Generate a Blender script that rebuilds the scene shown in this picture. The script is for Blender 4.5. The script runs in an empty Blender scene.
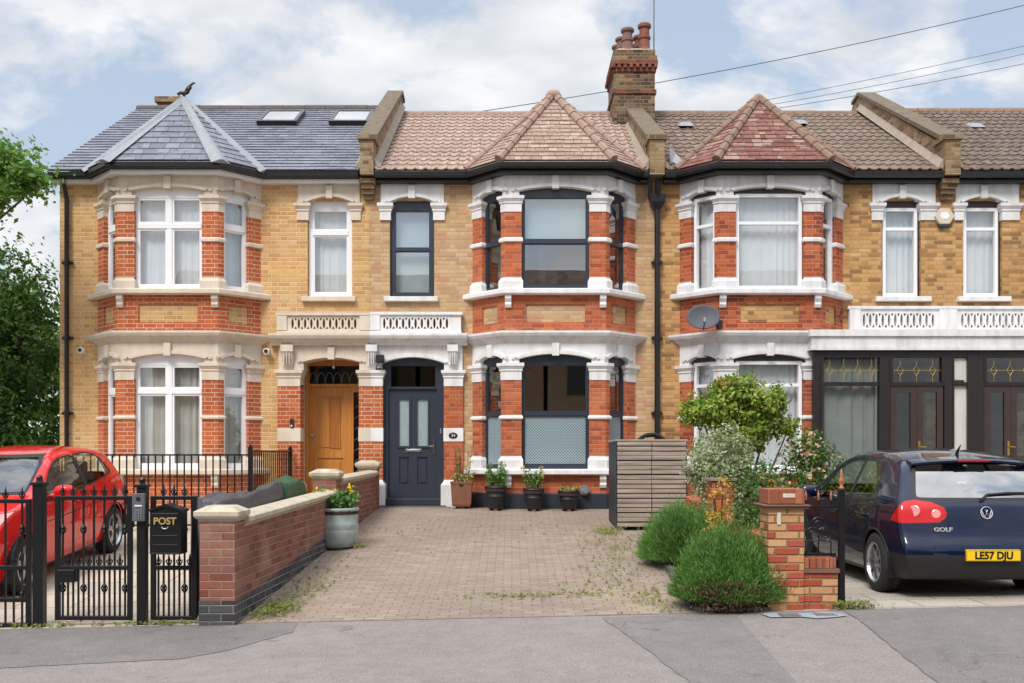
import bpy, bmesh, math, random
import numpy as np
from mathutils import Vector, Matrix
from mathutils.geometry import tessellate_polygon

rnd = random.Random(7)
R = math.radians
SC = bpy.context.scene
COL = SC.collection

# ------------------------------------------------------------------ camera, sky, sun, exposure
EYE = 0.954                    # camera height over the level of the house thresholds
cam_d = bpy.data.cameras.new('camera'); cam = bpy.data.objects.new('camera', cam_d); COL.objects.link(cam)
cam.location = (0, 0, EYE); cam.rotation_euler = (R(90), 0, 0)
cam_d.sensor_width = 36; cam_d.lens = 36*1000/1024; cam_d.shift_y = 112.5/1024
cam_d.clip_end = 3000; cam_d.clip_start = 0.05
SC.camera = cam

SUN_EL, SUN_AZ = R(50), R(205)   # azimuth measured clockwise from +Y, the sun stands behind the camera to its left
world = bpy.data.worlds.new('World'); SC.world = world; world.use_nodes = True
nt = world.node_tree; nt.nodes.clear()
def wn(t, **k):
    n = nt.nodes.new(t)
    for a, b in k.items(): setattr(n, a, b)
    return n
wo = wn('ShaderNodeOutputWorld'); wb = wn('ShaderNodeBackground')
sky = wn('ShaderNodeTexSky', sky_type='NISHITA'); sky.sun_disc = False
sky.sun_elevation = SUN_EL; sky.sun_rotation = SUN_AZ; sky.air_density = 1.0; sky.dust_density = 1.5
tc = wn('ShaderNodeTexCoord'); sp = wn('ShaderNodeSeparateXYZ'); nt.links.new(tc.outputs['Generated'], sp.inputs[0])
def wm(op, a, b=None, clamp=False):
    n = wn('ShaderNodeMath', operation=op); n.use_clamp = clamp
    for i, q in enumerate((a, b)):
        if q is None: continue
        if hasattr(q, 'is_linked') or hasattr(q, 'links'): nt.links.new(q, n.inputs[i])
        else: n.inputs[i].default_value = q
    return n.outputs[0]
den = wm('ADD', wm('MAXIMUM', sp.outputs[2], 0.0), 0.55)
cu = wm('DIVIDE', sp.outputs[0], den); cv = wm('DIVIDE', sp.outputs[1], den)
cmb = wn('ShaderNodeCombineXYZ'); nt.links.new(cu, cmb.inputs[0]); nt.links.new(cv, cmb.inputs[1])
mp = wn('ShaderNodeMapping'); mp.inputs['Location'].default_value = (3.1, 1.7, 0.4); mp.inputs['Scale'].default_value = (1.7, 2.6, 1)
nt.links.new(cmb.outputs[0], mp.inputs[0])
n1 = wn('ShaderNodeTexNoise'); n1.inputs['Scale'].default_value = 2.1; n1.inputs['Detail'].default_value = 9; n1.inputs['Roughness'].default_value = 0.58; n1.inputs['Distortion'].default_value = 0.25
n2 = wn('ShaderNodeTexNoise'); n2.inputs['Scale'].default_value = 4.5; n2.inputs['Detail'].default_value = 7
nt.links.new(mp.outputs[0], n1.inputs['Vector']); nt.links.new(mp.outputs[0], n2.inputs['Vector'])
cr = wn('ShaderNodeValToRGB'); cr.color_ramp.elements[0].position = 0.42; cr.color_ramp.elements[1].position = 0.515
nt.links.new(n1.outputs['Fac'], cr.inputs[0])
cc = wn('ShaderNodeValToRGB')
cc.color_ramp.elements[0].position = 0.30; cc.color_ramp.elements[0].color = (5.1, 5.4, 5.9, 1)
cc.color_ramp.elements[1].position = 0.68; cc.color_ramp.elements[1].color = (7.6, 7.65, 7.75, 1)
nt.links.new(n2.outputs['Fac'], cc.inputs[0])
skym = wn('ShaderNodeMix', data_type='RGBA', blend_type='MIX'); skym.inputs[0].default_value = 0.65
skym.inputs[7].default_value = (4.9, 5.75, 6.75, 1)
nt.links.new(sky.outputs[0], skym.inputs[6])
mx = wn('ShaderNodeMix', data_type='RGBA')
nt.links.new(cr.outputs[0], mx.inputs[0]); nt.links.new(skym.outputs[2], mx.inputs[6]); nt.links.new(cc.outputs[0], mx.inputs[7])
zen = wn('ShaderNodeMapRange', interpolation_type='SMOOTHSTEP'); nt.links.new(sp.outputs[2], zen.inputs[0])      # overcast sky: brighter towards the zenith
zen.inputs[1].default_value = 0.42; zen.inputs[2].default_value = 0.95; zen.inputs[3].default_value = 1.0; zen.inputs[4].default_value = 2.3
mz = wn('ShaderNodeMix', data_type='RGBA', blend_type='MULTIPLY'); mz.inputs[0].default_value = 1.0
nt.links.new(mx.outputs[2], mz.inputs[6]); nt.links.new(zen.outputs[0], mz.inputs[7])
nt.links.new(mz.outputs[2], wb.inputs['Color']); wb.inputs['Strength'].default_value = 0.075
nt.links.new(wb.outputs[0], wo.inputs[0])

sl = bpy.data.lights.new('sun', 'SUN'); so = bpy.data.objects.new('sun', sl); COL.objects.link(so)
sl.energy = 1.7; sl.angle = R(18); sl.color = (1.0, 0.95, 0.88)
sd = Vector((math.sin(SUN_AZ)*math.cos(SUN_EL), math.cos(SUN_AZ)*math.cos(SUN_EL), math.sin(SUN_EL)))
so.rotation_euler = sd.to_track_quat('Z', 'Y').to_euler()
SC.view_settings.view_transform = 'Standard'; SC.view_settings.look = 'None'
SC.view_settings.exposure = 0.82; SC.view_settings.gamma = 1; SC.view_settings.use_curve_mapping = False
SC.cycles.max_bounces = 6; SC.cycles.transparent_max_bounces = 12

# ------------------------------------------------------------------ materials
def srgb(r, g, b, k=1.0):
    def f(c):
        c /= 255.0
        return (c/12.92 if c <= 0.04045 else ((c+0.055)/1.055)**2.4)*k
    return (f(r), f(g), f(b), 1)

class NT:
    def __init__(s, name):
        s.m = bpy.data.materials.new(name); s.m.use_nodes = True
        s.t = s.m.node_tree; s.b = s.t.nodes['Principled BSDF']; s.out = s.t.nodes['Material Output']
    def n(s, typ, **k):
        x = s.t.nodes.new(typ)
        for a, b in k.items(): setattr(x, a, b)
        return x
    def l(s, a, b): s.t.links.new(a, b)
    def mth(s, op, a, b=None, c=None):
        x = s.n('ShaderNodeMath', operation=op)
        for i, q in enumerate((a, b, c)):
            if q is None: continue
            if isinstance(q, (int, float)): x.inputs[i].default_value = q
            else: s.l(q, x.inputs[i])
        return x.outputs[0]
    def mix(s, fac, a, b, blend='MIX'):
        x = s.n('ShaderNodeMix', data_type='RGBA', blend_type=blend)
        for i, q in ((0, fac), (6, a), (7, b)):
            if isinstance(q, (int, float, tuple)): x.inputs[i].default_value = q
            else: s.l(q, x.inputs[i])
        return x.outputs[2]
    def ramp(s, fac, stops, interp='LINEAR'):
        x = s.n('ShaderNodeValToRGB'); cr = x.color_ramp; cr.interpolation = interp
        while len(cr.elements) < len(stops): cr.elements.new(0.5)
        for e, (p, c) in zip(cr.elements, stops):
            e.position = p; e.color = c if isinstance(c, tuple) else (c, c, c, 1)
        s.l(fac, x.inputs[0]); return x.outputs[0]
    def noise(s, scale, detail=4, vec=None, rough=0.55, kind='Object'):
        x = s.n('ShaderNodeTexNoise'); x.inputs['Scale'].default_value = scale; x.inputs['Detail'].default_value = detail
        x.inputs['Roughness'].default_value = rough
        if vec is None: vec = s.geo()
        s.l(vec, x.inputs['Vector']); return x.outputs['Fac']
    def geo(s):
        if not hasattr(s, '_g'): s._g = s.n('ShaderNodeNewGeometry').outputs['Position']
        return s._g
    def uv(s):
        return s.n('ShaderNodeUVMap', uv_map='UVMap').outputs[0]
    def bump(s, h, dist, strength=1.0):
        x = s.n('ShaderNodeBump'); x.inputs['Distance'].default_value = dist; x.inputs['Strength'].default_value = strength
        s.l(h, x.inputs['Height']); s.l(x.outputs[0], s.b.inputs['Normal'])
    def base(s, c):
        if isinstance(c, tuple): s.b.inputs['Base Color'].default_value = c
        else: s.l(c, s.b.inputs['Base Color'])
    def set(s, **k):
        for a, v in k.items(): s.b.inputs[a.replace('_', ' ')].default_value = v

def plain(name, c, rough=0.5, metal=0.0, var=0.12, scale=6.0, bump=0.0, bscale=60, coat=0.0, spec=0.5, dirt=0.0, dirtc=None):
    t = NT(name)
    x = t.n('ShaderNodeMix', data_type='RGBA', blend_type='MULTIPLY'); x.inputs[0].default_value = 1
    x.inputs[6].default_value = c; t.l(t.ramp(t.noise(scale, 5), [(0.3, 1-var), (0.7, 1.0)]), x.inputs[7])
    col = x.outputs[2]
    if dirt:
        sc = t.n('ShaderNodeMapping'); sc.inputs['Scale'].default_value = (1, 1, 0.25); t.l(t.geo(), sc.inputs[0])
        col = t.mix(t.ramp(t.noise(7, 6, sc.outputs[0]), [(0.45, 0.0), (0.75, dirt)]), col, dirtc or (0.12, 0.10, 0.08, 1))
    t.base(col); t.set(Roughness=rough, Metallic=metal)
    t.b.inputs['Coat Weight'].default_value = coat; t.b.inputs['Specular IOR Level'].default_value = spec
    if bump: t.bump(t.noise(bscale, 3), bump)
    return t.m

def brick(name, pal, mortar, w=0.225, h=0.075, hd=0.1125, joint=0.010, flem=True, dirt=0.25, bump=0.006, rough=0.85, dirtc=(0.10, 0.08, 0.06, 1), stripe=None, patch=0.0):
    """pal: list of brick colours; uv in metres; one white-noise value per brick"""
    t = NT(name)
    sp = t.n('ShaderNodeSeparateXYZ'); t.l(t.uv(), sp.inputs[0])
    u, v = sp.outputs[0], sp.outputs[1]
    vr = t.mth('DIVIDE', v, h); row = t.mth('FLOOR', vr); fv = t.mth('MULTIPLY', t.mth('SUBTRACT', vr, row), h)
    par = t.mth('FLOORED_MODULO', row, 2.0)
    P = (w+hd) if flem else w
    ur = t.mth('ADD', t.mth('DIVIDE', u, P), t.mth('MULTIPLY', par, 0.5)); cell = t.mth('FLOOR', ur)
    fu = t.mth('MULTIPLY', t.mth('SUBTRACT', ur, cell), P)
    dv = t.mth('MINIMUM', fv, t.mth('SUBTRACT', h, fv))
    du = t.mth('MINIMUM', fu, t.mth('SUBTRACT', P, fu))
    idn = cell
    if flem:
        du = t.mth('MINIMUM', du, t.mth('ABSOLUTE', t.mth('SUBTRACT', fu, w)))
        idn = t.mth('ADD', t.mth('MULTIPLY', cell, 2.0), t.mth('GREATER_THAN', fu, w))
    d = t.mth('MINIMUM', du, dv)
    wob = t.mth('MULTIPLY', t.mth('SUBTRACT', t.noise(45, 3), 0.5), joint*0.5)
    mask = t.ramp(t.mth('ADD', d, wob), [(joint*0.36, 0.0), (joint*0.75, 1.0)])
    wn_ = t.n('ShaderNodeTexWhiteNoise', noise_dimensions='2D')
    cx = t.n('ShaderNodeCombineXYZ'); t.l(idn, cx.inputs[0]); t.l(row, cx.inputs[1]); t.l(cx.outputs[0], wn_.inputs['Vector'])
    n = len(pal)
    col = t.ramp(wn_.outputs['Value'], [(i/n, c) for i, c in enumerate(pal)], 'CONSTANT')
    if stripe:    # rows of a second colour, e.g. blue engineering brick at the foot
        col = t.mix(t.mth('LESS_THAN', v, stripe[0]), col, stripe[1])
    tone = t.ramp(t.noise(70, 4), [(0.3, 0.78), (0.7, 1.08)])
    col = t.mix(1.0, col, tone, 'MULTIPLY')
    mort = t.mix(t.ramp(t.noise(1.2, 5, rough=0.65), [(0.35, 0.0), (0.65, 0.55)]), mortar, pal[0])
    col = t.mix(mask, mort, col)
    col = t.mix(1.0, col, t.ramp(t.noise(0.42, 6, rough=0.7), [(0.3, 0.84), (0.6, 1.04)]), 'MULTIPLY')
    if dirt: col = t.mix(t.ramp(t.noise(0.9, 7, rough=0.65), [(0.45, 0.0), (0.8, dirt)]), col, dirtc)
    if patch: col = t.mix(t.ramp(t.noise(1.7, 6, rough=0.7), [(0.55, 0.0), (0.75, patch)]), col, (0.42, 0.36, 0.30, 1))
    t.base(col); t.set(Roughness=rough); t.b.inputs['Specular IOR Level'].default_value = 0.25
    hgt = t.mth('ADD', mask, t.mth('MULTIPLY', t.noise(90, 3), 0.5))
    t.bump(hgt, bump)
    return t.m

def glass(name, refl=0.19, tint=(0.95, 0.97, 0.97, 1), rough=0.0):
    t = NT(name); t.t.nodes.remove(t.b)
    tr = t.n('ShaderNodeBsdfTransparent'); tr.inputs[0].default_value = tint
    gl = t.n('ShaderNodeBsdfGlossy'); gl.inputs['Roughness'].default_value = rough; gl.inputs[0].default_value = (1, 1, 1, 1)
    lw = t.n('ShaderNodeLayerWeight'); lw.inputs[0].default_value = 0.25
    nb = t.n('ShaderNodeBump'); nb.inputs['Distance'].default_value = 0.004; nb.inputs['Strength'].default_value = 0.12
    t.l(t.noise(1.6, 1), nb.inputs['Height']); t.l(nb.outputs[0], gl.inputs['Normal'])
    f = t.mth('ADD', refl, t.mth('MULTIPLY', lw.outputs['Fresnel'], 0.85))
    bk = t.n('ShaderNodeNewGeometry').outputs['Backfacing']       # the second face of a pane adds nothing
    f = t.mth('MULTIPLY', f, t.mth('SUBTRACT', 1.0, bk)); t.l(t.mix(bk, tint, (1, 1, 1, 1)), tr.inputs[0])
    x = t.n('ShaderNodeMixShader'); t.l(f, x.inputs[0]); t.l(tr.outputs[0], x.inputs[1]); t.l(gl.outputs[0], x.inputs[2])
    t.l(x.outputs[0], t.out.inputs[0]); return t.m

def leafmat(name, cols, trans=0.3, rough=0.5):
    t = NT(name); g = t.n('ShaderNodeNewGeometry')
    n = len(cols); rp = t.ramp(g.outputs['Random Per Island'], [((i+0.5)/n, c) for i, c in enumerate(cols)])
    col = t.mix(1.0, rp, t.ramp(t.noise(2.2, 4), [(0.3, 0.65), (0.7, 1.15)]), 'MULTIPLY')
    t.base(col); t.set(Roughness=rough); t.b.inputs['Specular IOR Level'].default_value = 0.35
    tl = t.n('ShaderNodeBsdfTranslucent'); t.l(col, tl.inputs[0])
    x = t.n('ShaderNodeMixShader'); x.inputs[0].default_value = trans
    t.l(t.b.outputs[0], x.inputs[1]); t.l(tl.outputs[0], x.inputs[2]); t.l(x.outputs[0], t.out.inputs[0])
    return t.m

def paint(name, c, metal=0.0, rough=0.35, fl=0.0):
    t = NT(name)
    col = t.mix(t.ramp(t.noise(900, 1), [(0.35, 0.0), (0.7, fl)]), c, tuple(min(1, q*2.2) for q in c[:3])+(1,))
    t.base(col); t.set(Roughness=rough, Metallic=metal); t.b.inputs['Specular IOR Level'].default_value = 0.1
    t.b.inputs['Coat Weight'].default_value = 1.0; t.b.inputs['Coat Roughness'].default_value = 0.03
    return t.m

M = {}
s = srgb
M['yellow_new'] = brick('yellow_stock_brick_repointed', [s(214,171,114), s(209,163,105), s(218,178,123), s(203,156,100), s(213,168,111), s(196,149,96), s(216,174,118), s(207,165,112)], s(228,210,180), dirt=0.08)
M['yellow_old'] = brick('weathered_stock_brick', [s(206,172,130), s(200,163,120), s(211,179,140), s(192,156,116), s(203,167,126), s(198,149,116), s(185,154,120), s(208,175,134)], s(194,170,140), joint=0.009, dirt=0.18, dirtc=s(140,112,84), patch=0.12)
M['yellow_right'] = brick('dark_stock_brick', [s(204,160,106), s(197,152,97), s(209,169,117), s(186,141,91), s(200,155,102), s(168,126,82), s(208,160,104), s(150,112,74)], s(176,150,114), joint=0.009, dirt=0.42, dirtc=s(124,92,58))
M['red_new'] = brick('red_brick_repointed', [s(194,104,62), s(188,96,55), s(200,114,70), s(178,88,53), s(191,101,60), s(184,98,64)], s(226,202,178), dirt=0.08)
M['red_old'] = brick('orange_red_brick', [s(196,108,70), s(190,101,63), s(201,117,79), s(182,94,60), s(194,106,68), s(186,106,78), s(176,96,68), s(160,84,60)], s(204,156,124), joint=0.007, dirt=0.14, dirtc=s(140,84,62), patch=0.16)
M['red_right'] = brick('brown_red_brick', [s(184,98,64), s(176,89,57), s(190,106,72), s(162,78,53), s(180,96,63), s(142,70,52)], s(196,156,128), joint=0.008, dirt=0.22, dirtc=s(112,70,54))
M['wall_red'] = brick('garden_wall_brick', [s(144,92,76), s(134,80,66), s(154,104,88), s(126,76,64), s(140,96,82), s(149,90,74), s(134,94,84)], s(160,142,126), joint=0.010, flem=False, dirt=0.45, patch=0.42, dirtc=s(96,84,72))
M['blue_brick'] = brick('blue_engineering_brick', [s(72,74,80), s(60,62,68), s(84,84,88), s(66,68,76)], s(158,146,130), flem=False, dirt=0.25)
M['pillar_mix'] = brick('mixed_buff_and_red_brick', [s(204,154,108), s(180,88,64), s(212,164,118), s(198,146,100), s(172,82,58), s(208,158,112), s(200,150,106)], s(106,98,88), joint=0.013, flem=False, dirt=0.12, bump=0.01)
M['soldier'] = brick('red_soldier_brick', [s(166,98,72), s(154,88,64), s(174,108,80), s(158,92,70)], s(116,98,86), w=0.075, h=0.16, flem=False, dirt=0.3)
M['chim'] = brick('sooty_chimney_brick', [s(124,104,78), s(92,76,60), s(146,122,90), s(72,60,50), s(112,90,68), s(116,78,60), s(134,114,84)], s(150,138,118), dirt=0.4)
M['chimred'] = brick('chimney_red_brick', [s(128,76,62), s(106,62,50), s(138,86,70)], s(126,106,92), dirt=0.3)
M['parapet'] = brick('weathered_parapet_brick', [s(158,132,98), s(140,116,86), s(166,142,110), s(112,92,72), s(150,122,88)], s(150,136,114), dirt=0.5, patch=0.35)
M['stone'] = plain('cream_stone', s(216,203,186), 0.8, var=0.10, scale=5, bump=0.003, dirt=0.35, dirtc=s(160,146,128))
M['white'] = plain('white_masonry_paint', s(230,229,229), 0.6, var=0.06, scale=6, bump=0.002, dirt=0.42, dirtc=s(166,158,148))
M['white_r'] = plain('greyish_white_masonry_paint', s(222,221,222), 0.6, var=0.08, scale=5, bump=0.002, dirt=0.42, dirtc=s(150,144,138))
M['cap_stone'] = plain('cast_stone_coping', s(194,182,160), 0.85, var=0.18, scale=9, bump=0.004, dirt=0.45, dirtc=s(104,96,78))
M['upvc'] = plain('white_window_plastic', s(236,237,240), 0.3, var=0.02)
M['navy'] = plain('dark_blue_grey_paint', s(50,56,70), 0.35, var=0.10, scale=12, coat=0.2)
M['navy_plinth'] = plain('blue_black_plinth_paint', s(40,46,58), 0.55, var=0.2, scale=9)
M['brown_post'] = plain('near_black_brown_paint', s(38,30,29), 0.4, var=0.2, scale=9)
M['brown'] = plain('dark_brown_frame', s(62,47,43), 0.4, var=0.2, scale=9)
M['black'] = plain('black_painted_iron', s(22,22,25), 0.38, var=0.25, scale=30, spec=0.4)
M['blackp'] = plain('black_gutter_plastic', s(28,28,31), 0.35, var=0.2, scale=8)
M['lead'] = plain('lead_flashing', s(150,154,160), 0.6, var=0.18, scale=10, bump=0.003)
M['cement'] = plain('cement_fillet', s(164,152,136), 0.9, var=0.25, scale=10, bump=0.006, dirt=0.35)
M['plaster'] = plain('interior_plaster', s(150,145,138), 0.9, var=0.05)
M['oakfloor'] = plain('interior_floor', s(96,80,66), 0.8, var=0.2)
M['skyglass'] = glass('skylight_glass', 0.34, (0.7, 0.75, 0.78, 1)); M['glass'] = glass('window_glass'); M['glass_hi'] = glass('coated_window_glass', 0.30, (0.75, 0.83, 0.85, 1))
M['glass_car'] = glass('tinted_car_glass', 0.16, (0.62, 0.70, 0.67, 1)); M['glass_rear'] = glass('car_rear_glass', 0.30, (0.42, 0.48, 0.47, 1)); M['glass_porch'] = glass('porch_glass', 0.07, (0.60, 0.65, 0.66, 1))
M['glass_dark'] = glass('dark_leaded_glass', 0.05, (0.30, 0.34, 0.33, 1))
M['brass'] = plain('polished_brass', s(206,170,92), 0.3, metal=1.0, var=0.1)
M['chrome'] = plain('chrome', s(214,216,220), 0.15, metal=1.0, var=0.02)
M['alloy'] = plain('silver_alloy', s(190,192,196), 0.32, metal=0.9, var=0.1)
M['tyre'] = plain('tyre_rubber', s(34,34,35), 0.8, var=0.3, scale=20, bump=0.003)
M['rubber'] = plain('black_plastic_trim', s(30,30,33), 0.55, var=0.2, scale=14)
M['greyplastic'] = plain('grey_plastic', s(120,124,130), 0.5, var=0.1)
M['dish'] = plain('grey_dish_metal', s(76,80,88), 0.65, var=0.15, scale=9)
M['whitep'] = plain('white_plastic', s(235,235,235), 0.35, var=0.03)
M['terracotta'] = plain('terracotta', s(138,86,66), 0.85, var=0.25, scale=14, bump=0.002, dirt=0.3)
M['blackpot'] = plain('black_pot_plastic', s(34,34,37), 0.5, var=0.2)
M['glaze'] = plain('pale_green_glaze', s(160,174,172), 0.35, var=0.18, scale=9, coat=0.3, dirt=0.35, dirtc=s(116,112,96))
M['soil'] = plain('soil', s(62,48,38), 0.95, var=0.4, scale=40, bump=0.01)
M['bark'] = plain('bark', s(84,68,54), 0.9, var=0.4, scale=30, bump=0.01)
M['pot_clay'] = plain('chimney_pot_clay', s(138,102,92), 0.8, var=0.3, scale=8, dirt=0.4)
M['pot_clay_red'] = plain('red_chimney_pot_clay', s(140,88,70), 0.8, var=0.3, scale=8, dirt=0.45)
M['gold'] = plain('gold_lettering', s(198,168,104), 0.4, metal=0.4, var=0.05)
M['plate_y'] = plain('yellow_plate', s(240,196,26), 0.35, var=0.03)
M['ink'] = plain('black_ink', s(16,16,18), 0.5, var=0.0)
M['paint_blue'] = paint('navy_car_paint', s(1,17,46), metal=0.10, rough=0.35, fl=0.15)
M['paint_red'] = paint('red_car_paint', s(212,10,16), rough=0.4)
M['lamp_red'] = paint('red_lamp_lens', s(190,10,18), rough=0.15)
M['lamp_clear'] = plain('clear_lamp_lens', s(228,150,146), 0.15, metal=0.2, var=0.1)
M['seat'] = plain('dark_car_interior', s(70,70,74), 0.85, var=0.2)
M['tarp'] = plain('black_plastic_sheet', s(70,72,79), 0.38, var=0.3, scale=4, bump=0.02, bscale=9)
M['tarpgreen'] = plain('green_plastic_sheet', s(44,84,54), 0.5, var=0.35, scale=8, bump=0.01, bscale=25)
M['cable'] = plain('grey_cable', s(84,86,92), 0.6)
M['conc'] = plain('grey_concrete', s(140,134,126), 0.9, var=0.25, scale=10, bump=0.005)
M['bronze'] = plain('dark_bronze', s(70,56,46), 0.5, metal=0.6, var=0.3)
M['copper'] = plain('copper_paint', s(190,130,92), 0.4, metal=0.6, var=0.15)
M['creeper_leaf'] = leafmat('grass_blade', [s(92,122,48), s(120,140,60), s(150,140,78), s(80,108,40)], 0.3)

def curtain_mat(name, c1, c2, freq):
    t = NT(name); t.base(t.mix(t.ramp(t.noise(3, 3), [(0.3, 0.0), (0.7, 1.0)]), c1, c2)); t.set(Roughness=0.9)
    tl = t.n('ShaderNodeBsdfTranslucent'); tl.inputs[0].default_value = c1
    x = t.n('ShaderNodeMixShader'); x.inputs[0].default_value = 0.25
    t.l(t.b.outputs[0], x.inputs[1]); t.l(tl.outputs[0], x.inputs[2]); t.l(x.outputs[0], t.out.inputs[0]); return t.m
M['net'] = curtain_mat('white_net_curtain', s(246,248,250), s(236,240,244), 1)
M['net_grey'] = curtain_mat('grey_net_curtain', s(226,224,216), s(206,204,196), 1)

def wood(name, c1, c2, rough=0.4, axis=2, coat=0.0, grain=1.0):
    t = NT(name); mp = t.n('ShaderNodeMapping'); sc = [30, 30, 30]; sc[axis] = 1.6; mp.inputs['Scale'].default_value = sc
    t.l(t.geo(), mp.inputs[0]); f = t.noise(grain, 6, mp.outputs[0])
    t.base(t.mix(t.ramp(f, [(0.3, 0.0), (0.7, 1.0)]), c1, c2)); t.set(Roughness=rough); t.b.inputs['Coat Weight'].default_value = coat
    t.bump(f, 0.002); return t.m
M['oak'] = wood('golden_oak', s(178,112,48), s(204,142,74), 0.35, 2, 0.3)
M['oak_mid'] = wood('darker_oak', s(160,96,42), s(180,116,56), 0.35, 2, 0.3)
M['slat'] = wood('weathered_grey_timber', s(126,112,100), s(178,163,150), 0.85, 0)

def film():
    t = NT('patterned_privacy_film'); sp = t.n('ShaderNodeSeparateXYZ'); t.l(t.uv(), sp.inputs[0])
    P = 0.05
    a = t.mth('DIVIDE', t.mth('ADD', sp.outputs[0], sp.outputs[1]), P); b = t.mth('DIVIDE', t.mth('SUBTRACT', sp.outputs[0], sp.outputs[1]), P)
    fa = t.mth('ABSOLUTE', t.mth('SUBTRACT', t.mth('FRACT', a), 0.5)); fb = t.mth('ABSOLUTE', t.mth('SUBTRACT', t.mth('FRACT', b), 0.5))
    k = t.ramp(t.mth('MAXIMUM', fa, fb), [(0.28, 1.0), (0.36, 0.0)])
    t.base(t.mix(k, s(152,170,176), s(88,104,114))); t.set(Roughness=0.4); t.b.inputs['Coat Weight'].default_value = 0.6
    return t.m
M['film'] = film()

def tilemat(name, pal, joint_dark, w, h, dirt=0.3, rough=0.8, dirtc=(0.07, 0.06, 0.05, 1), moss=0.0):
    t = NT(name)
    sp = t.n('ShaderNodeSeparateXYZ'); t.l(t.uv(), sp.inputs[0]); u, v = sp.outputs[0], sp.outputs[1]
    vr = t.mth('DIVIDE', v, h); row = t.mth('FLOOR', vr); fv = t.mth('SUBTRACT', vr, row)
    ur = t.mth('ADD', t.mth('DIVIDE', u, w), t.mth('MULTIPLY', t.mth('FLOORED_MODULO', row, 2.0), 0.5)); cell = t.mth('FLOOR', ur); fu = t.mth('SUBTRACT', ur, cell)
    wn_ = t.n('ShaderNodeTexWhiteNoise', noise_dimensions='2D'); cx = t.n('ShaderNodeCombineXYZ'); t.l(cell, cx.inputs[0]); t.l(row, cx.inputs[1]); t.l(cx.outputs[0], wn_.inputs['Vector'])
    n = len(pal); col = t.ramp(wn_.outputs['Value'], [(i/n, c) for i, c in enumerate(pal)], 'CONSTANT')
    du = t.mth('MULTIPLY', t.mth('MINIMUM', fu, t.mth('SUBTRACT', 1.0, fu)), w)
    dv = t.mth('MULTIPLY', fv, h)
    mask = t.ramp(t.mth('MINIMUM', du, t.mth('MULTIPLY', dv, 0.55)), [(0.002, 0.0), (0.007, 1.0)])
    col = t.mix(1.0, col, t.ramp(t.noise(40, 4), [(0.3, 0.75), (0.7, 1.1)]), 'MULTIPLY')
    col = t.mix(mask, joint_dark, col)
    if dirt: col = t.mix(t.ramp(t.noise(1.3, 7, rough=0.7), [(0.42, 0.0), (0.78, dirt)]), col, dirtc)
    if moss: col = t.mix(t.ramp(t.noise(9, 6, rough=0.7), [(0.58, 0.0), (0.7, moss)]), col, s(150,142,110))
    t.base(col); t.set(Roughness=rough); t.b.inputs['Specular IOR Level'].default_value = 0.3
    t.bump(mask, 0.006); return t.m
M['slate'] = tilemat('blue_grey_slate', [s(128,132,144), s(120,124,138), s(136,140,150), s(126,126,140), s(114,118,130)], s(82,84,94), 0.28, 0.22, dirt=0.18, rough=0.5)
M['pantile'] = tilemat('faded_pink_concrete_tile', [s(174,152,138), s(166,144,130), s(182,162,148), s(158,136,122), s(170,148,134)], s(116,98,88), 0.36, 0.33, dirt=0.28, dirtc=s(128,100,88), moss=0.4)
M['plaintile'] = tilemat('faded_plain_tile', [s(176,154,138), s(168,144,128), s(184,164,148), s(160,136,122), s(170,150,136)], s(112,94,84), 0.165, 0.11, dirt=0.2, dirtc=s(134,108,94), moss=0.3)
M['browntile'] = tilemat('brown_concrete_tile', [s(130,112,99), s(120,103,91), s(140,121,107), s(110,95,85), s(126,107,95)], s(78,67,60), 0.36, 0.33, dirt=0.4, dirtc=s(88,76,66), moss=0.5)
M['greytile'] = tilemat('grey_brown_concrete_tile', [s(116,101,90), s(105,91,81), s(124,108,96), s(96,84,76)], s(66,57,51), 0.36, 0.33, dirt=0.4, dirtc=s(80,72,64), moss=0.5)
M['redtile'] = tilemat('mottled_red_plain_tile', [s(138,92,82), s(128,80,71), s(148,106,94), s(160,130,118), s(118,74,66), s(134,94,85), s(166,142,130)], s(78,54,48), 0.20, 0.12, dirt=0.3, dirtc=s(120,86,76), moss=0.4)
M['hip_pink'] = plain('faded_red_ridge_tile', s(166,138,124), 0.85, var=0.25, scale=8, dirt=0.4, dirtc=s(140,124,104))
M['hip_brown'] = plain('lichened_brown_ridge_tile', s(150,122,106), 0.9, var=0.35, scale=8, dirt=0.5, dirtc=s(120,112,92))
M['ridge_dark'] = plain('dark_ridge_tile', s(96,88,86), 0.85, var=0.2)

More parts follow.
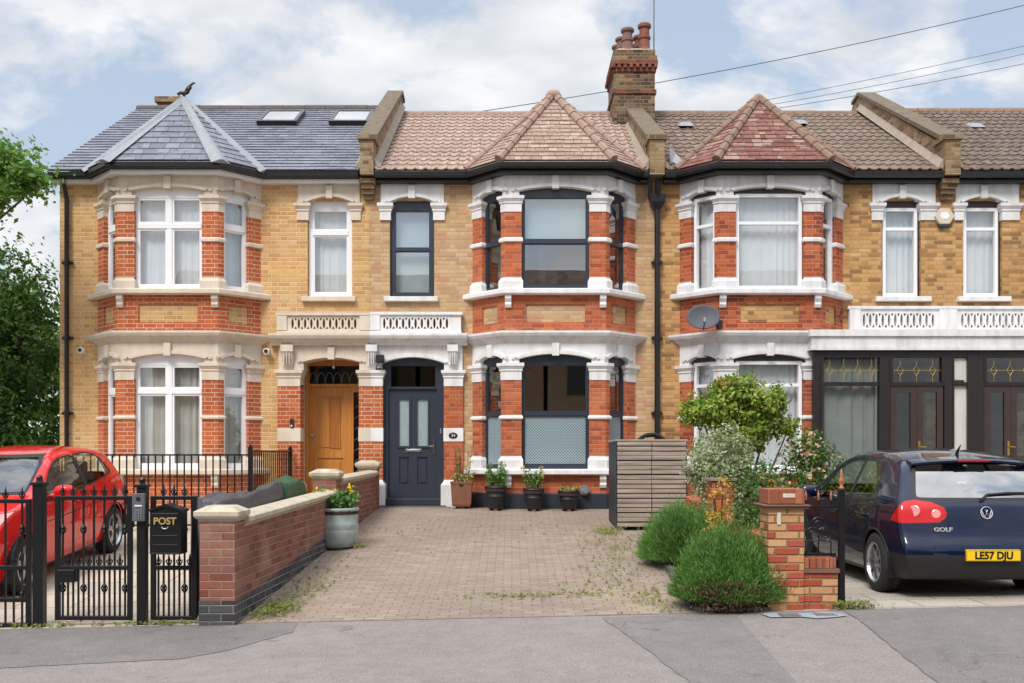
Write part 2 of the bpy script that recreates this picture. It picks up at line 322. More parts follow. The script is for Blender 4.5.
def paving(name, pal, joint, w, h, dirt, patchc, moss=0.0, herr=False, jw=0.006, worn=0.0):
    t = NT(name)
    sp = t.n('ShaderNodeSeparateXYZ'); t.l(t.geo(), sp.inputs[0]); u, v = sp.outputs[0], sp.outputs[1]
    vr = t.mth('DIVIDE', v, h); row = t.mth('FLOOR', vr); fv = t.mth('MULTIPLY', t.mth('SUBTRACT', vr, row), h)
    ur = t.mth('ADD', t.mth('DIVIDE', u, w), t.mth('MULTIPLY', t.mth('FLOORED_MODULO', row, 2.0), 0.5)); cell = t.mth('FLOOR', ur); fu = t.mth('MULTIPLY', t.mth('SUBTRACT', ur, cell), w)
    d = t.mth('MINIMUM', t.mth('MINIMUM', fu, t.mth('SUBTRACT', w, fu)), t.mth('MINIMUM', fv, t.mth('SUBTRACT', h, fv)))
    wob = t.mth('MULTIPLY', t.mth('SUBTRACT', t.noise(30, 4), 0.5), jw*1.6)
    mask = t.ramp(t.mth('ADD', d, wob), [(jw*0.5, 0.0), (jw*1.3, 1.0)])
    wn_ = t.n('ShaderNodeTexWhiteNoise', noise_dimensions='2D'); cx = t.n('ShaderNodeCombineXYZ'); t.l(cell, cx.inputs[0]); t.l(row, cx.inputs[1]); t.l(cx.outputs[0], wn_.inputs['Vector'])
    n = len(pal); col = t.ramp(wn_.outputs['Value'], [(i/n, c) for i, c in enumerate(pal)], 'CONSTANT')
    col = t.mix(1.0, col, t.ramp(t.noise(60, 5), [(0.3, 0.72), (0.7, 1.1)]), 'MULTIPLY')
    jc = t.mix(t.ramp(t.noise(1.1, 6, rough=0.7), [(0.42, 0.0), (0.62, moss)]), joint, s(132,134,70))
    col = t.mix(mask, jc, col)
    col = t.mix(t.ramp(t.noise(0.55, 7, rough=0.62), [(0.36, dirt), (0.62, 0.0)]), col, patchc)
    if worn: col = t.mix(t.ramp(t.noise(0.8, 7, rough=0.66), [(0.55, 0.0), (0.75, worn)]), col, s(164,149,132))
    if moss: col = t.mix(t.ramp(t.noise(1.9, 7, rough=0.75), [(0.60, 0.0), (0.72, 0.4)]), col, s(92,84,76))
    if moss: col = t.mix(t.ramp(t.noise(2.3, 8, rough=0.74), [(0.62, 0.0), (0.74, moss*0.45)]), col, s(134,128,74))
    t.base(col); t.set(Roughness=0.9); t.b.inputs['Specular IOR Level'].default_value = 0.2
    t.bump(t.mth('ADD', mask, t.noise(60, 3)), 0.006); return t.m
M['blockpave'] = paving('block_paving', [s(158,141,127), s(152,135,122), s(164,147,133), s(146,130,118), s(155,138,124), s(158,138,125)], s(126,112,100), 0.20, 0.10, 0.42, s(124,113,104), moss=0.6, worn=0.5)
M['slabs'] = paving('pale_concrete_slabs', [s(176,168,156), s(168,160,148), s(184,174,162), s(172,162,150)], s(120,112,102), 0.6, 0.45, 0.35, s(136,128,118), jw=0.008)
M['slabs_l'] = paving('pale_cream_slabs', [s(196,182,164), s(188,174,156), s(202,188,170)], s(140,128,112), 0.6, 0.6, 0.25, s(160,148,132), jw=0.008)

def asphalt(name, c1, c2, speck=0.5, crack=True):
    t = NT(name)
    col = t.mix(t.ramp(t.noise(0.9, 7, rough=0.62), [(0.3, 0.0), (0.7, 1.0)]), c1, c2)
    col = t.mix(t.ramp(t.noise(110, 2), [(0.45, 0.0), (0.7, speck)]), col, tuple(min(1, q*2.0) for q in c2[:3])+(1,))
    col = t.mix(t.ramp(t.noise(85, 2), [(0.30, speck), (0.48, 0.0)]), col, tuple(q*0.45 for q in c1[:3])+(1,))
    if crack:
        vo = t.n('ShaderNodeTexVoronoi', feature='DISTANCE_TO_EDGE'); vo.inputs['Scale'].default_value = 0.55
        dn = t.n('ShaderNodeVectorMath', operation='ADD'); t.l(t.geo(), dn.inputs[0])
        nn = t.n('ShaderNodeTexNoise'); nn.inputs['Scale'].default_value = 2.5; nn.inputs['Detail'].default_value = 6; t.l(t.geo(), nn.inputs['Vector']); t.l(nn.outputs['Color'], dn.inputs[1])
        t.l(dn.outputs[0], vo.inputs['Vector'])
        k = t.mth('MULTIPLY', t.ramp(vo.outputs['Distance'], [(0.0, 1.0), (0.012, 0.0)]), t.ramp(t.noise(0.6, 3), [(0.5, 0.0), (0.6, 0.45)]))
        col = t.mix(k, col, s(60,58,58))
    col = t.mix(1.0, col, t.ramp(t.noise(5, 6, rough=0.7), [(0.3, 0.86), (0.65, 1.06)]), 'MULTIPLY')
    col = t.mix(t.ramp(t.noise(3.2, 2), [(0.70, 0.0), (0.74, 0.35)]), col, s(78,75,74))
    t.base(col); t.set(Roughness=0.92); t.b.inputs['Specular IOR Level'].default_value = 0.2
    t.bump(t.noise(160, 3), 0.006); return t.m
M['asph'] = asphalt('pinkish_grey_asphalt', s(124,117,114), s(140,132,128))
M['asph_dark'] = asphalt('grey_asphalt_patch', s(112,108,106), s(126,121,118))
M['asph_mid'] = asphalt('mid_grey_asphalt', s(107,103,102), s(124,119,116))
M['road'] = asphalt('road_asphalt', s(92,90,90), s(106,104,103))
M['kerb'] = plain('granite_kerb', s(150,146,142), 0.9, var=0.2, scale=20, bump=0.004)
M['earth'] = plain('bare_earth_and_rough_ground', s(96,92,70), 0.95, var=0.4, scale=1.2, bump=0.02)
def sprayed(name, ground, ink):
    t = NT(name); k = t.ramp(t.noise(7, 6, rough=0.7), [(0.46, 0.0), (0.62, 0.75)])
    t.base(t.mix(k, t.mix(t.ramp(t.noise(110, 2), [(0.4, 0.0), (0.7, 1.0)]), ground, tuple(q*1.3 for q in ground[:3])+(1,)), ink)); t.set(Roughness=0.9); return t.m
M['blue_mark'] = sprayed('sprayed_blue_marking', s(150,142,138), s(110,150,186))
M['intercom_grey'] = plain('intercom_grey', s(92,94,100), 0.45, var=0.1)
M['coping_old'] = plain('mossy_brick_coping', s(120,106,88), 0.95, var=0.45, scale=8, bump=0.006, dirt=0.7, dirtc=s(112,102,82))
M['creasing'] = plain('brown_tile_creasing', s(128,92,78), 0.9, var=0.25, scale=12)
M['badge_silver'] = plain('silver_badge', s(200,202,206), 0.35, metal=0.4, var=0.03)
M['opp_brick'] = brick('plain_far_brick', [s(150,124,96), s(140,114,88), s(156,130,102)], s(140,120,98), dirt=0.3)
M['ink_glass'] = plain('dark_pane', s(46,52,58), 0.2, var=0.2)
M['dbrick_edge'] = plain('dark_edging_stone', s(92,90,94), 0.85, var=0.25, scale=10, bump=0.004)

# ------------------------------------------------------------------ geometry helpers
ORG = {}
def boxuv(me):
    n = len(me.loops)
    if n == 0: return
    uvl = me.uv_layers.new(name='UVMap')
    co = np.empty(len(me.vertices)*3); me.vertices.foreach_get('co', co); co = co.reshape(-1, 3)
    li = np.empty(n, int); me.loops.foreach_get('vertex_index', li)
    pn = np.empty(len(me.polygons)*3); me.polygons.foreach_get('normal', pn); pn = pn.reshape(-1, 3)
    pt = np.empty(len(me.polygons), int); me.polygons.foreach_get('loop_total', pt)
    N = np.repeat(pn, pt, axis=0)
    T = np.stack([-N[:, 1], N[:, 0], np.zeros(n)], 1); ln = np.linalg.norm(T, axis=1); flat = ln < 0.02
    T[flat] = (1, 0, 0); ln[flat] = 1; T /= ln[:, None]
    B = np.cross(N, T); P = co[li]
    uv = np.stack([(P*T).sum(1), (P*B).sum(1)], 1)
    uvl.data.foreach_set('uv', uv.astype(np.float32).ravel())

class Fr:                                   # a wall frame: u along the wall, n outward, z up
    def __init__(s, x, y, ang=0.0, z=0.0):
        s.o = Vector((x, y, z)); s.U = Vector((math.cos(ang), math.sin(ang), 0)); s.N = Vector((math.sin(ang), -math.cos(ang), 0))
    def p(s, u, n, z): q = s.o + s.U*u + s.N*n; return (q.x, q.y, q.z+z)
FW = 18.0
WALL = Fr(0, FW)

class MB:
    def __init__(s): s.v = []; s.f = []; s.mi = []
    def add(s, vs, fs, mi=0):
        b = len(s.v); s.v += [tuple(q) for q in vs]; s.f += [tuple(b+i for i in f) for f in fs]; s.mi += [mi]*len(fs)
        return s
    def box(s, x0, x1, y0, y1, z0, z1, fr=None, mi=0):
        vs = [(x, y, z) for z in (z0, z1) for y in (y0, y1) for x in (x0, x1)]
        if fr: vs = [fr.p(*q) for q in vs]
        return s.add(vs, [(0,1,3,2),(4,6,7,5),(0,4,5,1),(2,3,7,6),(0,2,6,4),(1,5,7,3)], mi)
    def plate(s, fr, outer, n0, n1, holes=(), mi=0):        # polygon in (u,z) with holes, given thickness
        loops = [list(outer)] + [list(h) for h in holes]
        flat = [q for lp in loops for q in lp]
        tris = tessellate_polygon([[Vector((u, z, 0)) for u, z in lp] for lp in loops])
        k = len(flat)
        vs = [fr.p(u, n1, z) for u, z in flat] + [fr.p(u, n0, z) for u, z in flat]
        fs = [tuple(t) for t in tris] + [tuple(i+k for i in reversed(t)) for t in tris]
        b = 0
        for lp in loops:
            m = len(lp)
            for i in range(m): fs.append((b+i, b+(i+1) % m, b+(i+1) % m+k, b+i+k))
            b += m
        return s.add(vs, fs, mi)
    def tube(s, pts, r, n=8, mi=0, cap=True):
        pts = [Vector(p) for p in pts]; rs = r if isinstance(r, (list, tuple)) else [r]*len(pts)
        vs = []; fs = []
        prev = None
        for i, p in enumerate(pts):
            d = (pts[min(i+1, len(pts)-1)]-pts[max(i-1, 0)]).normalized()
            if prev is None: a = Vector((0, 0, 1)) if abs(d.z) < 0.9 else Vector((1, 0, 0)); x = d.cross(a).normalized()
            else: x = (prev - d*prev.dot(d)).normalized()
            prev = x; y = d.cross(x)
            for j in range(n):
                t = 2*math.pi*j/n; vs.append(p + x*math.cos(t)*rs[i] + y*math.sin(t)*rs[i])
        for i in range(len(pts)-1):
            for j in range(n): fs.append((i*n+j, i*n+(j+1) % n, (i+1)*n+(j+1) % n, (i+1)*n+j))
        if cap: fs += [tuple(range(n))[::-1], tuple(range((len(pts)-1)*n, len(pts)*n))]
        return s.add(vs, fs, mi)
    def lathe(s, c, prof, n=20, axis='z', mi=0, cap=True):
        c = Vector(c); vs = []; fs = []
        for r, h in prof:
            for j in range(n):
                t = 2*math.pi*j/n; a, b = r*math.cos(t), r*math.sin(t)
                q = {'z': (a, b, h), 'y': (a, h, b), 'x': (h, a, b)}[axis]; vs.append(c+Vector(q))
        for i in range(len(prof)-1):
            for j in range(n): fs.append((i*n+j, i*n+(j+1) % n, (i+1)*n+(j+1) % n, (i+1)*n+j))
        if cap: fs += [tuple(range(n))[::-1], tuple(range((len(prof)-1)*n, len(prof)*n))]
        return s.add(vs, fs, mi)
    def strip(s, ol, s0, s1, levels, din=0.15, mi=0):       # moulding that follows an outline; levels: (z, outward offset, end overhang)
        rings = []
        for z, d, e in levels:
            o = ol.chain(s0, s1, d, e); i = ol.chain(s0, s1, -din, e)
            rings.append([(x, y, z) for x, y in o] + [(x, y, z) for x, y in reversed(i)])
        k = len(rings[0]); vs = [q for r in rings for q in r]; fs = []
        for a in range(len(rings)-1):
            for j in range(k): fs.append((a*k+j, a*k+(j+1) % k, (a+1)*k+(j+1) % k, (a+1)*k+j))
        h = k//2
        for b in (0, (len(rings)-1)*k):
            for j in range(h-1): fs.append((b+j, b+j+1, b+k-2-j, b+k-1-j))
        return s.add(vs, fs, mi)
    def build(s, name, mat, parent=None, smooth=False, bevel=0, recalc=True):
        me = bpy.data.meshes.new(name); me.from_pydata(s.v, [], s.f)
        ms = mat if isinstance(mat, (list, tuple)) else [mat]
        for m in ms: me.materials.append(M[m] if isinstance(m, str) else m)
        me.polygons.foreach_set('material_index', s.mi)
        if recalc:
            bm = bmesh.new(); bm.from_mesh(me); bmesh.ops.recalc_face_normals(bm, faces=bm.faces); bm.to_mesh(me); bm.free()
        me.update(); boxuv(me)
        if smooth: me.polygons.foreach_set('use_smooth', [True]*len(me.polygons))
        o = bpy.data.objects.new(name, me); COL.objects.link(o)
        if parent is not None:
            o.parent = parent; og = ORG.get(parent.name, Vector((0, 0, 0))); ORG[o.name] = og
            if og.length: me.transform(Matrix.Translation(-og))
        if bevel:
            b = o.modifiers.new('bevel', 'BEVEL'); b.width = bevel; b.segments = 2; b.limit_method = 'ANGLE'
        return o

class Outline:                               # a plan polyline, walked left to right as seen from the street
    def __init__(s, pts):
        s.p = [Vector(q) for q in pts]; s.d = []; s.n = []; s.L = [0]
        for a, b in zip(s.p, s.p[1:]):
            d = (b-a).normalized(); s.d.append(d); s.n.append(Vector((d.y, -d.x))); s.L.append(s.L[-1]+(b-a).length)
    def chain(s, s0, s1, d, e=0):
        nseg = len(s.d)
        def seg(t):
            for i in range(nseg):
                if t <= s.L[i+1]+1e-9: return i
            return nseg-1
        i0, i1 = seg(max(s0, 0)+1e-6), seg(min(s1, s.L[-1])-1e-6)
        out = [s.p[i0] + s.d[i0]*(s0-e-s.L[i0]) + s.n[i0]*d]
        for i in range(i0, i1):
            a, b = s.n[i], s.n[i+1]; out.append(s.p[i+1] + (a+b)/(1+a.dot(b))*d)
        out.append(s.p[i1] + s.d[i1]*(s1+e-s.L[i1]) + s.n[i1]*d)
        return [(q.x, q.y) for q in out]

def put(o, parent):
    o.parent = parent
    return o
def tag(o, label=None, cat=None, group=None, kind=None):
    if label: o['label'] = label
    if cat: o['category'] = cat
    if group: o['group'] = group
    if kind: o['kind'] = kind
    return o
def thing(name, label, cat, loc=(0, 0, 0), group=None, rot=None):
    o = bpy.data.objects.new(name, None); COL.objects.link(o); o.location = loc; o.empty_display_size = 0.2
    if rot is None: ORG[o.name] = Vector(loc)
    else: o.rotation_euler = rot; ORG[o.name] = Vector((0, 0, 0))
    return tag(o, label, cat, group)
def arc(u0, u1, zs, zc, n=12):              # arch from u0 to u1
    return [(u0+(u1-u0)*i/n, zs+(zc-zs)*(1-(2*i/n-1)**2)) for i in range(n+1)]
def rect(u0, u1, z0, z1): return [(u0, z0), (u1, z0), (u1, z1), (u0, z1)]
def arched(u0, u1, z0, zs, zc): return [(u0, z0), (u1, z0)] + list(reversed(arc(u0, u1, zs, zc)))
def text(body, size, mat, name, parent, M4, ext=0.004, bold=0.0):
    cu = bpy.data.curves.new(name, 'FONT'); cu.body = body; cu.size = size; cu.extrude = ext; cu.align_x = 'CENTER'; cu.align_y = 'CENTER'; cu.offset = bold
    t = bpy.data.objects.new('tmp', cu); COL.objects.link(t)
    dg = bpy.context.evaluated_depsgraph_get(); me = bpy.data.meshes.new_from_object(t.evaluated_get(dg))
    bpy.data.objects.remove(t); bpy.data.curves.remove(cu)
    og = ORG.get(parent.name, Vector((0, 0, 0))); me.transform(Matrix.Translation(-og) @ M4)
    me.materials.clear(); me.materials.append(M[mat]); me.name = name
    o = bpy.data.objects.new(name, me); COL.objects.link(o); o.parent = parent; return o
def face_mat(x, y, z, U=(1, 0, 0), V=(0, 0, 1)):   # text lying in the plane U,V
    U, V = Vector(U).normalized(), Vector(V).normalized(); N = U.cross(V)
    m = Matrix((U, V, N)).transposed().to_4x4(); m.translation = (x, y, z); return m

# ------------------------------------------------------------------ ground levels
def pave_z(x, y): return -0.577 + 0.0225*max(-25, min(25, x)) - 0.02*(9.4-y)
def sm(t): t = max(0, min(1, t)); return t*t*(3-2*t)
def gz(x, y):
    if y <= 9.4: return pave_z(x, max(y, 5.0))
    zp = pave_z(x, 9.4)
    a = max(0.0, min(1.0, (y-9.4)/8.0)); b = max(0.0, min(1.0, (y-13.0)/4.2))
    k = sm((x-2.6)/0.4)
    t = a*(1-k)+b*k
    return zp*(1-t)
def sheet(name, x0, x1, y0, y1, mat, step=0.25, dz=0.0, f=gz, jag=None):
    nx, ny = max(1, int((x1-x0)/step)), max(1, int((y1-y0)/step))
    mb = MB(); vs = []
    for j in range(ny+1):
        for i in range(nx+1):
            x, y = x0+(x1-x0)*i/nx, y0+(y1-y0)*j/ny; vs.append((x, y, f(x, y)+dz))
    mb.add(vs, [(j*(nx+1)+i, j*(nx+1)+i+1, (j+1)*(nx+1)+i+1, (j+1)*(nx+1)+i) for j in range(ny) for i in range(nx)])
    return mb.build(name, mat, recalc=False)
def patch(name, pts, mat, dz, n=3, wob=0.012, seed=1):     # a flat patch lying on the pavement, outline given in plan
    r = random.Random(seed); out = []
    for a, b in zip(pts, pts[1:]+pts[:1]):
        L = math.dist(a, b); k = max(1, int(L/0.12))
        for i in range(k):
            t = i/k; out.append((a[0]+(b[0]-a[0])*t+r.uniform(-wob, wob), a[1]+(b[1]-a[1])*t+r.uniform(-wob, wob)))
    tr = tessellate_polygon([[Vector((x, y, 0)) for x, y in out]])
    mb = MB(); mb.add([(x, y, gz(x, y)+dz) for x, y in out], [tuple(t) for t in tr])
    o = mb.build(name, mat); 
    if o.data.polygons and o.data.polygons[0].normal.z < 0: o.data.flip_normals()
    return o
ys = [-600, -200, -60, -20, 4.0, 5, 9.3, 9.4, 10.5, 12, 13, 15, 17.2, 17.5, 30, 60, 200, 900]; xs = [-900, -200, -60, -25, -15, -8, -5, 0, 2.6, 3, 5, 10, 25, 60, 200, 900]
mb = MB(); mb.add([(x, y, gz(x, y)-0.09) for y in ys for x in xs], [(j*len(xs)+i, j*len(xs)+i+1, (j+1)*len(xs)+i+1, (j+1)*len(xs)+i) for j in range(len(ys)-1) for i in range(len(xs)-1)])
tag(mb.build('ground', 'earth', recalc=False), kind='structure')
rf = lambda x, y: pave_z(x, 5.0)-0.11
tag(sheet('road', -25, 25, -3.0, 4.95, 'road', 1.0, 0.03, rf), kind='structure')
tag(sheet('pavement', -25, 25, 5.1, 9.37, 'asph', 0.5), kind='structure')
mb = MB(); 
for i in range(50):
    x = -25+i; mb.box(x+0.004, x+0.996, 4.95, 5.1, pave_z(x+.5, 5)-0.3, pave_z(x+.5, 5)+0.006)
tag(mb.build('kerb', 'kerb'), kind='structure')
o = tag(sheet('far_pavement', -25, 25, -7.0, -3.05, 'asph', 1.0, 0.10, rf), kind='structure')
tag(sheet('driveway', -2.62, 2.42, 9.36, 17.75, 'blockpave', 0.25, 0.004), kind='structure')
tag(sheet('neighbour_driveway', 2.42, 10.4, 9.36, 17.75, 'slabs', 0.2, 0.002), kind='structure')
tag(sheet('paved_forecourt', -9.4, -2.62, 9.34, 17.75, 'slabs_l', 0.25, 0.003), kind='structure')
# repairs in the asphalt
for k, (nm, pts, m) in enumerate([
    ('asphalt_patch', [(-9, 9.36), (-2.0, 9.3), (-1.95, 8.9), (-2.3, 8.2), (-2.6, 7.9), (-5, 7.55), (-9, 7.4)], 'asph_mid'),
    ('asphalt_patch', [(.83, 9.25), (2.08, 9.3), (2.0, 8.2), (1.92, 6.8), (1.85, 5.3), (1.45, 5.3), (1.21, 6.8), (1.0, 8.2)], 'asph_dark'),
    ('asphalt_patch', [(3.1, 9.36), (12, 9.36), (12, 5.2), (2.7, 5.2), (2.84, 6.8), (2.95, 7.8), (3.05, 8.6)], 'asph_mid'),
]): tag(patch(nm, pts, m, 0.004+0.001*k, seed=k+1), kind='structure')
tag(patch('blue_paint_mark', [(2.3, 9.24), (3.0, 9.24), (3.02, 9.05), (2.75, 8.98), (2.35, 9.02)], 'blue_mark', 0.010, wob=0.05, seed=9), kind='structure')
for (a, b, lb) in ((2.44, 2.62, 'small grey cover in the pavement directly below the buff brick pier'), (2.76, 2.96, 'small grey cover in the pavement below the low stub wall')):
    mb = MB(); mb.box(a, b, 9.05, 9.19, gz(2.7, 9.1)+0.004, gz(2.7, 9.1)+0.016); mb.box(a+.02, b-.02, 9.07, 9.17, gz(2.7, 9.1)+0.012, gz(2.7, 9.1)+0.019); tag(mb.build('access_cover', 'asph_mid'), lb, 'access cover')

# ------------------------------------------------------------------ houses
BC, BF, BD = 1.466, 0.874, 0.60      # half width at the wall, half width of the front, depth of a bay
LC = math.hypot(BC-BF, BD); LF = 2*BF; LT = 2*LC+LF
def bay_frames(xc):
    a = math.atan2(BD, BC-BF)
    return (Fr(xc-BC, FW, -a), Fr(xc-BF, FW-BD, 0), Fr(xc+BF, FW-BD, a))
STRAIGHT = Outline([(-20, FW), (20, FW)])      # s = x + 20

def lev_cap(z0, z1, d=0.0):
    h = z1-z0
    return [(z0, d+.012, .0), (z0+.50*h, d+.012, .0), (z0+.56*h, d+.03, .02), (z0+.62*h, d+.022, .012), (z0+.78*h, d+.05, .035), (z0+.82*h, d+.062, .045), (z1, d+.062, .045)]
def lev_cornice(z0, z1, d=0.0):
    h = z1-z0
    return [(z0, d+.015, .02), (z0+.18*h, d+.03, .02), (z0+.22*h, d+.05, .04), (z0+.5*h, d+.10, .09), (z0+.55*h, d+.13, .12), (z0+.8*h, d+.155, .14), (z1, d+.155, .14)]
def lev_plinth(z0, z1, d=0.0): return [(z0, d+.04, .025), (z1-.07, d+.04, .025), (z1-.02, d+.012, .0), (z1, d+.012, .0)]
def lev_band(z0, z1, d=0.0): return [(z0+.01, d+.008, .006), (z0+.025, d+.032, .022), (z1-.03, d+.032, .022), (z1-.005, d+.008, .006)]
def lev_sill(z0, z1): return [(z0, .10, .07), (z0+.02, .13, .10), (z1-.02, .13, .10), (z1, .10, .07)]

def arch_trim(mb, fr, u0, u1, zs, zc, n0, w=0.07, t=0.035, key=True):
    a = arc(u0-.02, u1+.02, zs, zc); b = arc(u0-.02-w*.9, u1+.02+w*.9, zs+w*.5, zc+w)
    a2 = [(u, z+.004) for u, z in a]
    mb.plate(fr, a2+list(reversed(b)), n0, n0+t)
    # short returns at the ends
    mb.box(u0-.02-w*1.7, u0-.02-w*.85, n0, n0+t*.9, zs+.0, zs+w*.62, fr); mb.box(u1+.02+w*.85, u1+.02+w*1.7, n0, n0+t*.9, zs+.0, zs+w*.62, fr)
    if key:
        um = (u0+u1)/2; mb.box(um-.06, um+.06, n0-.05, n0+t+.025, zc-.03, zc+.19, fr)

def curtain(fr, u0, u1, z0, z1, n, mat, parent, amp=0.018, gap=None, wl=0.15):
    mb = MB(); vs = []; nu = max(8, int((u1-u0)/0.012)); ph = rnd.uniform(0, 6); q = ph; g = [rnd.uniform(.4, 1.25) for _ in range(40)]
    for i in range(nu+1):
        u = u0+(u1-u0)*i/nu
        q += (u1-u0)/nu*2*math.pi/wl*(.55+.9*abs(math.sin(u*3.1+ph))); k = g[int(q/6.283) % 40]
        d = amp*k*(math.sin(q)+.4*math.sin(2.3*q+ph))
        vs += [fr.p(u, n+d*.6, z0), fr.p(u, n+d*.4, z1)]
    return mb.add(vs, [(2*i, 2*i+2, 2*i+3, 2*i+1) for i in range(nu)]).build('curtain', mat, parent, smooth=True, recalc=False)

def window(parent, fr, u0, u1, z0, zs, zc, frame, n=-.10, border=.06, bar=.045, mull=(), trans=(), gl='glass', outer=None, outer_w=0.0, extra=None, head=None, inner_bar=0.0, split=()):
    """a window that fills an arched opening; head: top of the glass; trans: heights of cross bars; mull: positions of uprights; split: uprights above the transom only"""
    if parent.type == 'EMPTY' and parent.get('category') is None: pass
    root = None
    oz = outer_w
    if outer:   # older timber frame round the newer one
        mb = MB(); hd = head if head else zs-.02
        mb.plate(fr, arched(u0, u1, z0, zs, zc), n-.05, n+.02, [rect(u0+oz, u1-oz, z0+.02, hd)])
        root = mb.build('window', outer, parent)
        a0, a1, b0, b1 = u0+oz, u1-oz, z0+.02, hd
        mb = MB(); mb.plate(fr, rect(a0+.001, a1-.001, b0, b1-.001), n-.04, n+.035, [rect(a0+border, a1-border, b0+border, b1-border)])
    else:
        hd = head if head else zs-.06
        a0, a1, b0, b1 = u0, u1, z0, hd+border
        mb = MB(); mb.plate(fr, arched(u0, u1, z0, zs, zc), n-.05, n+.02, [rect(a0+border, a1-border, b0+border, hd)])
    g0, g1, h0, h1 = a0+border, a1-border, b0+border, b1-border
    for t in trans: mb.box(g0-.004, g1+.004, n-.045, n+.03, t-bar/2, t+bar/2, fr)
    for m in mull: mb.box(m-bar/2, m+bar/2, n-.043, n+.027, h0-.004, h1+.004, fr)
    if inner_bar:      # sash frames inside the casement
        tt = sorted([h0]+list(trans)+[h1]); mm = sorted([g0]+list(mull)+[g1])
        for a, b in zip(tt, tt[1:]):
            for c, d in zip(mm, mm[1:]):
                e = bar/2 if True else 0
                A, B = a+(e if a != h0 else 0), b-(e if b != h1 else 0); C_, D = c+(e if c != g0 else 0), d-(e if d != g1 else 0)
                mb.plate(fr, rect(C_-.002, D+.002, A-.002, B+.002), n-.035, n+.012, [rect(C_+inner_bar, D-inner_bar, A+inner_bar, B-inner_bar)])
    if root is None: root = mb.build('window', frame, parent); fobj = root
    else: mb.build('frame', frame, root)
    # sill of the frame and the glass
    mb = MB(); mb.box(g0-.01, g1+.01, n-.026, n-.018, h0-.01, h1+.01, fr); mb.build('glass', gl, root)
    return root, (g0, g1, h0, h1)

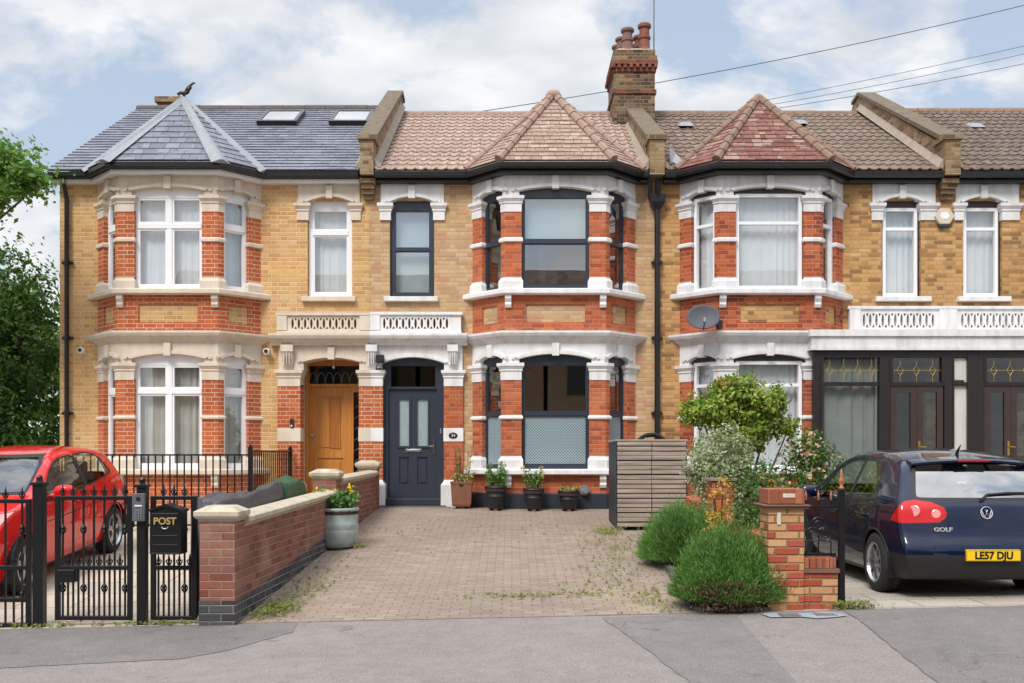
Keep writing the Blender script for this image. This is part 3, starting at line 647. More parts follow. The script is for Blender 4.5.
def bay(house, xc, st, ground=True):
    """one two-storey canted bay; st: materials and window style"""
    fl = bay_frames(xc); ol = Outline([(xc-BC, FW), (xc-BF, FW-BD), (xc+BF, FW-BD), (xc+BC, FW)])
    red, stone, yel = st['red'], st['stone'], st['yellow']
    pe, pc, pf = 0.25, 0.11, 0.285     # pier widths: wall end, corner on the cant, corner on the front
    piers = [(-.10, pe), (LC-pc, LC+pf), (LC+LF-pf, LC+LF+pc), (LT-pe, LT+.10)]
    opens = [(0, pe, LC-pc), (1, pf, LF-pf), (2, pc, LC-pe)]
    storeys = [(3.825, 4.03, 4.63, 4.73, 5.17, 5.444, 5.53, 5.60, 5.86), (.693, .92, 1.546, 1.633, 2.242, 2.538, 2.607, 2.694, 2.92)]
    for k, (zb, zp, b0, b1, c0, c1, zs, zc, zt) in enumerate(storeys):
        for a, b in piers:
            mb = MB(); mb.strip(ol, a, b, [(zb-.02, 0, 0), (c0+.02, 0, 0)], .20); p = mb.build('bay_pier', red, house)
            mb = MB(); mb.strip(ol, a, b, lev_plinth(zb, zp), .21); mb.build('pier_base', stone, p)
            mb = MB(); mb.strip(ol, a, b, lev_band(b0, b1), .17); mb.build('pier_band', stone, p)
            mb = MB(); mb.strip(ol, a, b, lev_cap(c0, c1), .21); mb.build('capital', stone, p)
        mb = MB()
        for (fi, u0, u1) in opens:
            f = fl[fi]; L = (LC, LF, LC)[fi]; w = .04
            crown = zc if fi == 1 else zc-.01
            o0, o1 = u0-w, u1+w
            notch = [(o0, c1-.03), (o0, zs)] + arc(o0, o1, zs, crown)[1:-1] + [(o1, zs), (o1, c1-.03)]
            mb.plate(f, [(0, c1-.03)] + notch + [(L, c1-.03), (L, zt), (0, zt)], -.16, .004)
            arch_trim(mb, f, o0, o1, zs, crown, .004, key=True)
        mb.build('lintel', stone, house)
        # windows
        for (fi, u0, u1) in opens:
            f = fl[fi]; w = .04; crown = zc if fi == 1 else zc-.01
            root, (g0, g1, h0, h1) = st['win'](house, f, u0-w, u1+w, zb-.01, zs, crown, k, fi)
            st['inner'](root, f, g0, g1, h0, h1, k, fi)
        mb = MB(); mb.strip(ol, -.12, LT+.12, lev_sill(zb-.105, zb), .25); mb.build('bay_sill', stone, house)
        for sgn, fi in ((0, 1), (1, 1)):
            u = LF-.0-.05 if sgn else .05; zz = zb-.105; f = fl[1]
            mb = MB(); prof = [(-.01, zz-.22), (.04, zz-.22), (.062, zz-.17), (.05, zz-.13), (.085, zz-.07), (.085, zz-.002), (-.01, zz-.002)]
            vs = [f.p(u+du, n_, z_) for du in (-.055, .055) for n_, z_ in prof]; m_ = len(prof)
            mb.add(vs, [tuple(range(m_)), tuple(range(m_, 2*m_))] + [(i, (i+1) % m_, (i+1) % m_+m_, i+m_) for i in range(m_)])
            mb.build('corbel', stone, house)
    # apron between the storeys with sunk yellow panels, and the base
    mb = MB()
    for fi in range(3):
        L = (LC, LF, LC)[fi]; f = fl[fi]
        hole = rect(.36, L-.36, 3.25, 3.56) if fi == 1 else (rect(.26, L-.20, 3.25, 3.56) if fi == 0 else rect(.20, L-.26, 3.25, 3.56))
        mb.plate(f, rect(0, L, 3.05, 3.73), -.14, 0, [hole])
    p = mb.build('bay_apron', red, house)
    mb = MB()
    for fi in range(3):
        L = (LC, LF, LC)[fi]; f = fl[fi]; mb.box(.15, L-.15, -.13, -.028, 3.20, 3.62, f)
    mb.build('apron_panel', yel, p)
    mb = MB(); mb.strip(ol, -.12, LT+.12, lev_cornice(2.90, 3.086), .25); mb.build('bay_cornice', stone, house)
    mb = MB(); mb.strip(ol, -.10, LT+.10, [(-.6, 0, 0), (.60, 0, 0)], .20); mb.build('bay_base', red, house)
    if st.get('plinth'):
        mb = MB(); mb.strip(ol, -.10, LT+.10, [(-.3, .03, 0), (.25, .03, 0), (.27, .01, 0)], .01); mb.build('plinth', st['plinth'], house)
    mb = MB(); pts = [(-BC, FW+.02), (-BF, FW-BD+.22), (BF, FW-BD+.22), (BC, FW+.02)]
    for z in (2.98, 5.88): mb.add([(xc+x, y, z+dz) for dz in (0, .04) for x, y in pts], [(0,1,2,3),(4,5,6,7),(0,1,5,4),(1,2,6,5),(2,3,7,6),(3,0,4,7)])
    mb.build('bay_floor', 'plaster', house)
    return ol

def single_window(house, x0, x1, z0, zs, zc, st, kind, sill_x, lint_x, z_cap=(5.16, 5.46)):
    root, g = st['single'](house, WALL, x0, x1, z0, zs, zc); st['inner1'](root, WALL, *g)
    mb = MB(); mb.box(sill_x[0], sill_x[1], -.08, .09, z0-.085, z0, WALL); mb.build('window_sill', st['sillmat'], house, bevel=.008)
    # lintel block with arch notch and shoulders
    a, b = lint_x; zt = 5.86
    mb = MB(); mb.plate(WALL, [(a, z_cap[1]-.01), (x0, z_cap[1]-.01), (x0, zs)] + arc(x0, x1, zs, zc)[1:-1] + [(x1, zs), (x1, z_cap[1]-.01), (b, z_cap[1]-.01), (b, zt), (a, zt)], -.10, .035)
    arch_trim(mb, WALL, x0, x1, zs, zc, .035, w=.06)
    l = mb.build('lintel', st['stone'], house)
    for u, v in ((a-.015, x0+.015), (x1-.015, b+.015)):
        mb = MB(); mb.strip(STRAIGHT, u+20, v+20, lev_cap(z_cap[0], z_cap[1], .02), .08); mb.build('capital', st['stone'], l)

def front_wall(house, x0, x1, xc, mat, holes, z1=5.95):
    hs = [rect(xc-BC+.10, xc+BC-.10, -.2, 5.7)] if xc is not None else []
    mb = MB(); mb.plate(WALL, rect(x0, x1, -.75, z1), -.28, 0, hs+[h for h in holes]); return mb.build('front_wall', mat, house)
def shell(house, x0, x1, side_l, side_r, mat):
    mb = MB(); mb.box(x0+.01, x1-.01, 22.2, 22.3, -.5, 5.9); mb.box(x0+.01, x1-.01, FW+.3, 22.2, 2.85, 3.0)
    mb.box(x0+.01, x1-.01, FW+.3, 22.2, 5.7, 5.8); mb.box((x0+x1)/2-.05, (x0+x1)/2+.05, FW+.35, 22.2, 0, 2.85)
    mb.box((x0+x1)/2+.5, (x0+x1)/2+.6, FW+.35, 22.2, 3.0, 5.7)
    mb.build('interior_wall', 'plaster', house)
    mb = MB(); mb.box(x0+.01, x1-.01, FW+.28, 22.2, -.15, -.02); mb.build('interior_floor', 'oakfloor', house)
    mb = MB()
    mb.box(x0, x0+.2, FW+.28, 26, -.75, 5.95); mb.build('side_wall', mat, house)
    mb = MB(); mb.box(x1-.2, x1-.001, FW+.28, 26, -.75, 5.95); mb.build('side_wall', mat, house)
    mb = MB(); mb.box(x0, x1-.001, 26, 26.2, -.75, 5.95); mb.build('rear_wall', mat, house)

def tiles(poly, row, wave=0.0, amp=0.0, stepz=0.02, du=None):
    """tiled roof slope: rows lap over each other, optional rolls; poly is a convex planar polygon, first edge along the eaves"""
    P = [Vector(q) for q in poly]; n = (P[1]-P[0]).cross(P[2]-P[0]).normalized()
    if n.z < 0: n = -n
    U = Vector((-n.y, n.x, 0)).normalized() if abs(n.x)+abs(n.y) > 1e-6 else Vector((1, 0, 0))
    V = n.cross(U)
    if V.z < 0: V = -V; U = -U
    o = P[0]; us = [(q-o).dot(U) for q in P]; vs_ = [(q-o).dot(V) for q in P]
    u0, u1, v0, v1 = min(us), max(us), min(vs_), max(vs_)
    du = du or (wave/6 if wave else 0.28)
    nu = max(2, int((u1-u0)/du)); nr = int(math.ceil((v1-v0)/row))
    verts = []; faces = []
    for r in range(nr):
        va = v0+r*row; vb = va+row
        base = len(verts)
        jit = [rnd.uniform(-.004, .004) for _ in range(nu+1)]
        for (v, h) in ((va, stepz*.05), (va+.002, stepz), (vb, .002)):
            for i in range(nu+1):
                u = u0+(u1-u0)*i/nu
                w = amp*(max(0, math.cos(2*math.pi*u/wave))**1.5 if wave else 0)
                verts.append(o+U*u+V*v+n*(h+w+(jit[i] if h == stepz and not wave else 0)))
        k = nu+1
        for a in range(2):
            for i in range(nu): faces.append((base+a*k+i, base+a*k+i+1, base+(a+1)*k+i+1, base+(a+1)*k+i))
    bm = bmesh.new(); bv = [bm.verts.new(q) for q in verts]
    for f in faces: bm.faces.new([bv[i] for i in f])
    c = sum(P, Vector())/len(P)
    for a, b in zip(P, P[1:]+P[:1]):
        pn = (b-a).cross(n).normalized()
        if pn.dot(c-a) > 0: pn = -pn
        bmesh.ops.bisect_plane(bm, geom=bm.verts[:]+bm.edges[:]+bm.faces[:], plane_co=a, plane_no=pn, clear_outer=True)
    bm.verts.index_update()
    V_ = [tuple(v.co) for v in bm.verts]; F_ = []
    for f in bm.faces:
        f.normal_update(); idx = [v.index for v in f.verts]
        F_.append(tuple(idx if f.normal.dot(n) > -0.3 else idx[::-1]))
    bm.free(); return V_, F_

EV, EZ = FW-.30, 5.98                      # eaves line
def main_roof(house, x0, x1, zr, mat, row, wave, amp, ridge_mat, yr=22.0):
    V_, F_ = tiles([(x0, EV, EZ), (x1, EV, EZ), (x1, yr, zr), (x0, yr, zr)], row, wave, amp, .022)
    mb = MB(); mb.add(V_, F_)
    yb = 26.3
    mb.add([(x0, yr, zr), (x1, yr, zr), (x1, yb, EZ), (x0, yb, EZ), (x0, EV, EZ-.02), (x1, EV, EZ-.02), (x1, yr, zr-.03), (x0, yr, zr-.03)], [(0, 1, 2, 3), (4, 5, 6, 7)])
    r = mb.build('roof', mat, house, recalc=False)
    mb = MB(); k = int((x1-x0)/.45)
    for i in range(k):
        a, b = x0+(x1-x0)*i/k, x0+(x1-x0)*(i+1)/k
        mb.tube([(a+.004, yr, zr-.03), (b-.004, yr, zr-.03)], .105+rnd.uniform(-.004, .004), 10)
    mb.build('ridge', ridge_mat, r)
    return r
def on_roof(x, y, zr, d=0.0):
    t = (y-EV)/(22.0-EV); return (x, y - d*.5, EZ+(zr-EZ)*t+d*.85)
def bay_roof(house, ol, xc, zr, mat, hip_mat, ya=18.24, za=7.55, row=.11, flat_hip=False, outer_hips=True):
    d = .27
    ch = Outline([(-30, FW)]+[tuple(q) for q in ol.p]+[(30, FW)]).chain(0, 59, d)[1:-1]
    WL, FL, FR, WR = [Vector((x, y, EZ+.01)) for x, y in ch]
    A = Vector((xc, ya, za)); slope = (zr-EZ)/(22-EV); Rp = Vector((xc, EV+(za-EZ)/slope, za))
    mb = MB()
    for tri in ((FL, FR, A), (WL, FL, A), (FR, WR, A)):
        mb.add(*tiles([tuple(q) for q in tri], row, 0, 0, .014))
    mb.add([WL, A, Rp, WR], [(0, 1, 2), (1, 3, 2)])
    mb.add([q-Vector((0, 0, .03)) for q in (WL, FL, FR, WR, A)], [(0, 1, 4), (1, 2, 4), (2, 3, 4)])
    r = mb.build('bay_roof', mat, house, recalc=False)
    for q, w in ((FL, 1), (FR, 1), (WL, .8), (WR, .8)):
        if w < 1 and not outer_hips: continue
        mb = MB(); m = 1 if flat_hip else 9
        q2 = q + (A-q)*.0
        if flat_hip:
            dv = (A-q).normalized(); out = Vector(((q-Vector((xc, FW+.4, q.z))).x, (q-Vector((xc, FW+.4, q.z))).y, 0)).normalized(); sd_ = dv.cross(out).normalized(); up = sd_.cross(dv).normalized()
            if up.z < 0: up = -up
            ww = .17*w
            vs = [p + sd_*sx*ww*ws + up*(h) for p, ws in ((q-dv*.05, 1.0), (A, .45)) for sx, h in ((-1, -.03), (-.18, .045), (.18, .045), (1, -.03))]
            mb.add(vs, [(0, 1, 5, 4), (1, 2, 6, 5), (2, 3, 7, 6), (0, 1, 2, 3), (4, 5, 6, 7)])
        else:
            for i in range(m):
                a, b = q+(A-q)*(i/m), q+(A-q)*((i+1)/m); up = Vector((0, 0, .012))
                mb.tube([a+up, b+up*1.0], [.074*w+.010, .074*w-.004], 8)
        mb.build('hip', hip_mat, r, smooth=False)
    return r, A

def party_parapet(house, x, w, zr, mat, cap, left_shade=False, corb=True):
    # raised gable wall following the roof slope
    y0, z0, y1, z1 = FW-.27, EZ+.12, 22.05, zr+.42
    mb = MB(); f = Fr(x-w/2, 0, math.pi/2)
    vs = [(xx, y, z) for xx in (x-w/2, x+w/2) for y, z in ((FW+.1, 5.5), (y0+.55, 5.9), (y0+.30, z0+.50), (y1, z1-.07), (y1+.35, z1-.12), (26, 5.9), (26, 5.5))]
    k = 7; mb.add(vs, [tuple(range(k)), tuple(range(k, 2*k))]+[(i, (i+1) % k, (i+1) % k+k, i+k) for i in range(k)])
    p = mb.build('parapet', mat, house)
    mb = MB(); e = .035
    vs = [(xx, y, z) for xx in (x-w/2-e, x+w/2+e) for y, z in ((y0+.12, z0+.47), (y0+.12, z0+.56), (y1, z1), (y1+.4, z1-.07), (y1+.4, z1-.14), (y1, z1-.07))]
    k = 6; mb.add(vs, [tuple(range(k)), tuple(range(k, 2*k))]+[(i, (i+1) % k, (i+1) % k+k, i+k) for i in range(k)])
    mb.build('coping', cap, p)
    # kneeler block and stepped corbels at the eaves
    mb = MB(); mb.box(x-w/2+.015, x+w/2-.015, y0-.05, y0+.6, 5.90, z0+.42); mb.box(x-w/2-.025, x+w/2+.025, y0-.09, y0+.42, z0+.42, z0+.50)
    mb.build('kneeler', mat, p)
    if corb:
        mb = MB()
        for i in range(4): mb.box(x-w/2+.015*i, x+w/2-.015*i, FW-.24+.055*i, FW+.02, 5.86-.085*(i+1), 5.86-.085*i-.006)
        mb.build('stepped_corbel', mat, p)
    # cement fillet where the tiles meet the wall
    mb = MB()
    for sx in (-1, 1):
        xx = x+sx*w/2; a = on_roof(xx, EV+.05, zr); b = on_roof(xx, 21.95, zr)
        mb.add([(xx-sx*.01, a[1], a[2]+.02), (xx+sx*.10, a[1], a[2]+.035), (xx-sx*.01, a[1], a[2]+.17), (xx-sx*.01, b[1], b[2]+.02), (xx+sx*.10, b[1], b[2]+.035), (xx-sx*.01, b[1], b[2]+.17)], [(0, 1, 2), (3, 4, 5), (0, 1, 4, 3), (1, 2, 5, 4), (2, 0, 3, 5)])
    mb.build('flashing', 'cement', p)

def eaves(house, x0, x1, ol, fascia, gutter):
    pts = [(x0, FW)]+[tuple(q) for q in ol.p]+[(x1, FW)]; o = Outline(pts); L = o.L[-1]
    mb = MB(); mb.strip(o, 0, L, [(5.80, .03, 0), (5.80, .16, 0), (5.95, .16, 0), (5.95, .03, 0)], .02); mb.build('fascia', fascia, house)
    mb = MB(); mb.strip(o, 0, L, [(5.885, .17, 0), (5.86, .21, 0), (5.86, .25, 0), (5.89, .285, 0), (5.955, .29, 0)], -.16); mb.build('gutter', gutter, house)

def balustrade(house, x0, x1, z0, z1, n, mat, pitch=.112, name='balustrade', el=.03, er=.03):
    f = WALL; mb = MB(); holes = []
    k = int((x1-x0-.34)/pitch); st = (x0+x1)/2-k*pitch/2; zm = (z0+z1)/2-.005; H = (z1-z0)*.25
    for i in range(k):
        u = st+(i+.5)*pitch
        holes.append([(u+.024*math.sin(t), zm-H*math.cos(t)) for t in [j*2*math.pi/8 for j in range(8)]])
        if i < k-1:
            v = u+pitch/2
            holes.append([(v-.027, zm+H), (v, zm+H*.5), (v+.027, zm+H)]); holes.append([(v-.027, zm-H), (v+.027, zm-H), (v, zm-H*.5)])
    mb.plate(f, rect(x0, x1, z0+.03, z1-.05), n-.08, n, holes)
    mb.box(x0-el, x1+er, n-.10, n+.035, z1-.05, z1, f); mb.box(x0-el*.3, x1+er*.3, n-.09, n+.02, z0, z0+.06, f)
    return mb.build(name, mat, house)

def bracket(house, x, w, z0, z1, n, mat):
    mb = MB(); prof = [(-.02, z0), (n+.01, z0), (n+.05, z0+.08), (n+.05, z0+.3*(z1-z0)), (n+.11, z0+.72*(z1-z0)), (n+.11, z1), (-.02, z1)]
    m = len(prof); vs = [WALL.p(x+sx*w/2*(0.85 if i < 3 else 1), a, b) for sx in (-1, 1) for i, (a, b) in enumerate(prof)]
    mb.add(vs, [tuple(range(m)), tuple(range(m, 2*m))]+[(i, (i+1) % m, (i+1) % m+m, i+m) for i in range(m)])
    for q in (-.25, 0, .25): mb.box(x+q*w-.006, x+q*w+.006, n+.05, n+.125, z0+.1, z1-.14, WALL)
    mb.box(x-w/2-.015, x+w/2+.015, -.02, n+.13, z1-.12, z1, WALL)
    return mb.build('bracket', mat, house)

def porch_pier(house, x0, x1, red, stone, d=.05, block=True, base=True, split=None):
    mb = MB(); mb.strip(STRAIGHT, x0+20, x1+20, [(-.1, d, 0), (2.2, d, 0)], .25); p = mb.build('porch_pier', red, house)
    def part(nm, lv, din):
        if split is None:
            mb = MB(); mb.strip(STRAIGHT, x0+20, x1+20, lv, din); mb.build(nm, stone, p)
        else:       # half and half, where two owners painted up to the party line
            xm, s2 = split
            e0 = [(z, d_, e) for z, d_, e in lv]
            for (a, b, m_, sx) in ((x0, xm, stone, 0), (xm+.001, x1, s2, 1)):
                mb = MB(); rings = []
                for z, d_, e in lv:
                    q0, q1 = a-(e if sx == 0 else 0), b+(e if sx == 1 else 0)
                    rings += [WALL.p(q0, d_, z), WALL.p(q1, d_, z), WALL.p(q1, -din, z), WALL.p(q0, -din, z)]
                k = len(lv); fs = [(0, 1, 2, 3), (4*k-4, 4*k-3, 4*k-2, 4*k-1)]
                for i in range(k-1):
                    for j in range(4): fs.append((4*i+j, 4*i+(j+1) % 4, 4*i+4+(j+1) % 4, 4*i+4+j))
                mb.add(rings, fs); mb.build(nm, m_, p)
    part('capital', lev_cap(2.17, 2.457, d), .26)
    if block: part('stone_block', [(1.18, d+.012, .006), (1.42, d+.012, .006)], .26)
    if base: part('pier_base', [(-.1, d+.06, .05), (.40, d+.06, .05), (.47, d+.02, .0), (.49, d+.012, .0)], .26)
    return p

def downpipe(house, x, y, z0, z1, r=.045, hopper=True, top=None, mat='blackp'):
    mb = MB(); pts = [(x, y, z0), (x, y, z1)]
    mb.tube(pts, r, 10)
    if top: mb.tube([(x, y, z1-.03), (x+top[0]*.5, y+top[1]*.5, z1+top[2]*.5), (x+top[0], y+top[1], z1+top[2])], r*.95, 10)
    for z in np.arange(z0+.4, z1, 1.35): mb.tube([(x, y, z), (x, y, z+.07)], r+.014, 10); mb.box(x-.10, x+.10, y+.02, y+.06, z+.01, z+.06)
    if hopper: mb.add([(x+sx*w, y+sy*w*.8, z) for z, w in ((z1-.02, .055), (z1+.10, .13), (z1+.24, .14)) for sx, sy in ((-1, -1), (1, -1), (1, 1), (-1, 1))], [(0,1,2,3),(8,9,10,11)]+[(a*4+i, a*4+(i+1) % 4, a*4+4+(i+1) % 4, a*4+4+i) for a in (0, 1) for i in range(4)])
    return mb.build('downpipe', mat, house)

# ------------------------------------------------------------------ the terrace, house by house
PL, PR, P3, XE0, XE1 = -2.57, 2.57, 7.80, -8.14, 13.03
def reflection_sheet(root, f, g0, g1, h0, h1, mat, n, z0=None, z1=None, name='sky_reflection'):
    mb = MB(); mb.box(g0-.03, g1+.03, n-.004, n, (z0 if z0 is not None else h0)-.02, (z1 if z1 is not None else h1)+.02, f); return mb.build(name, mat, root)  # opaque sheet behind the pane, added to imitate a reflection in it

# --- end house, repointed and slated, cream stone
A = thing('terraced_house', 'end terrace house with grey slate roof, cream stone trim and an oak front door', 'house', (-5.35, FW, 0), 'houses of the terrace')
def win_a(h, f, u0, u1, z0, zs, zc, k, fi):
    tz = 4.94 if k == 0 else 2.05
    return window(h, f, u0, u1, z0, zs, zc, 'upvc', border=.075, bar=.085, mull=((u0+u1)/2,) if fi == 1 else (), trans=(tz,), head=zs-.105, inner_bar=.035)
def inner_a(root, f, g0, g1, h0, h1, k, fi):
    if k == 0: curtain(f, g0-.05, g1+.05, h0-.04, h1+.03, -.24, 'net', root)
    else: curtain(f, g0-.05, g1+.05, h0-.04, h1+.03, -.24, 'net_grey', root, wl=.16, amp=.03)
st_a = dict(red='red_new', stone='stone', yellow='yellow_new', win=win_a, inner=inner_a, sillmat='stone',
    single=lambda h, f, a, b, z0, zs, zc: window(h, f, a, b, z0, zs, zc, 'upvc', border=.075, bar=.085, trans=(4.95,), head=zs-.10, inner_bar=.03),
    inner1=lambda root, f, g: curtain(f, g[0]-.05, g[1]+.05, g[2]-.04, g[3]+.03, -.24, 'net', root))
st_a['inner1'] = lambda root, f, g0, g1, h0, h1: curtain(f, g0-.05, g1+.05, h0-.04, h1+.03, -.24, 'net', root)
XA = -5.985
front_wall(A, XE0, PL-.002, XA, 'yellow_new', [rect(-3.86, -2.68, -.2, 2.72), rect(-3.68, -2.88, 3.74, 5.52)])
shell(A, XE0, PL, 0, 0, 'yellow_new')
olA = bay(A, XA, st_a)
single_window(A, -3.672, -2.885, 3.78, 5.47, 5.573, st_a, 0, (-3.78, -2.81), (-3.85, -2.736))
eaves(A, XE0-.1, PL-.16, olA, 'upvc', 'blackp')
ZRA = 8.55
ra = main_roof(A, XE0-.10, PL-.14, ZRA, 'slate', .20, 0, 0, 'ridge_dark')
mb = MB(); mb.add([(x, y, z) for x in (XE0, XE0+.2) for y, z in ((EV+.3, 5.9), (22, ZRA-.06), (26, 5.95))], [(0, 1, 2), (3, 4, 5), (0, 1, 4, 3), (1, 2, 5, 4)]); mb.build('gable_wall', 'yellow_new', A)
brA, apA = bay_roof(A, olA, XA, ZRA, 'slate', 'lead', za=7.44, row=.16, flat_hip=True)
for (px0, px1) in ((-5.24, -4.42), (-3.76, -2.94)):        # roof lights lie in the slope
    q = [on_roof(x, y, ZRA, d) for d in (.03, .12) for x, y in ((px0, 20.55), (px1, 20.55), (px1, 21.45), (px0, 21.45))]
    c = lambda i, k: tuple(q[i][j]+(q[4+((i-4+2) % 4)][j]-q[i][j])*k for j in range(3))
    qi = [c(i, .09) for i in range(4, 8)]
    mb = MB(); mb.add(q+qi, [(0, 1, 5, 4), (1, 2, 6, 5), (2, 3, 7, 6), (3, 0, 4, 7), (4, 5, 9, 8), (5, 6, 10, 9), (6, 7, 11, 10), (7, 4, 8, 11)])
    sk = mb.build('skylight', 'blackp', ra)
    mb = MB(); mb.add([(a, b, c_-.012) for a, b, c_ in qi], [(0, 1, 2, 3)]); 
    mb.build('skylight_glass', 'skyglass', sk, recalc=False)
# stub of the old stack behind the ridge
mb = MB(); mb.box(-7.95, -7.52, 22.5, 23.0, 7.8, 8.86); mb.box(-8.02, -7.44, 22.43, 23.07, 8.86, 8.98); mb.build('chimney', 'parapet', ra)
# winged beast on the tip of the bay roof
mb = MB(); ax, ay, az = apA
mb.lathe((ax, ay, az-.05), [(.10, -.05), (.06, .05), (.07, .09), (.03, .13)], 10)
mb.tube([(ax-.20, ay, az+.13), (ax-.10, ay, az+.17), (ax+.0, ay, az+.15), (ax+.10, ay, az+.18), (ax+.16, ay, az+.28), (ax+.20, ay, az+.40), (ax+.30, ay, az+.47), (ax+.36, ay, az+.47)], [.03, .05, .07, .06, .05, .04, .03, .01], 8)
mb.tube([(ax-.10, ay-.02, az+.15), (ax-.14, ay-.06, az+.06)], .02, 6); mb.tube([(ax+.06, ay-.02, az+.15), (ax+.04, ay-.06, az+.05)], .02, 6)
mb.add([(ax+.02, ay-.05, az+.2), (ax+.16, ay-.12, az+.36), (ax+.28, ay-.08, az+.30), (ax+.12, ay-.03, az+.16), (ax+.02, ay-.03, az+.2), (ax+.16, ay-.10, az+.36), (ax+.28, ay-.06, az+.30), (ax+.12, ay-.01, az+.16)], [(0,1,2,3),(4,5,6,7),(0,1,5,4),(1,2,6,5),(2,3,7,6),(3,0,4,7)])
mb.v = [tuple(ap_+(q_-ap_)*.6 for q_, ap_ in zip(q, apA)) for q in mb.v]; mb.build('finial', 'bronze', brA, smooth=True)
downpipe(A, -7.98, FW-.08, -.1, 5.55, .04, hopper=False, top=(-.0, -.16, .28))
# porch of the end house (cream half)
porch_pier(A, -4.207, -3.80, 'red_new', 'stone')
pp = porch_pier(A, -2.75, -2.32, 'red_new', 'stone', split=(-2.535, 'white'))
def porch_lintel(h, a, b, n0, n1_, u0, u1, zs, zc, mat, key=True):
    mb = MB(); mb.plate(WALL, [(a, 2.455), (u0, 2.455), (u0, zs)]+arc(u0, u1, zs, zc)[1:-1]+[(u1, zs), (u1, 2.455), (b, 2.455), (b, 2.905), (a, 2.905)], n0, n1_)
    arch_trim(mb, WALL, u0, u1, zs, zc, n1_, w=.05, t=.03, key=key); return mb.build('porch_lintel', mat, h)
porch_lintel(A, -4.19, -2.536, -.30, .05, -3.74, -2.74, 2.60, 2.68, 'stone')
bracket(A, -4.02, .19, 2.457, 2.905, .05, 'stone'); 
def half_cornice(h, a, b, mat):
    mb = MB(); mb.strip(STRAIGHT, a+20, b+20, [(z, d, 0) for z, d, e in lev_cornice(2.90, 3.10, .10)], .05); mb.build('porch_cornice', mat, h)
half_cornice(A, -4.33, -2.536, 'stone'); balustrade(A, -4.19, -2.536, 3.10, 3.48, .13, 'stone', er=0)
for a_, b_ in ((-2.72, -2.536), (-4.20, -4.02)): mb = MB(); mb.box(a_, b_, .12, .16, 3.165, 3.425, WALL); mb.build('balustrade_block', 'stone', A)
# recess and oak door
mb = MB(); mb.box(-3.90, -3.845, -.72, -.285, -.05, 2.75, WALL); mb.box(-2.70, -2.64, -.72, -.285, -.05, 2.75, WALL); mb.box(-3.9, -2.64, -.72, -.285, 2.70, 2.78, WALL); mb.build('porch_reveal', 'stone', A)
mb = MB(); mb.box(-3.85, -2.70, -.60, .22, -.2, .02, WALL); mb.build('door_step', 'conc', A)
N0 = -.60
mb = MB(); mb.plate(WALL, rect(-3.84, -2.70, .02, 2.70), N0-.06, N0+.03, [rect(-3.765, -2.80, 2.255, 2.59), rect(-3.765, -2.985, .03, 2.20), rect(-2.945, -2.80, .55, 2.10)])
fd = mb.build('door_frame', 'oak', A)
mb = MB(); f = WALL
mb.plate(f, rect(-3.763, -2.987, .04, 2.198), N0-.04, N0, [rect(-3.61, -3.14, 1.02, 2.02), rect(-3.61, -3.14, .58, .88), rect(-3.61, -3.14, .14, .46)])
for (a, b, z0, z1) in ((-3.61, -3.14, 1.02, 2.02), (-3.61, -3.14, .58, .88), (-3.61, -3.14, .14, .46)):
    mb.box(a-.005, b+.005, N0-.035, N0-.022, z0-.005, z1+.005, f)
    if z1-z0 < .6: mb.box(a+.07, b-.07, N0-.025, N0-.004, z0+.06, z1-.06, f)
    else: mb.box(a+.05, (a+b)/2-.02, N0-.025, N0-.008, z0+.06, z1-.06, f)
dl = mb.build('front_door', 'oak', A)
mb = MB(); mb.box(-3.385, -3.19, N0-.024, N0-.006, 1.06, 1.98, f); mb.build('door_panel', 'oak_mid', dl)
mb = MB(); mb.lathe(f.p(-3.70, N0+.03, 1.30), [(.0, -.03), (.032, -.03), (.038, 0), (.028, .03), (.0, .03)], 10, 'y'); mb.build('door_knob', 'chrome', dl)
mb = MB(); mb.box(-3.77, -2.795, N0-.03, N0-.024, 2.25, 2.595, f); mb.box(-2.95, -2.795, N0-.03, N0-.024, .54, 2.11, f); mb.build('leaded_glass', 'glass_dark', fd)
mb = MB()
for i in range(6):
    u = -3.7+i*.15; mb.tube([f.p(u+.075*math.cos(t), N0-.02, 2.27+.2*math.sin(t)) for t in np.linspace(0, math.pi, 9)], .005, 4)
for i in range(8): mb.tube([f.p(-2.945, N0-.02, .6+.2*i), f.p(-2.80, N0-.02, .7+.2*i)], .004, 4)
mb.build('lead_came', 'lead', fd)
mb = MB(); mb.tube([f.p(-3.27, -.33, 2.70), f.p(-3.27, -.33, 2.60)], .008, 6); mb.lathe(f.p(-3.27, -.33, 2.5), [(.0, .10), (.022, .09), (.03, .03), (.0, 0)], 10); mb.build('porch_lamp', 'chrome', A)

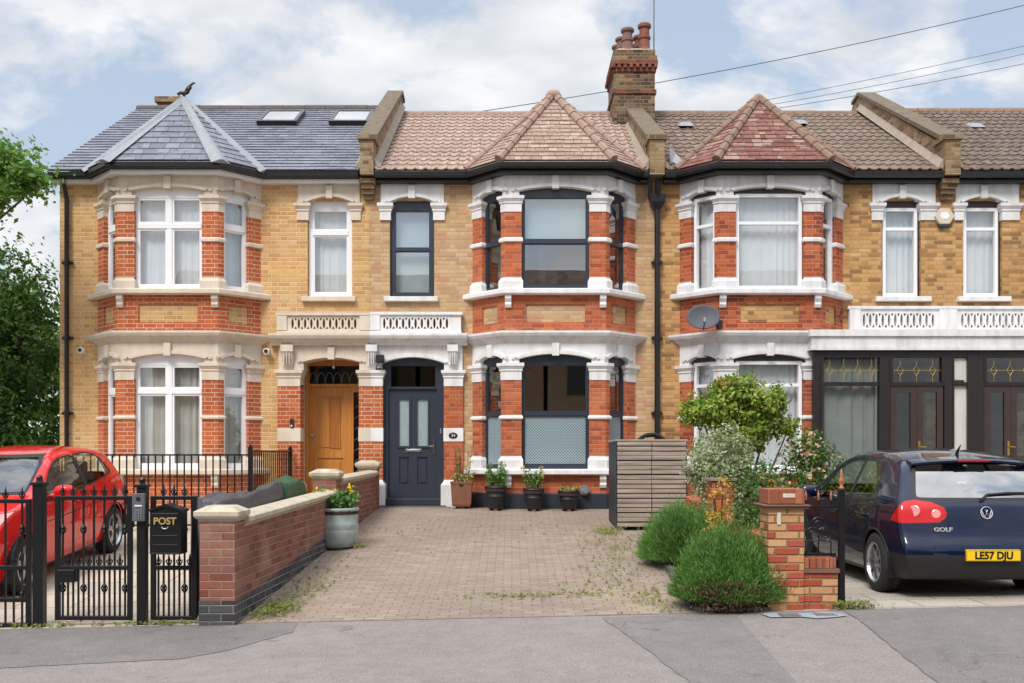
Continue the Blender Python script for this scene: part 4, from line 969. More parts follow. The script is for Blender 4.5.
# --- middle house
B = thing('terraced_house', 'middle terrace house with white painted trim, dark blue-grey sash windows and navy front door', 'house', (0, FW, 0), 'houses of the terrace')
XB = 0.757
def win_b(h, f, u0, u1, z0, zs, zc, k, fi):
    return window(h, f, u0, u1, z0, zs, zc, 'navy', border=.088 if fi == 1 else .075, bar=.072, trans=((4.67,), (1.66,))[k], head=zs-.095, gl='glass_hi', inner_bar=.012)
def inner_b(root, f, g0, g1, h0, h1, k, fi):
    if k == 1: mb = MB(); mb.box(g0+.012, g1-.012, -.114, -.108, h0+.012, 1.612, f); mb.build('privacy_film', 'film', root)
    else:
        if fi == 1:
            reflection_sheet(root, f, g0, g1, h0, h1, 'sky_reflection_b', -.22, 4.72, h1)
st_b = dict(red='red_old', stone='white', yellow='yellow_old', win=win_b, inner=inner_b, sillmat='white', plinth='navy_plinth',
    single=lambda h, f, a, b, z0, zs, zc: window(h, f, a, b, z0, zs, zc, 'navy', border=.085, bar=.06, trans=(4.65,), head=zs-.12, gl='glass_hi', inner_bar=.012),
    inner1=lambda root, f, g0, g1, h0, h1: reflection_sheet(root, f, g0, g1, h0, h1, 'sky_reflection_b', -.24, h0, h1))
M['sky_reflection_b'] = plain('pale_sky_reflection', s(214, 222, 222), 0.9, var=0.03)  # pale colour stands in for sky reflected in the upper panes
front_wall(B, PL, PR-.002, XB, 'yellow_old', [rect(-2.36, -1.20, -.2, 2.72), rect(-2.20, -1.40, 3.74, 5.52)])
shell(B, PL, PR, 0, 0, 'yellow_old')
olB = bay(B, XB, st_b)
single_window(B, -2.196, -1.404, 3.78, 5.47, 5.573, st_b, 0, (-2.30, -1.33), (-2.36, -1.224))
eaves(B, PL+.13, PR-.14, olB, 'blackp', 'blackp')
ZRB = 8.42
rb = main_roof(B, PL+.14, PR-.15, ZRB, 'pantile', .33, .18, .026, 'hip_pink')
brB, apB = bay_roof(B, olB, XB, ZRB, 'plaintile', 'hip_pink', za=7.50)
mb = MB(); mb.lathe((apB.x, apB.y, apB.z+.0), [(.0, -.1), (.13, -.1), (.15, -.02), (.11, .06), (.0, .09)], 12); mb.build('hip_cap', 'hip_pink', brB, smooth=True)
party_parapet(B, PL, .27, ZRA, 'parapet', 'coping_old')
party_parapet(B, PR, .29, ZRB-.1, 'parapet', 'coping_old', corb=False)
# chimney stack on the party wall
mb = MB(); cx, cy = 2.57, 21.45
mb.box(cx-.43, cx+.43, cy-.45, cy+.75, 7.2, 8.98)
ch = mb.build('chimney', 'chim', rb)
mb = MB(); mb.box(cx-.46, cx+.46, cy-.48, cy+.78, 8.52, 8.60); mb.box(cx-.455, cx+.455, cy-.475, cy+.775, 8.98, 9.05); mb.box(cx-.49, cx+.49, cy-.51, cy+.81, 9.13, 9.21)
for i in range(8): mb.box(cx-.49+i*.128, cx-.42+i*.128, cy-.53, cy-.40, 9.05, 9.13)
for i in range(10): mb.box(cx-.51, cx-.40, cy-.50+i*.128, cy-.43+i*.128, 9.05, 9.13)
mb.box(cx-.46, cx+.46, cy-.47, cy+.78, 9.05, 9.13); mb.build('brick_band', 'chimred', ch)
mb = MB(); mb.box(cx-.475, cx+.475, cy-.495, cy+.795, 9.21, 9.31); mb.box(cx-.44, cx+.44, cy-.46, cy+.76, 9.31, 9.44); mb.build('chimney_cap', 'chim', ch)
mb = MB(); mb.add([(cx+sx*(.41-k*.1), cy+.15+sy*(.57-k*.1), 9.44+k*.09) for k in (0, 1) for sx, sy in ((-1, -1), (1, -1), (1, 1), (-1, 1))], [(0,1,2,3),(4,5,6,7)]+[(i, (i+1) % 4, (i+1) % 4+4, i+4) for i in range(4)]); mb.build('flaunching', 'cement', ch)
for k, (x, y, h, m) in enumerate([(cx-.12, cy-.22, .50, 'pot_clay'), (cx+.24, cy-.22, .60, 'pot_clay_red'), (cx-.20, cy+.16, .46, 'pot_clay'), (cx+.18, cy+.16, .50, 'pot_clay_red'), (cx-.24, cy+.52, .44, 'pot_clay'), (cx+.14, cy+.54, .46, 'pot_clay_red')]):
    mb = MB(); r = .12
    mb.lathe((x, y, 9.48), [(r+.02, -.06), (r+.01, .05), (r, .08), (r-.01, h*.45), (r+.012, h*.46), (r+.012, h*.53), (r-.012, h*.54), (r-.015, h*.84), (r+.02, h*.86), (r+.025, h*.95), (r, h), (r-.03, h), (r-.03, h-.2)], 14); mb.build('chimney_pot', m, ch, smooth=False)
mb = MB(); mb.tube([(cx+.46, cy-.1, 9.0), (cx+.46, cy-.1, 10.9)], .016, 6); mb.tube([(cx+.46, cy-.1, 10.85), (cx+.46, cy-.1, 10.95)], .03, 6); mb.build('aerial_mast', 'greyplastic', ch)
downpipe(B, 2.60, FW-.09, -.1, 5.35, .05, hopper=True, top=(0, -.14, .40))
mb = MB(); mb.tube([(2.60, FW-.10, 5.55), (2.60, FW-.22, 5.82)], .05, 8); mb.tube([(2.48, FW-.10, 5.5), (2.45, FW-.22, 5.82)], .04, 8); mb.build('gutter_outlet', 'blackp', B)
# porch, white half
p = porch_pier(B, -1.224, -.88, 'red_old', 'white')
porch_lintel(B, -2.534, -.89, -.30, .05, -2.34, -1.22, 2.58, 2.69, 'white', key=False)
bracket(B, -1.06, .16, 2.457, 2.905, .05, 'white'); bracket(B, -2.51, .0001+.17, 2.457, 2.905, .05, 'white')
half_cornice(B, -2.534, -.80, 'white'); balustrade(B, -2.534, -.913, 3.10, 3.49, .13, 'white', el=0)
mb = MB(); mb.box(-2.533, -2.36, .12, .16, 3.165, 3.435, WALL); mb.build('balustrade_block', 'white', B)
# front door
f = WALL; N0 = -.10
mb = MB(); mb.plate(f, arched(-2.345, -1.215, 0.02, 2.585, 2.695), N0-.10, N0+.03, [rect(-2.235, -1.355, .16, 2.13), rect(-2.19, -1.385, 2.17, 2.545)])
fr_ = mb.build('door_frame', 'navy', B)
mb = MB(); mb.box(-2.195, -1.38, N0-.05, N0-.042, 2.165, 2.55, f); mb.build('fanlight_glass', 'glass_dark', fr_)
mb = MB(); gl = [rect(-2.045, -1.865, 1.10, 1.95), rect(-1.715, -1.525, 1.10, 1.95)]; pn = [rect(-2.045, -1.865, .40, .90), rect(-1.715, -1.525, .40, .90)]
mb.plate(f, rect(-2.233, -1.357, .162, 2.127), N0-.06, N0-.015, gl+pn)
dd = mb.build('front_door', 'navy', B)
mb = MB()
for q in pn: mb.box(q[0][0]-.005, q[1][0]+.005, N0-.055, N0-.04, q[0][1]-.005, q[2][1]+.005, f); mb.box(q[0][0]+.03, q[1][0]-.03, N0-.045, N0-.022, q[0][1]+.04, q[2][1]-.04, f)
for q in gl: mb.plate(f, rect(q[0][0]-.035, q[1][0]+.035, q[0][1]-.035, q[2][1]+.035), N0-.02, N0+.004, [q])
mb.build('door_panel', 'navy', dd)
M['frost'] = plain('frosted_glass', s(150, 168, 172), 0.35, var=0.15, scale=14, coat=0.5)
mb = MB()
for q in gl: mb.box(q[0][0]-.005, q[1][0]+.005, N0-.04, N0-.032, q[0][1]-.005, q[2][1]+.005, f)
mb.build('frosted_glass', 'frost', dd)
mb = MB(); mb.box(-1.93, -1.64, N0-.016, N0+.004, .985, 1.045, f); mb.box(-1.90, -1.67, N0+.002, N0+.012, 1.0, 1.03, f); mb.build('letter_plate', 'chrome', dd, bevel=.004)
mb = MB(); mb.box(-1.435, -1.40, N0-.016, N0+.0, .95, 1.22, f); mb.tube([f.p(-1.418, N0+.0, 1.10), f.p(-1.418, N0+.045, 1.10), f.p(-1.50, N0+.045, 1.09)], .010, 8); mb.build('door_handle', 'chrome', dd)
mb = MB(); mb.box(-1.30, -1.275, N0+.03, N0+.045, 1.32, 1.42, f); mb.build('doorbell', 'greyplastic', B)
mb = MB(); mb.box(-2.38, -1.18, -.35, .16, -.2, .035, f); mb.box(-2.33, -1.23, -.35, .10, .035, .155, f); mb.build('door_step', 'navy_plinth', B, bevel=.01)
mb = MB(); mb.box(-2.45, -1.10, .10, .30, -.2, .015, f); mb.build('step_slab', 'conc', B)
mb = MB(); mb.lathe(f.p(-1.056, .066, 1.285), [(.0, .006), (.06, .006), (.064, -.004), (.0, -.004)], 20, 'y')
for i, q in enumerate(mb.v): mb.v[i] = (-1.056+(q[0]+1.056)*1.25, q[1], 1.285+(q[2]-1.285)*.85)
pl = mb.build('house_number', 'ink', B)
t = text('34', .075, 'whitep', 'number', pl, face_mat(-1.056, FW-.0745, 1.285), .001)
mb = MB(); x, z = .5, .0
fb = bay_frames(XB)[2]
mb.lathe(bay_frames(XB)[1].p(1.38, .03, .32), [(.05, .06), (.085, .06), (.095, .02), (.085, -.05), (.05, -.05)], 16, 'y'); mb.lathe(bay_frames(XB)[1].p(1.38, .10, .32), [(.05, .02), (.055, -.03), (.05, -.06)], 12, 'y'); mb.build('boiler_flue', 'greyplastic', B)

# --- third house, brown-framed white windows, glazed porch
C_ = thing('terraced_house', 'terrace house with mottled red bay roof, net curtains and the navy hatchback on its drive', 'house', (5.2, FW, 0), 'houses of the terrace')
D_ = thing('terraced_house', 'terrace house cut by the right edge of the photo, grey-brown roof and one white window', 'house', (10.4, FW, 0), 'houses of the terrace')
def mk_st(k0):
    def win(h, f, u0, u1, z0, zs, zc, k, fi):
        return window(h, f, u0, u1, z0, zs, zc, 'upvc', border=.058, bar=.055, trans=((4.99,), (2.16,))[k], head=zs-.03, outer='brown', outer_w=.05)
    def inner(root, f, g0, g1, h0, h1, k, fi): curtain(f, g0-.05, g1+.05, h0-.04, h1+.03, -.25, 'net', root)
    return dict(red='red_right', stone='white_r', yellow='yellow_right', win=win, inner=inner, sillmat='white_r',
        single=lambda h, f, a, b, z0, zs, zc: window(h, f, a, b, z0, zs, zc, 'upvc', border=.058, bar=.055, trans=(5.02,), head=zs-.07, outer='brown', outer_w=.04),
        inner1=lambda root, f, g0, g1, h0, h1: curtain(f, g0-.05, g1+.05, h0-.04, h1+.03, -.25, 'net', root))
st_c = mk_st(0); XC = 4.486; XD = 11.11
front_wall(C_, PR, P3-.002, XC, 'yellow_right', [rect(6.66, 7.36, 3.74, 5.52), rect(6.45, 7.45, -.2, 2.6)])
shell(C_, PR, P3, 0, 0, 'yellow_right')
olC = bay(C_, XC, st_c)
single_window(C_, 6.653, 7.362, 3.78, 5.47, 5.573, st_c, 0, (6.53, 7.52), (6.48, 7.61))
eaves(C_, PR+.14, P3-.14, olC, 'blackp', 'blackp')
ZRC = 8.43
rc = main_roof(C_, PR+.15, P3-.15, ZRC, 'browntile', .33, .18, .026, 'hip_brown')
brC, apC = bay_roof(C_, olC, XC, ZRC, 'redtile', 'hip_brown', za=7.45, row=.12)
party_parapet(C_, P3, .30, ZRC+.08, 'parapet', 'coping_old')
front_wall(D_, P3, XE1, XD, 'yellow_right', [rect(8.12, 8.82, 3.74, 5.52), rect(8.1, 9.1, -.2, 2.6)])
shell(D_, P3, XE1, 0, 0, 'yellow_right')
olD = bay(D_, XD, st_c)
single_window(D_, 8.11, 8.82, 3.78, 5.47, 5.573, st_c, 0, (8.0, 8.95), (7.97, 9.11))
eaves(D_, P3+.14, XE1, olD, 'blackp', 'blackp')
rd = main_roof(D_, P3+.15, XE1+.1, ZRC+.06, 'greytile', .33, .18, .026, 'hip_brown')
bay_roof(D_, olD, XD, ZRC, 'greytile', 'hip_brown', za=7.45, row=.12)
mb = MB(); mb.add([(x, y, z) for x in (XE1-.2, XE1) for y, z in ((EV+.3, 5.9), (22, ZRC-.06), (26, 5.95))], [(0, 1, 2), (3, 4, 5), (0, 1, 4, 3), (1, 2, 5, 4)]); mb.build('gable_wall', 'yellow_right', D_)
for (roof, x, y, zr) in ((rc, 3.6, 20.7, ZRC), (rc, 6.0, 20.9, ZRC), (rd, 9.55, 20.6, ZRC)):
    q = on_roof(x, y, zr); mb = MB(); mb.add([(q[0]+a, q[1]+b, q[2]+c) for a, b, c in ((-.15, -.12, .02), (.15, -.12, .02), (.17, .16, .12), (-.17, .16, .12), (-.10, -.04, .12), (.10, -.04, .12), (.10, .12, .18), (-.10, .12, .18))], [(0,1,5,4),(1,2,6,5),(2,3,7,6),(3,0,4,7),(4,5,6,7),(0,1,2,3)]); mb.build('roof_vent', 'lead', roof)
for x in (2.9,):
    q = on_roof(x, 18.0, ZRC); mb = MB(); mb.add([(q[0]-.05, q[1], q[2]), (q[0]+.22, q[1], q[2]+.03), (q[0]-.02, q[1]+.25, q[2]+.42), (q[0]+.10, q[1]+.3, q[2]+.3)], [(0, 1, 3, 2)]); mb.build('flashing', 'lead', rc)

# shared glazed porch, its middle is the party line
PX0, PX1, PY = 5.20, 10.40, 17.25; GF = Fr(0, PY)
def porch_half(H, a, b, mir):
    X = (lambda x: 2*P3-x) if mir else (lambda x: x)
    def bx(mb, x0, x1, n0, n1, z0, z1): mb.box(min(X(x0), X(x1)), max(X(x0), X(x1)), n0, n1, z0, z1, GF)
    mb = MB(); bx(mb, PX0-.05, P3-.001, -.72, .06, 2.74, 3.06); bx(mb, PX0-.09, P3-.001, -.72, .10, 2.98, 3.09); bx(mb, PX0-.07, P3-.001, -.72, .08, 2.74, 2.80)
    mb.build('porch_fascia', 'white_r', H)
    mb = MB()
    bx(mb, PX0, PX0+.12, -.10, 0, -.3, 2.74); bx(mb, 6.38, 6.52, -.10, 0, -.3, 2.74); bx(mb, 7.46, 7.55, -.10, 0, -.3, 2.74)
    bx(mb, PX0+.12, P3-.001, -.095, -.002, 2.62, 2.739); bx(mb, PX0+.12, P3-.001, -.095, -.003, 2.13, 2.195)
    bx(mb, PX0+.12, 6.38, -.095, -.003, -.3, .30)
    bx(mb, PX0+.12, PX0+.17, -.08, .012, .30, 2.62); bx(mb, 6.34, 6.38, -.08, .012, .30, 2.62)
    bx(mb, 6.52, 6.57, -.08, .012, 2.195, 2.62); bx(mb, 7.41, 7.46, -.08, .012, 2.195, 2.62)
    bx(mb, 7.53, 7.60, -.09, -.001, -.3, 2.62)
    fr0 = mb.build('porch_frame', 'brown_post', H)
    mb = MB(); bx(mb, PX0+.16, 6.35, -.05, -.044, .3, 2.63); bx(mb, 6.55, 7.43, -.05, -.044, 2.19, 2.63); mb.build('porch_glass', 'glass_porch', fr0)
    for (x0, x1) in ((6.535, 6.988), (6.992, 7.445)):
        mb = MB(); u0, u1 = sorted((X(x0), X(x1)))
        mb.plate(GF, rect(u0, u1, .02, 2.125), -.075, -.02, [rect(u0+.105, u1-.105, .85, 2.02), rect(u0+.105, u1-.105, .16, .70)])
        d = mb.build('porch_door', 'brown', H)
        mb = MB(); mb.box(u0+.10, u1-.10, -.055, -.048, .845, 2.025, GF); mb.build('door_glass', 'glass_porch', d)
        mb = MB(); mb.box(u0+.10, u1-.10, -.065, -.04, .155, .705, GF); mb.build('door_panel', 'brown', d)
    u = X(7.03); mb = MB(); mb.box(u-.018, u+.018, -.02, -.008, .93, 1.18, GF); mb.tube([GF.p(u, -.01, 1.08), GF.p(u, .035, 1.08), GF.p(u+(.10), .035, 1.075)], .010, 8); mb.build('door_handle', 'brass', d)
    mb = MB(); u0, u1 = sorted((X(7.10), X(7.34))); mb.box(u0, u1, -.02, -.006, .80, .86, GF); mb.build('letter_plate', 'brass', d)
    # gilded leading in the top lights
    mb = MB()
    for (x0, x1, k) in ((PX0+.17, 6.34, 4), (6.57, 7.41, 3)):
        zc_ = 2.40
        mb.tube([GF.p(X(x0), -.038, zc_), GF.p(X(x1), -.038, zc_)], .0045, 4)
        for i in range(k):
            c = x0+(x1-x0)*(i+.5)/k
            mb.tube([GF.p(X(c), -.038, 2.2), GF.p(X(c), -.038, zc_-.09)], .0045, 4); mb.tube([GF.p(X(c), -.038, zc_+.09), GF.p(X(c), -.038, 2.62)], .0045, 4)
            pts = [(c, zc_-.09), (c+.055, zc_), (c, zc_+.09), (c-.055, zc_), (c, zc_-.09)]
            mb.tube([GF.p(X(a_), -.038, b_) for a_, b_ in pts], .006, 4)
    mb.build('gilt_leading', 'gold', fr0)
    mb = MB(); bx(mb, PX0+.02, P3-.001, -.74, -.0, -.3, .0); mb.build('porch_floor', 'conc', H)
    curtain(GF, min(X(PX0+.16), X(6.35)), max(X(PX0+.16), X(6.35)), .32, 2.6, -.16, 'net_grey', H, amp=.03, wl=.3)
porch_half(C_, PX0, P3, False); porch_half(D_, P3, PX1, True)
mb = MB(); mb.box(7.602, 7.798, -.088, .006, 2.16, 2.23, GF); mb.box(7.602, 7.63, -.088, .004, -.29, 2.615, GF); mb.box(7.602, 7.798, -.088, .008, -.29, .12, GF); mb.build('porch_post', 'brown_post', C_)
mb = MB(); mb.box(7.62, 7.86, -.07, -.05, .1, 2.61, GF); mb.build('porch_panel', 'net_grey', C_)
mb = MB(); mb.box(7.802, 8.0, -.088, .005, -.29, .10, GF); mb.box(7.86, 7.998, -.088, .007, -.29, 2.73, GF); mb.build('porch_post', 'brown_post', D_)
for H, a, b in ((C_, 6.04, 7.799), (D_, 7.801, 9.56)):
    balustrade(H, a, b, 3.10, 3.60, .10, 'white_r', el=.03 if H is C_ else 0, er=0 if H is C_ else .03)
for a_, b_ in ((7.64, 7.799), (6.035, 6.24)): mb = MB(); mb.box(a_, b_, .09, .13, 3.165, 3.545, WALL); mb.build('balustrade_block', 'white_r', C_)
mb = MB(); mb.box(7.801, 7.96, .09, .13, 3.165, 3.545, WALL); mb.build('balustrade_block', 'white_r', D_)
for H, a, b in ((C_, 6.55, 7.35), (D_, 8.25, 9.05)):
    mb = MB(); mb.box(a, b, -.2, -.14, 0, 2.1, WALL); mb.build('front_door', 'brown', H)

# things fixed to the fronts
def bullet_cam(nm, lab, x, z, mat, d=-.14):
    t = thing(nm, lab, 'camera', (x, FW, z))
    mb = MB(); mb.box(x-.045, x+.045, FW-.03, FW+.0, z-.05, z+.06); mb.tube([(x, FW-.02, z+.02), (x+.01, FW-.07, z+.02)], .025, 8); mb.build('mount', mat, t, bevel=.006)
    mb = MB(); mb.lathe((x+.01, FW-.10, z+.01), [(.03, .05), (.052, .04), (.055, -.05), (.05, -.06), (.0, -.06)], 14, 'y'); mb.build('camera_body', mat, t, smooth=False)
    mb = MB(); mb.lathe((x+.01, FW-.165, z+.01), [(.036, .006), (.036, -.004), (.0, -.006)], 14, 'y'); mb.build('lens', 'ink', t)
bullet_cam('security_camera', 'white security camera on yellow brick near the left drainpipe', -7.72, 2.80, 'whitep')
bullet_cam('security_camera', 'white security camera on the brick between bay and oak door', -4.40, 2.78, 'whitep')
t = thing('security_camera', 'black security camera at the top left corner of the navy door', 'camera', (-2.36, FW-.06, 2.55))
mb = MB(); mb.box(-2.44, -2.34, FW-.10, FW-.055, 2.40, 2.49); mb.tube([(-2.36, FW-.06, 2.62), (-2.36, FW-.14, 2.64)], .035, 8); mb.build('mount', 'rubber', t, bevel=.005)
mb = MB(); mb.box(-2.42, -2.28, FW-.26, FW-.10, 2.58, 2.72); mb.build('camera_body', 'rubber', t, bevel=.012)
t = thing('video_doorbell', 'small black doorbell on the brick pier left of the oak door', 'doorbell', (-3.95, FW-.06, 1.5))
mb = MB(); mb.box(-3.98, -3.92, FW-.085, FW-.052, 1.43, 1.59); mb.build('doorbell_case', 'rubber', t, bevel=.006); mb = MB(); mb.lathe((-3.95, FW-.087, 1.46), [(.016, .003), (.016, -.003), (0, -.003)], 12, 'y'); mb.build('button', 'whitep', t)
t = thing('alarm_box', 'cream six sided burglar alarm box between the two right upper windows', 'alarm', (7.76, FW, 5.2))
hexp = [(7.76+.18*math.cos(a), 5.22+.16*math.sin(a)) for a in [R(60*i) for i in range(6)]]
mb = MB(); mb.plate(WALL, hexp, .0, .07); mb.build('case', 'cap_stone_c' if 'cap_stone_c' in M else 'stone', t, bevel=.01)
mb = MB(); mb.box(7.66, 7.86, .0, .075, 5.03, 5.085, WALL); mb.build('strobe', 'navy', t, bevel=.01)
mb = MB(); mb.plate(WALL, [(7.76+.09*math.cos(a), 5.23+.07*math.sin(a)) for a in [R(60*i) for i in range(6)]], .071, .075); mb.build('badge', 'whitep', t)
# satellite dish
t = thing('satellite_dish', 'grey oval satellite dish on the red brick bay beside the drainpipe', 'satellite dish', (3.40, FW-.30, 3.2))
dx, dy, dz = 3.27, 17.10, 3.28; mb = MB(); vs = []; fs = []; nr, na = 8, 28
fd_ = Vector((-.12, -.93, .30)).normalized(); ux = Vector((1, -.13, 0)).normalized(); uy = ux.cross(fd_).normalized()
if uy.z < 0: uy = -uy
for side in (0, 1):
    for i in range(nr+1):
        for j in range(na):
            r_ = i/nr; a = 2*math.pi*j/na; q = Vector((dx, dy, dz)) + ux*(.285*r_*math.cos(a)) + uy*(.225*r_*math.sin(a)) + fd_*(.05*r_*r_ - side*.012); vs.append(q)
    b = side*(nr+1)*na
    fs += [(b+i*na+j, b+i*na+(j+1) % na, b+(i+1)*na+(j+1) % na, b+(i+1)*na+j) for i in range(nr) for j in range(na)]
e = nr*na; b = (nr+1)*na; fs += [(e+j, e+(j+1) % na, b+e+(j+1) % na, b+e+j) for j in range(na)]
mb.add(vs, fs); mb.build('reflector', 'dish', t, smooth=True, recalc=False)
c = Vector((dx, dy, dz)); mb = MB(); tip = c+fd_*.36-uy*.20
mb.tube([c-uy*.22, tip-uy*.03], .011, 6); mb.build('arm', 'rubber', t); mb = MB(); mb.tube([tip-uy*.05, tip+uy*.03], .03, 10); mb.tube([tip, tip-fd_*.06+uy*.03], .026, 10); mb.build('receiver', 'greyplastic', t)
mb = MB(); mb.tube([c-fd_*.02, c-fd_*.14+ux*.16-uy*.05, (3.62, 17.45, 3.20)], .02, 8); mb.box(3.56, 3.66, 17.38, 17.60, 3.14, 3.28); mb.build('bracket', 'rubber', t)
# wires
def wire(a, b, sag, r, lab, n=24, grp=None):
    a, b = Vector(a), Vector(b); mb = MB()
    mb.tube([a+(b-a)*(i/n)-Vector((0, 0, sag*4*(i/n)*(1-i/n))) for i in range(n+1)], r, 5); o = mb.build('overhead_cable', 'cable'); tag(o, lab, 'cable', grp); return o
def at(px, py, Y): return ((px-512)*Y/1000, Y, EYE+(454-py)*Y/1000)
wire(at(1130, -22, 26), at(470, 113, 24),   .25, .010, 'single overhead cable passing behind the tall chimney')
wire(at(1130, 21, 22.2), at(745, 104, 22.4), .06, .006, 'topmost of the three cables close together above the right roofs', grp='cables above the right roofs')
wire(at(1130, 28, 22.2), at(745, 109, 22.4), .10, .006, 'middle of the three cables close together above the right roofs', grp='cables above the right roofs')
wire(at(1130, 40, 22.2), at(745, 113, 22.4), .10, .007, 'lowest of the three cables close together above the right roofs', grp='cables above the right roofs')

# ------------------------------------------------------------------ cars: a smooth shell from side profile, plan and cross-section, cut into panels
def chaikin(p, n=2):
    for _ in range(n):
        q = []
        for a, b in zip(p, p[1:]+p[:1]): q += [(a[0]*.75+b[0]*.25, a[1]*.75+b[1]*.25), (a[0]*.25+b[0]*.75, a[1]*.25+b[1]*.75)]
        p = q
    return p
def sstep(a, b, x): t = np.clip((x-a)/(b-a), 0, 1); return t*t*(3-2*t)
class Shell:
    def __init__(s, prof, L, W, zs, ws, rear=.085, front=.24, crown=.05):
        s.L, s.W, s.zs, s.ws, s.rear, s.front, s.crown = L, W, zs, ws, rear, front, crown
        A = np.array(chaikin(prof, 2)); s.x0, s.z0, s.h = -.9, -.5, .012        # signed distance to the profile, tabulated
        gx_, gz_ = np.meshgrid(np.arange(s.x0, L+1.2, s.h), np.arange(s.z0, 2.2, s.h), indexing='ij'); sh_ = gx_.shape; X, Z = gx_.ravel(), gz_.ravel(); d = np.full(len(X), 1e9); ins = np.zeros(len(X), bool)
        for (ax, az), (bx_, bz) in zip(A, np.roll(A, -1, 0)):
            ex, ez = bx_-ax, bz-az; t = np.clip(((X-ax)*ex+(Z-az)*ez)/(ex*ex+ez*ez+1e-12), 0, 1); d = np.minimum(d, (X-ax-ex*t)**2+(Z-az-ez*t)**2)
            if abs(ez) > 1e-9: ins ^= ((az > Z) != (bz > Z)) & (X < ex*(Z-az)/ez+ax)
        s.T = (np.sqrt(d)*np.where(ins, -1, 1)).reshape(sh_)
    def F(s, p):
        x, y, z = p[:, 0], p[:, 1], p[:, 2]; yy = (y/s.W)**2
        xe = x - s.rear*yy*(1-sstep(0, 1.1, x)) + (s.front*sstep(s.L-1.0, s.L, x) + .10*sstep(1.9, 2.9, x)*sstep(.95, 1.1, z))*yy
        ze = z + s.crown*yy*2.0*sstep(.75, 1.4, z)
        u = np.clip((xe-s.x0)/s.h, 0, s.T.shape[0]-1.01); v = np.clip((ze-s.z0)/s.h, 0, s.T.shape[1]-1.01); i, j = u.astype(int), v.astype(int); a, b = u-i, v-j
        f1 = (s.T[i, j]*(1-a)+s.T[i+1, j]*a)*(1-b)+(s.T[i, j+1]*(1-a)+s.T[i+1, j+1]*a)*b
        w = np.interp(z, s.zs, s.ws); w = w*(1-.05*(1-sstep(0, .9, x))-.09*sstep(s.L-1.1, s.L, x))
        f2 = np.abs(y)-w; k = .045
        h = np.maximum(k-np.abs(f1-f2), 0)/k
        return np.maximum(f1, f2)+h*h*k*.25
    def mesh(s, res=.036):
        L, W, H = s.L+.1, s.W+.1, 1.6; x0 = -.05; vs = []; fs = []; idx = {}
        nx, ny, nz = int(L/res), int(2*W/res), int(H/res)
        def vid(i, j, k):
            key = (i, j, k)
            if key not in idx: idx[key] = len(vs); vs.append((x0+L*i/nx, -W+2*W*j/ny, .0+H*k/nz))
            return idx[key]
        for i in range(nx):
            for j in range(ny): fs.append([vid(i, j, 0), vid(i, j+1, 0), vid(i+1, j+1, 0), vid(i+1, j, 0)]); fs.append([vid(i, j, nz), vid(i+1, j, nz), vid(i+1, j+1, nz), vid(i, j+1, nz)])
        for i in range(nx):
            for k in range(nz): fs.append([vid(i, 0, k), vid(i+1, 0, k), vid(i+1, 0, k+1), vid(i, 0, k+1)]); fs.append([vid(i, ny, k), vid(i, ny, k+1), vid(i+1, ny, k+1), vid(i+1, ny, k)])
        for j in range(ny):
            for k in range(nz): fs.append([vid(0, j, k), vid(0, j, k+1), vid(0, j+1, k+1), vid(0, j+1, k)]); fs.append([vid(nx, j, k), vid(nx, j+1, k), vid(nx, j+1, k+1), vid(nx, j, k+1)])
        p = np.array(vs); q = np.stack([np.clip(p[:, 0], .85, s.L-1.2), np.clip(p[:, 1], -.35, .35), np.clip(p[:, 2], .55, .72)], 1)
        lo, hi = np.zeros(len(p)), np.ones(len(p))
        for _ in range(22):
            m = (lo+hi)/2; f = s.F(q+(p-q)*m[:, None]); lo = np.where(f < 0, m, lo); hi = np.where(f < 0, hi, m)
        return q+(p-q)*((lo+hi)/2)[:, None], fs
    def ysurf(s, x, z):
        lo, hi = 0.0, 1.1
        for _ in range(24):
            m = (lo+hi)/2
            if s.F(np.array([[x, m, z]]))[0] < 0: lo = m
            else: hi = m
        return (lo+hi)/2
def grow(poly, d):
    n = len(poly); ar = sum(poly[i][0]*poly[(i+1) % n][1]-poly[(i+1) % n][0]*poly[i][1] for i in range(n)); sg = 1 if ar > 0 else -1; out = []
    for i in range(n):
        a, b, c = Vector(poly[i-1]), Vector(poly[i]), Vector(poly[(i+1) % n]); d1, d2 = (b-a).normalized(), (c-b).normalized()
        n1, n2 = Vector((d1.y, -d1.x))*sg, Vector((d2.y, -d2.x))*sg; m = (n1+n2)/max(.35, 1+n1.dot(n2)); out.append(tuple(b+m*d))
    return out
def roundp(p, r=.25, n=2):       # ease the corners of a polygon
    for _ in range(n):
        q = []
        for a, b in zip(p, p[1:]+p[:1]): q += [(a[0]+(b[0]-a[0])*r, a[1]+(b[1]-a[1])*r), (b[0]-(b[0]-a[0])*r, b[1]-(b[1]-a[1])*r)]
        p = q; r = .25
    return p
def inpoly(x, y, p):
    c = False; n = len(p)
    for i in range(n):
        (ax, ay), (bx_, by) = p[i], p[(i+1) % n]
        if (ay > y) != (by > y) and x < (bx_-ax)*(y-ay)/(by-ay)+ax: c = not c
    return c
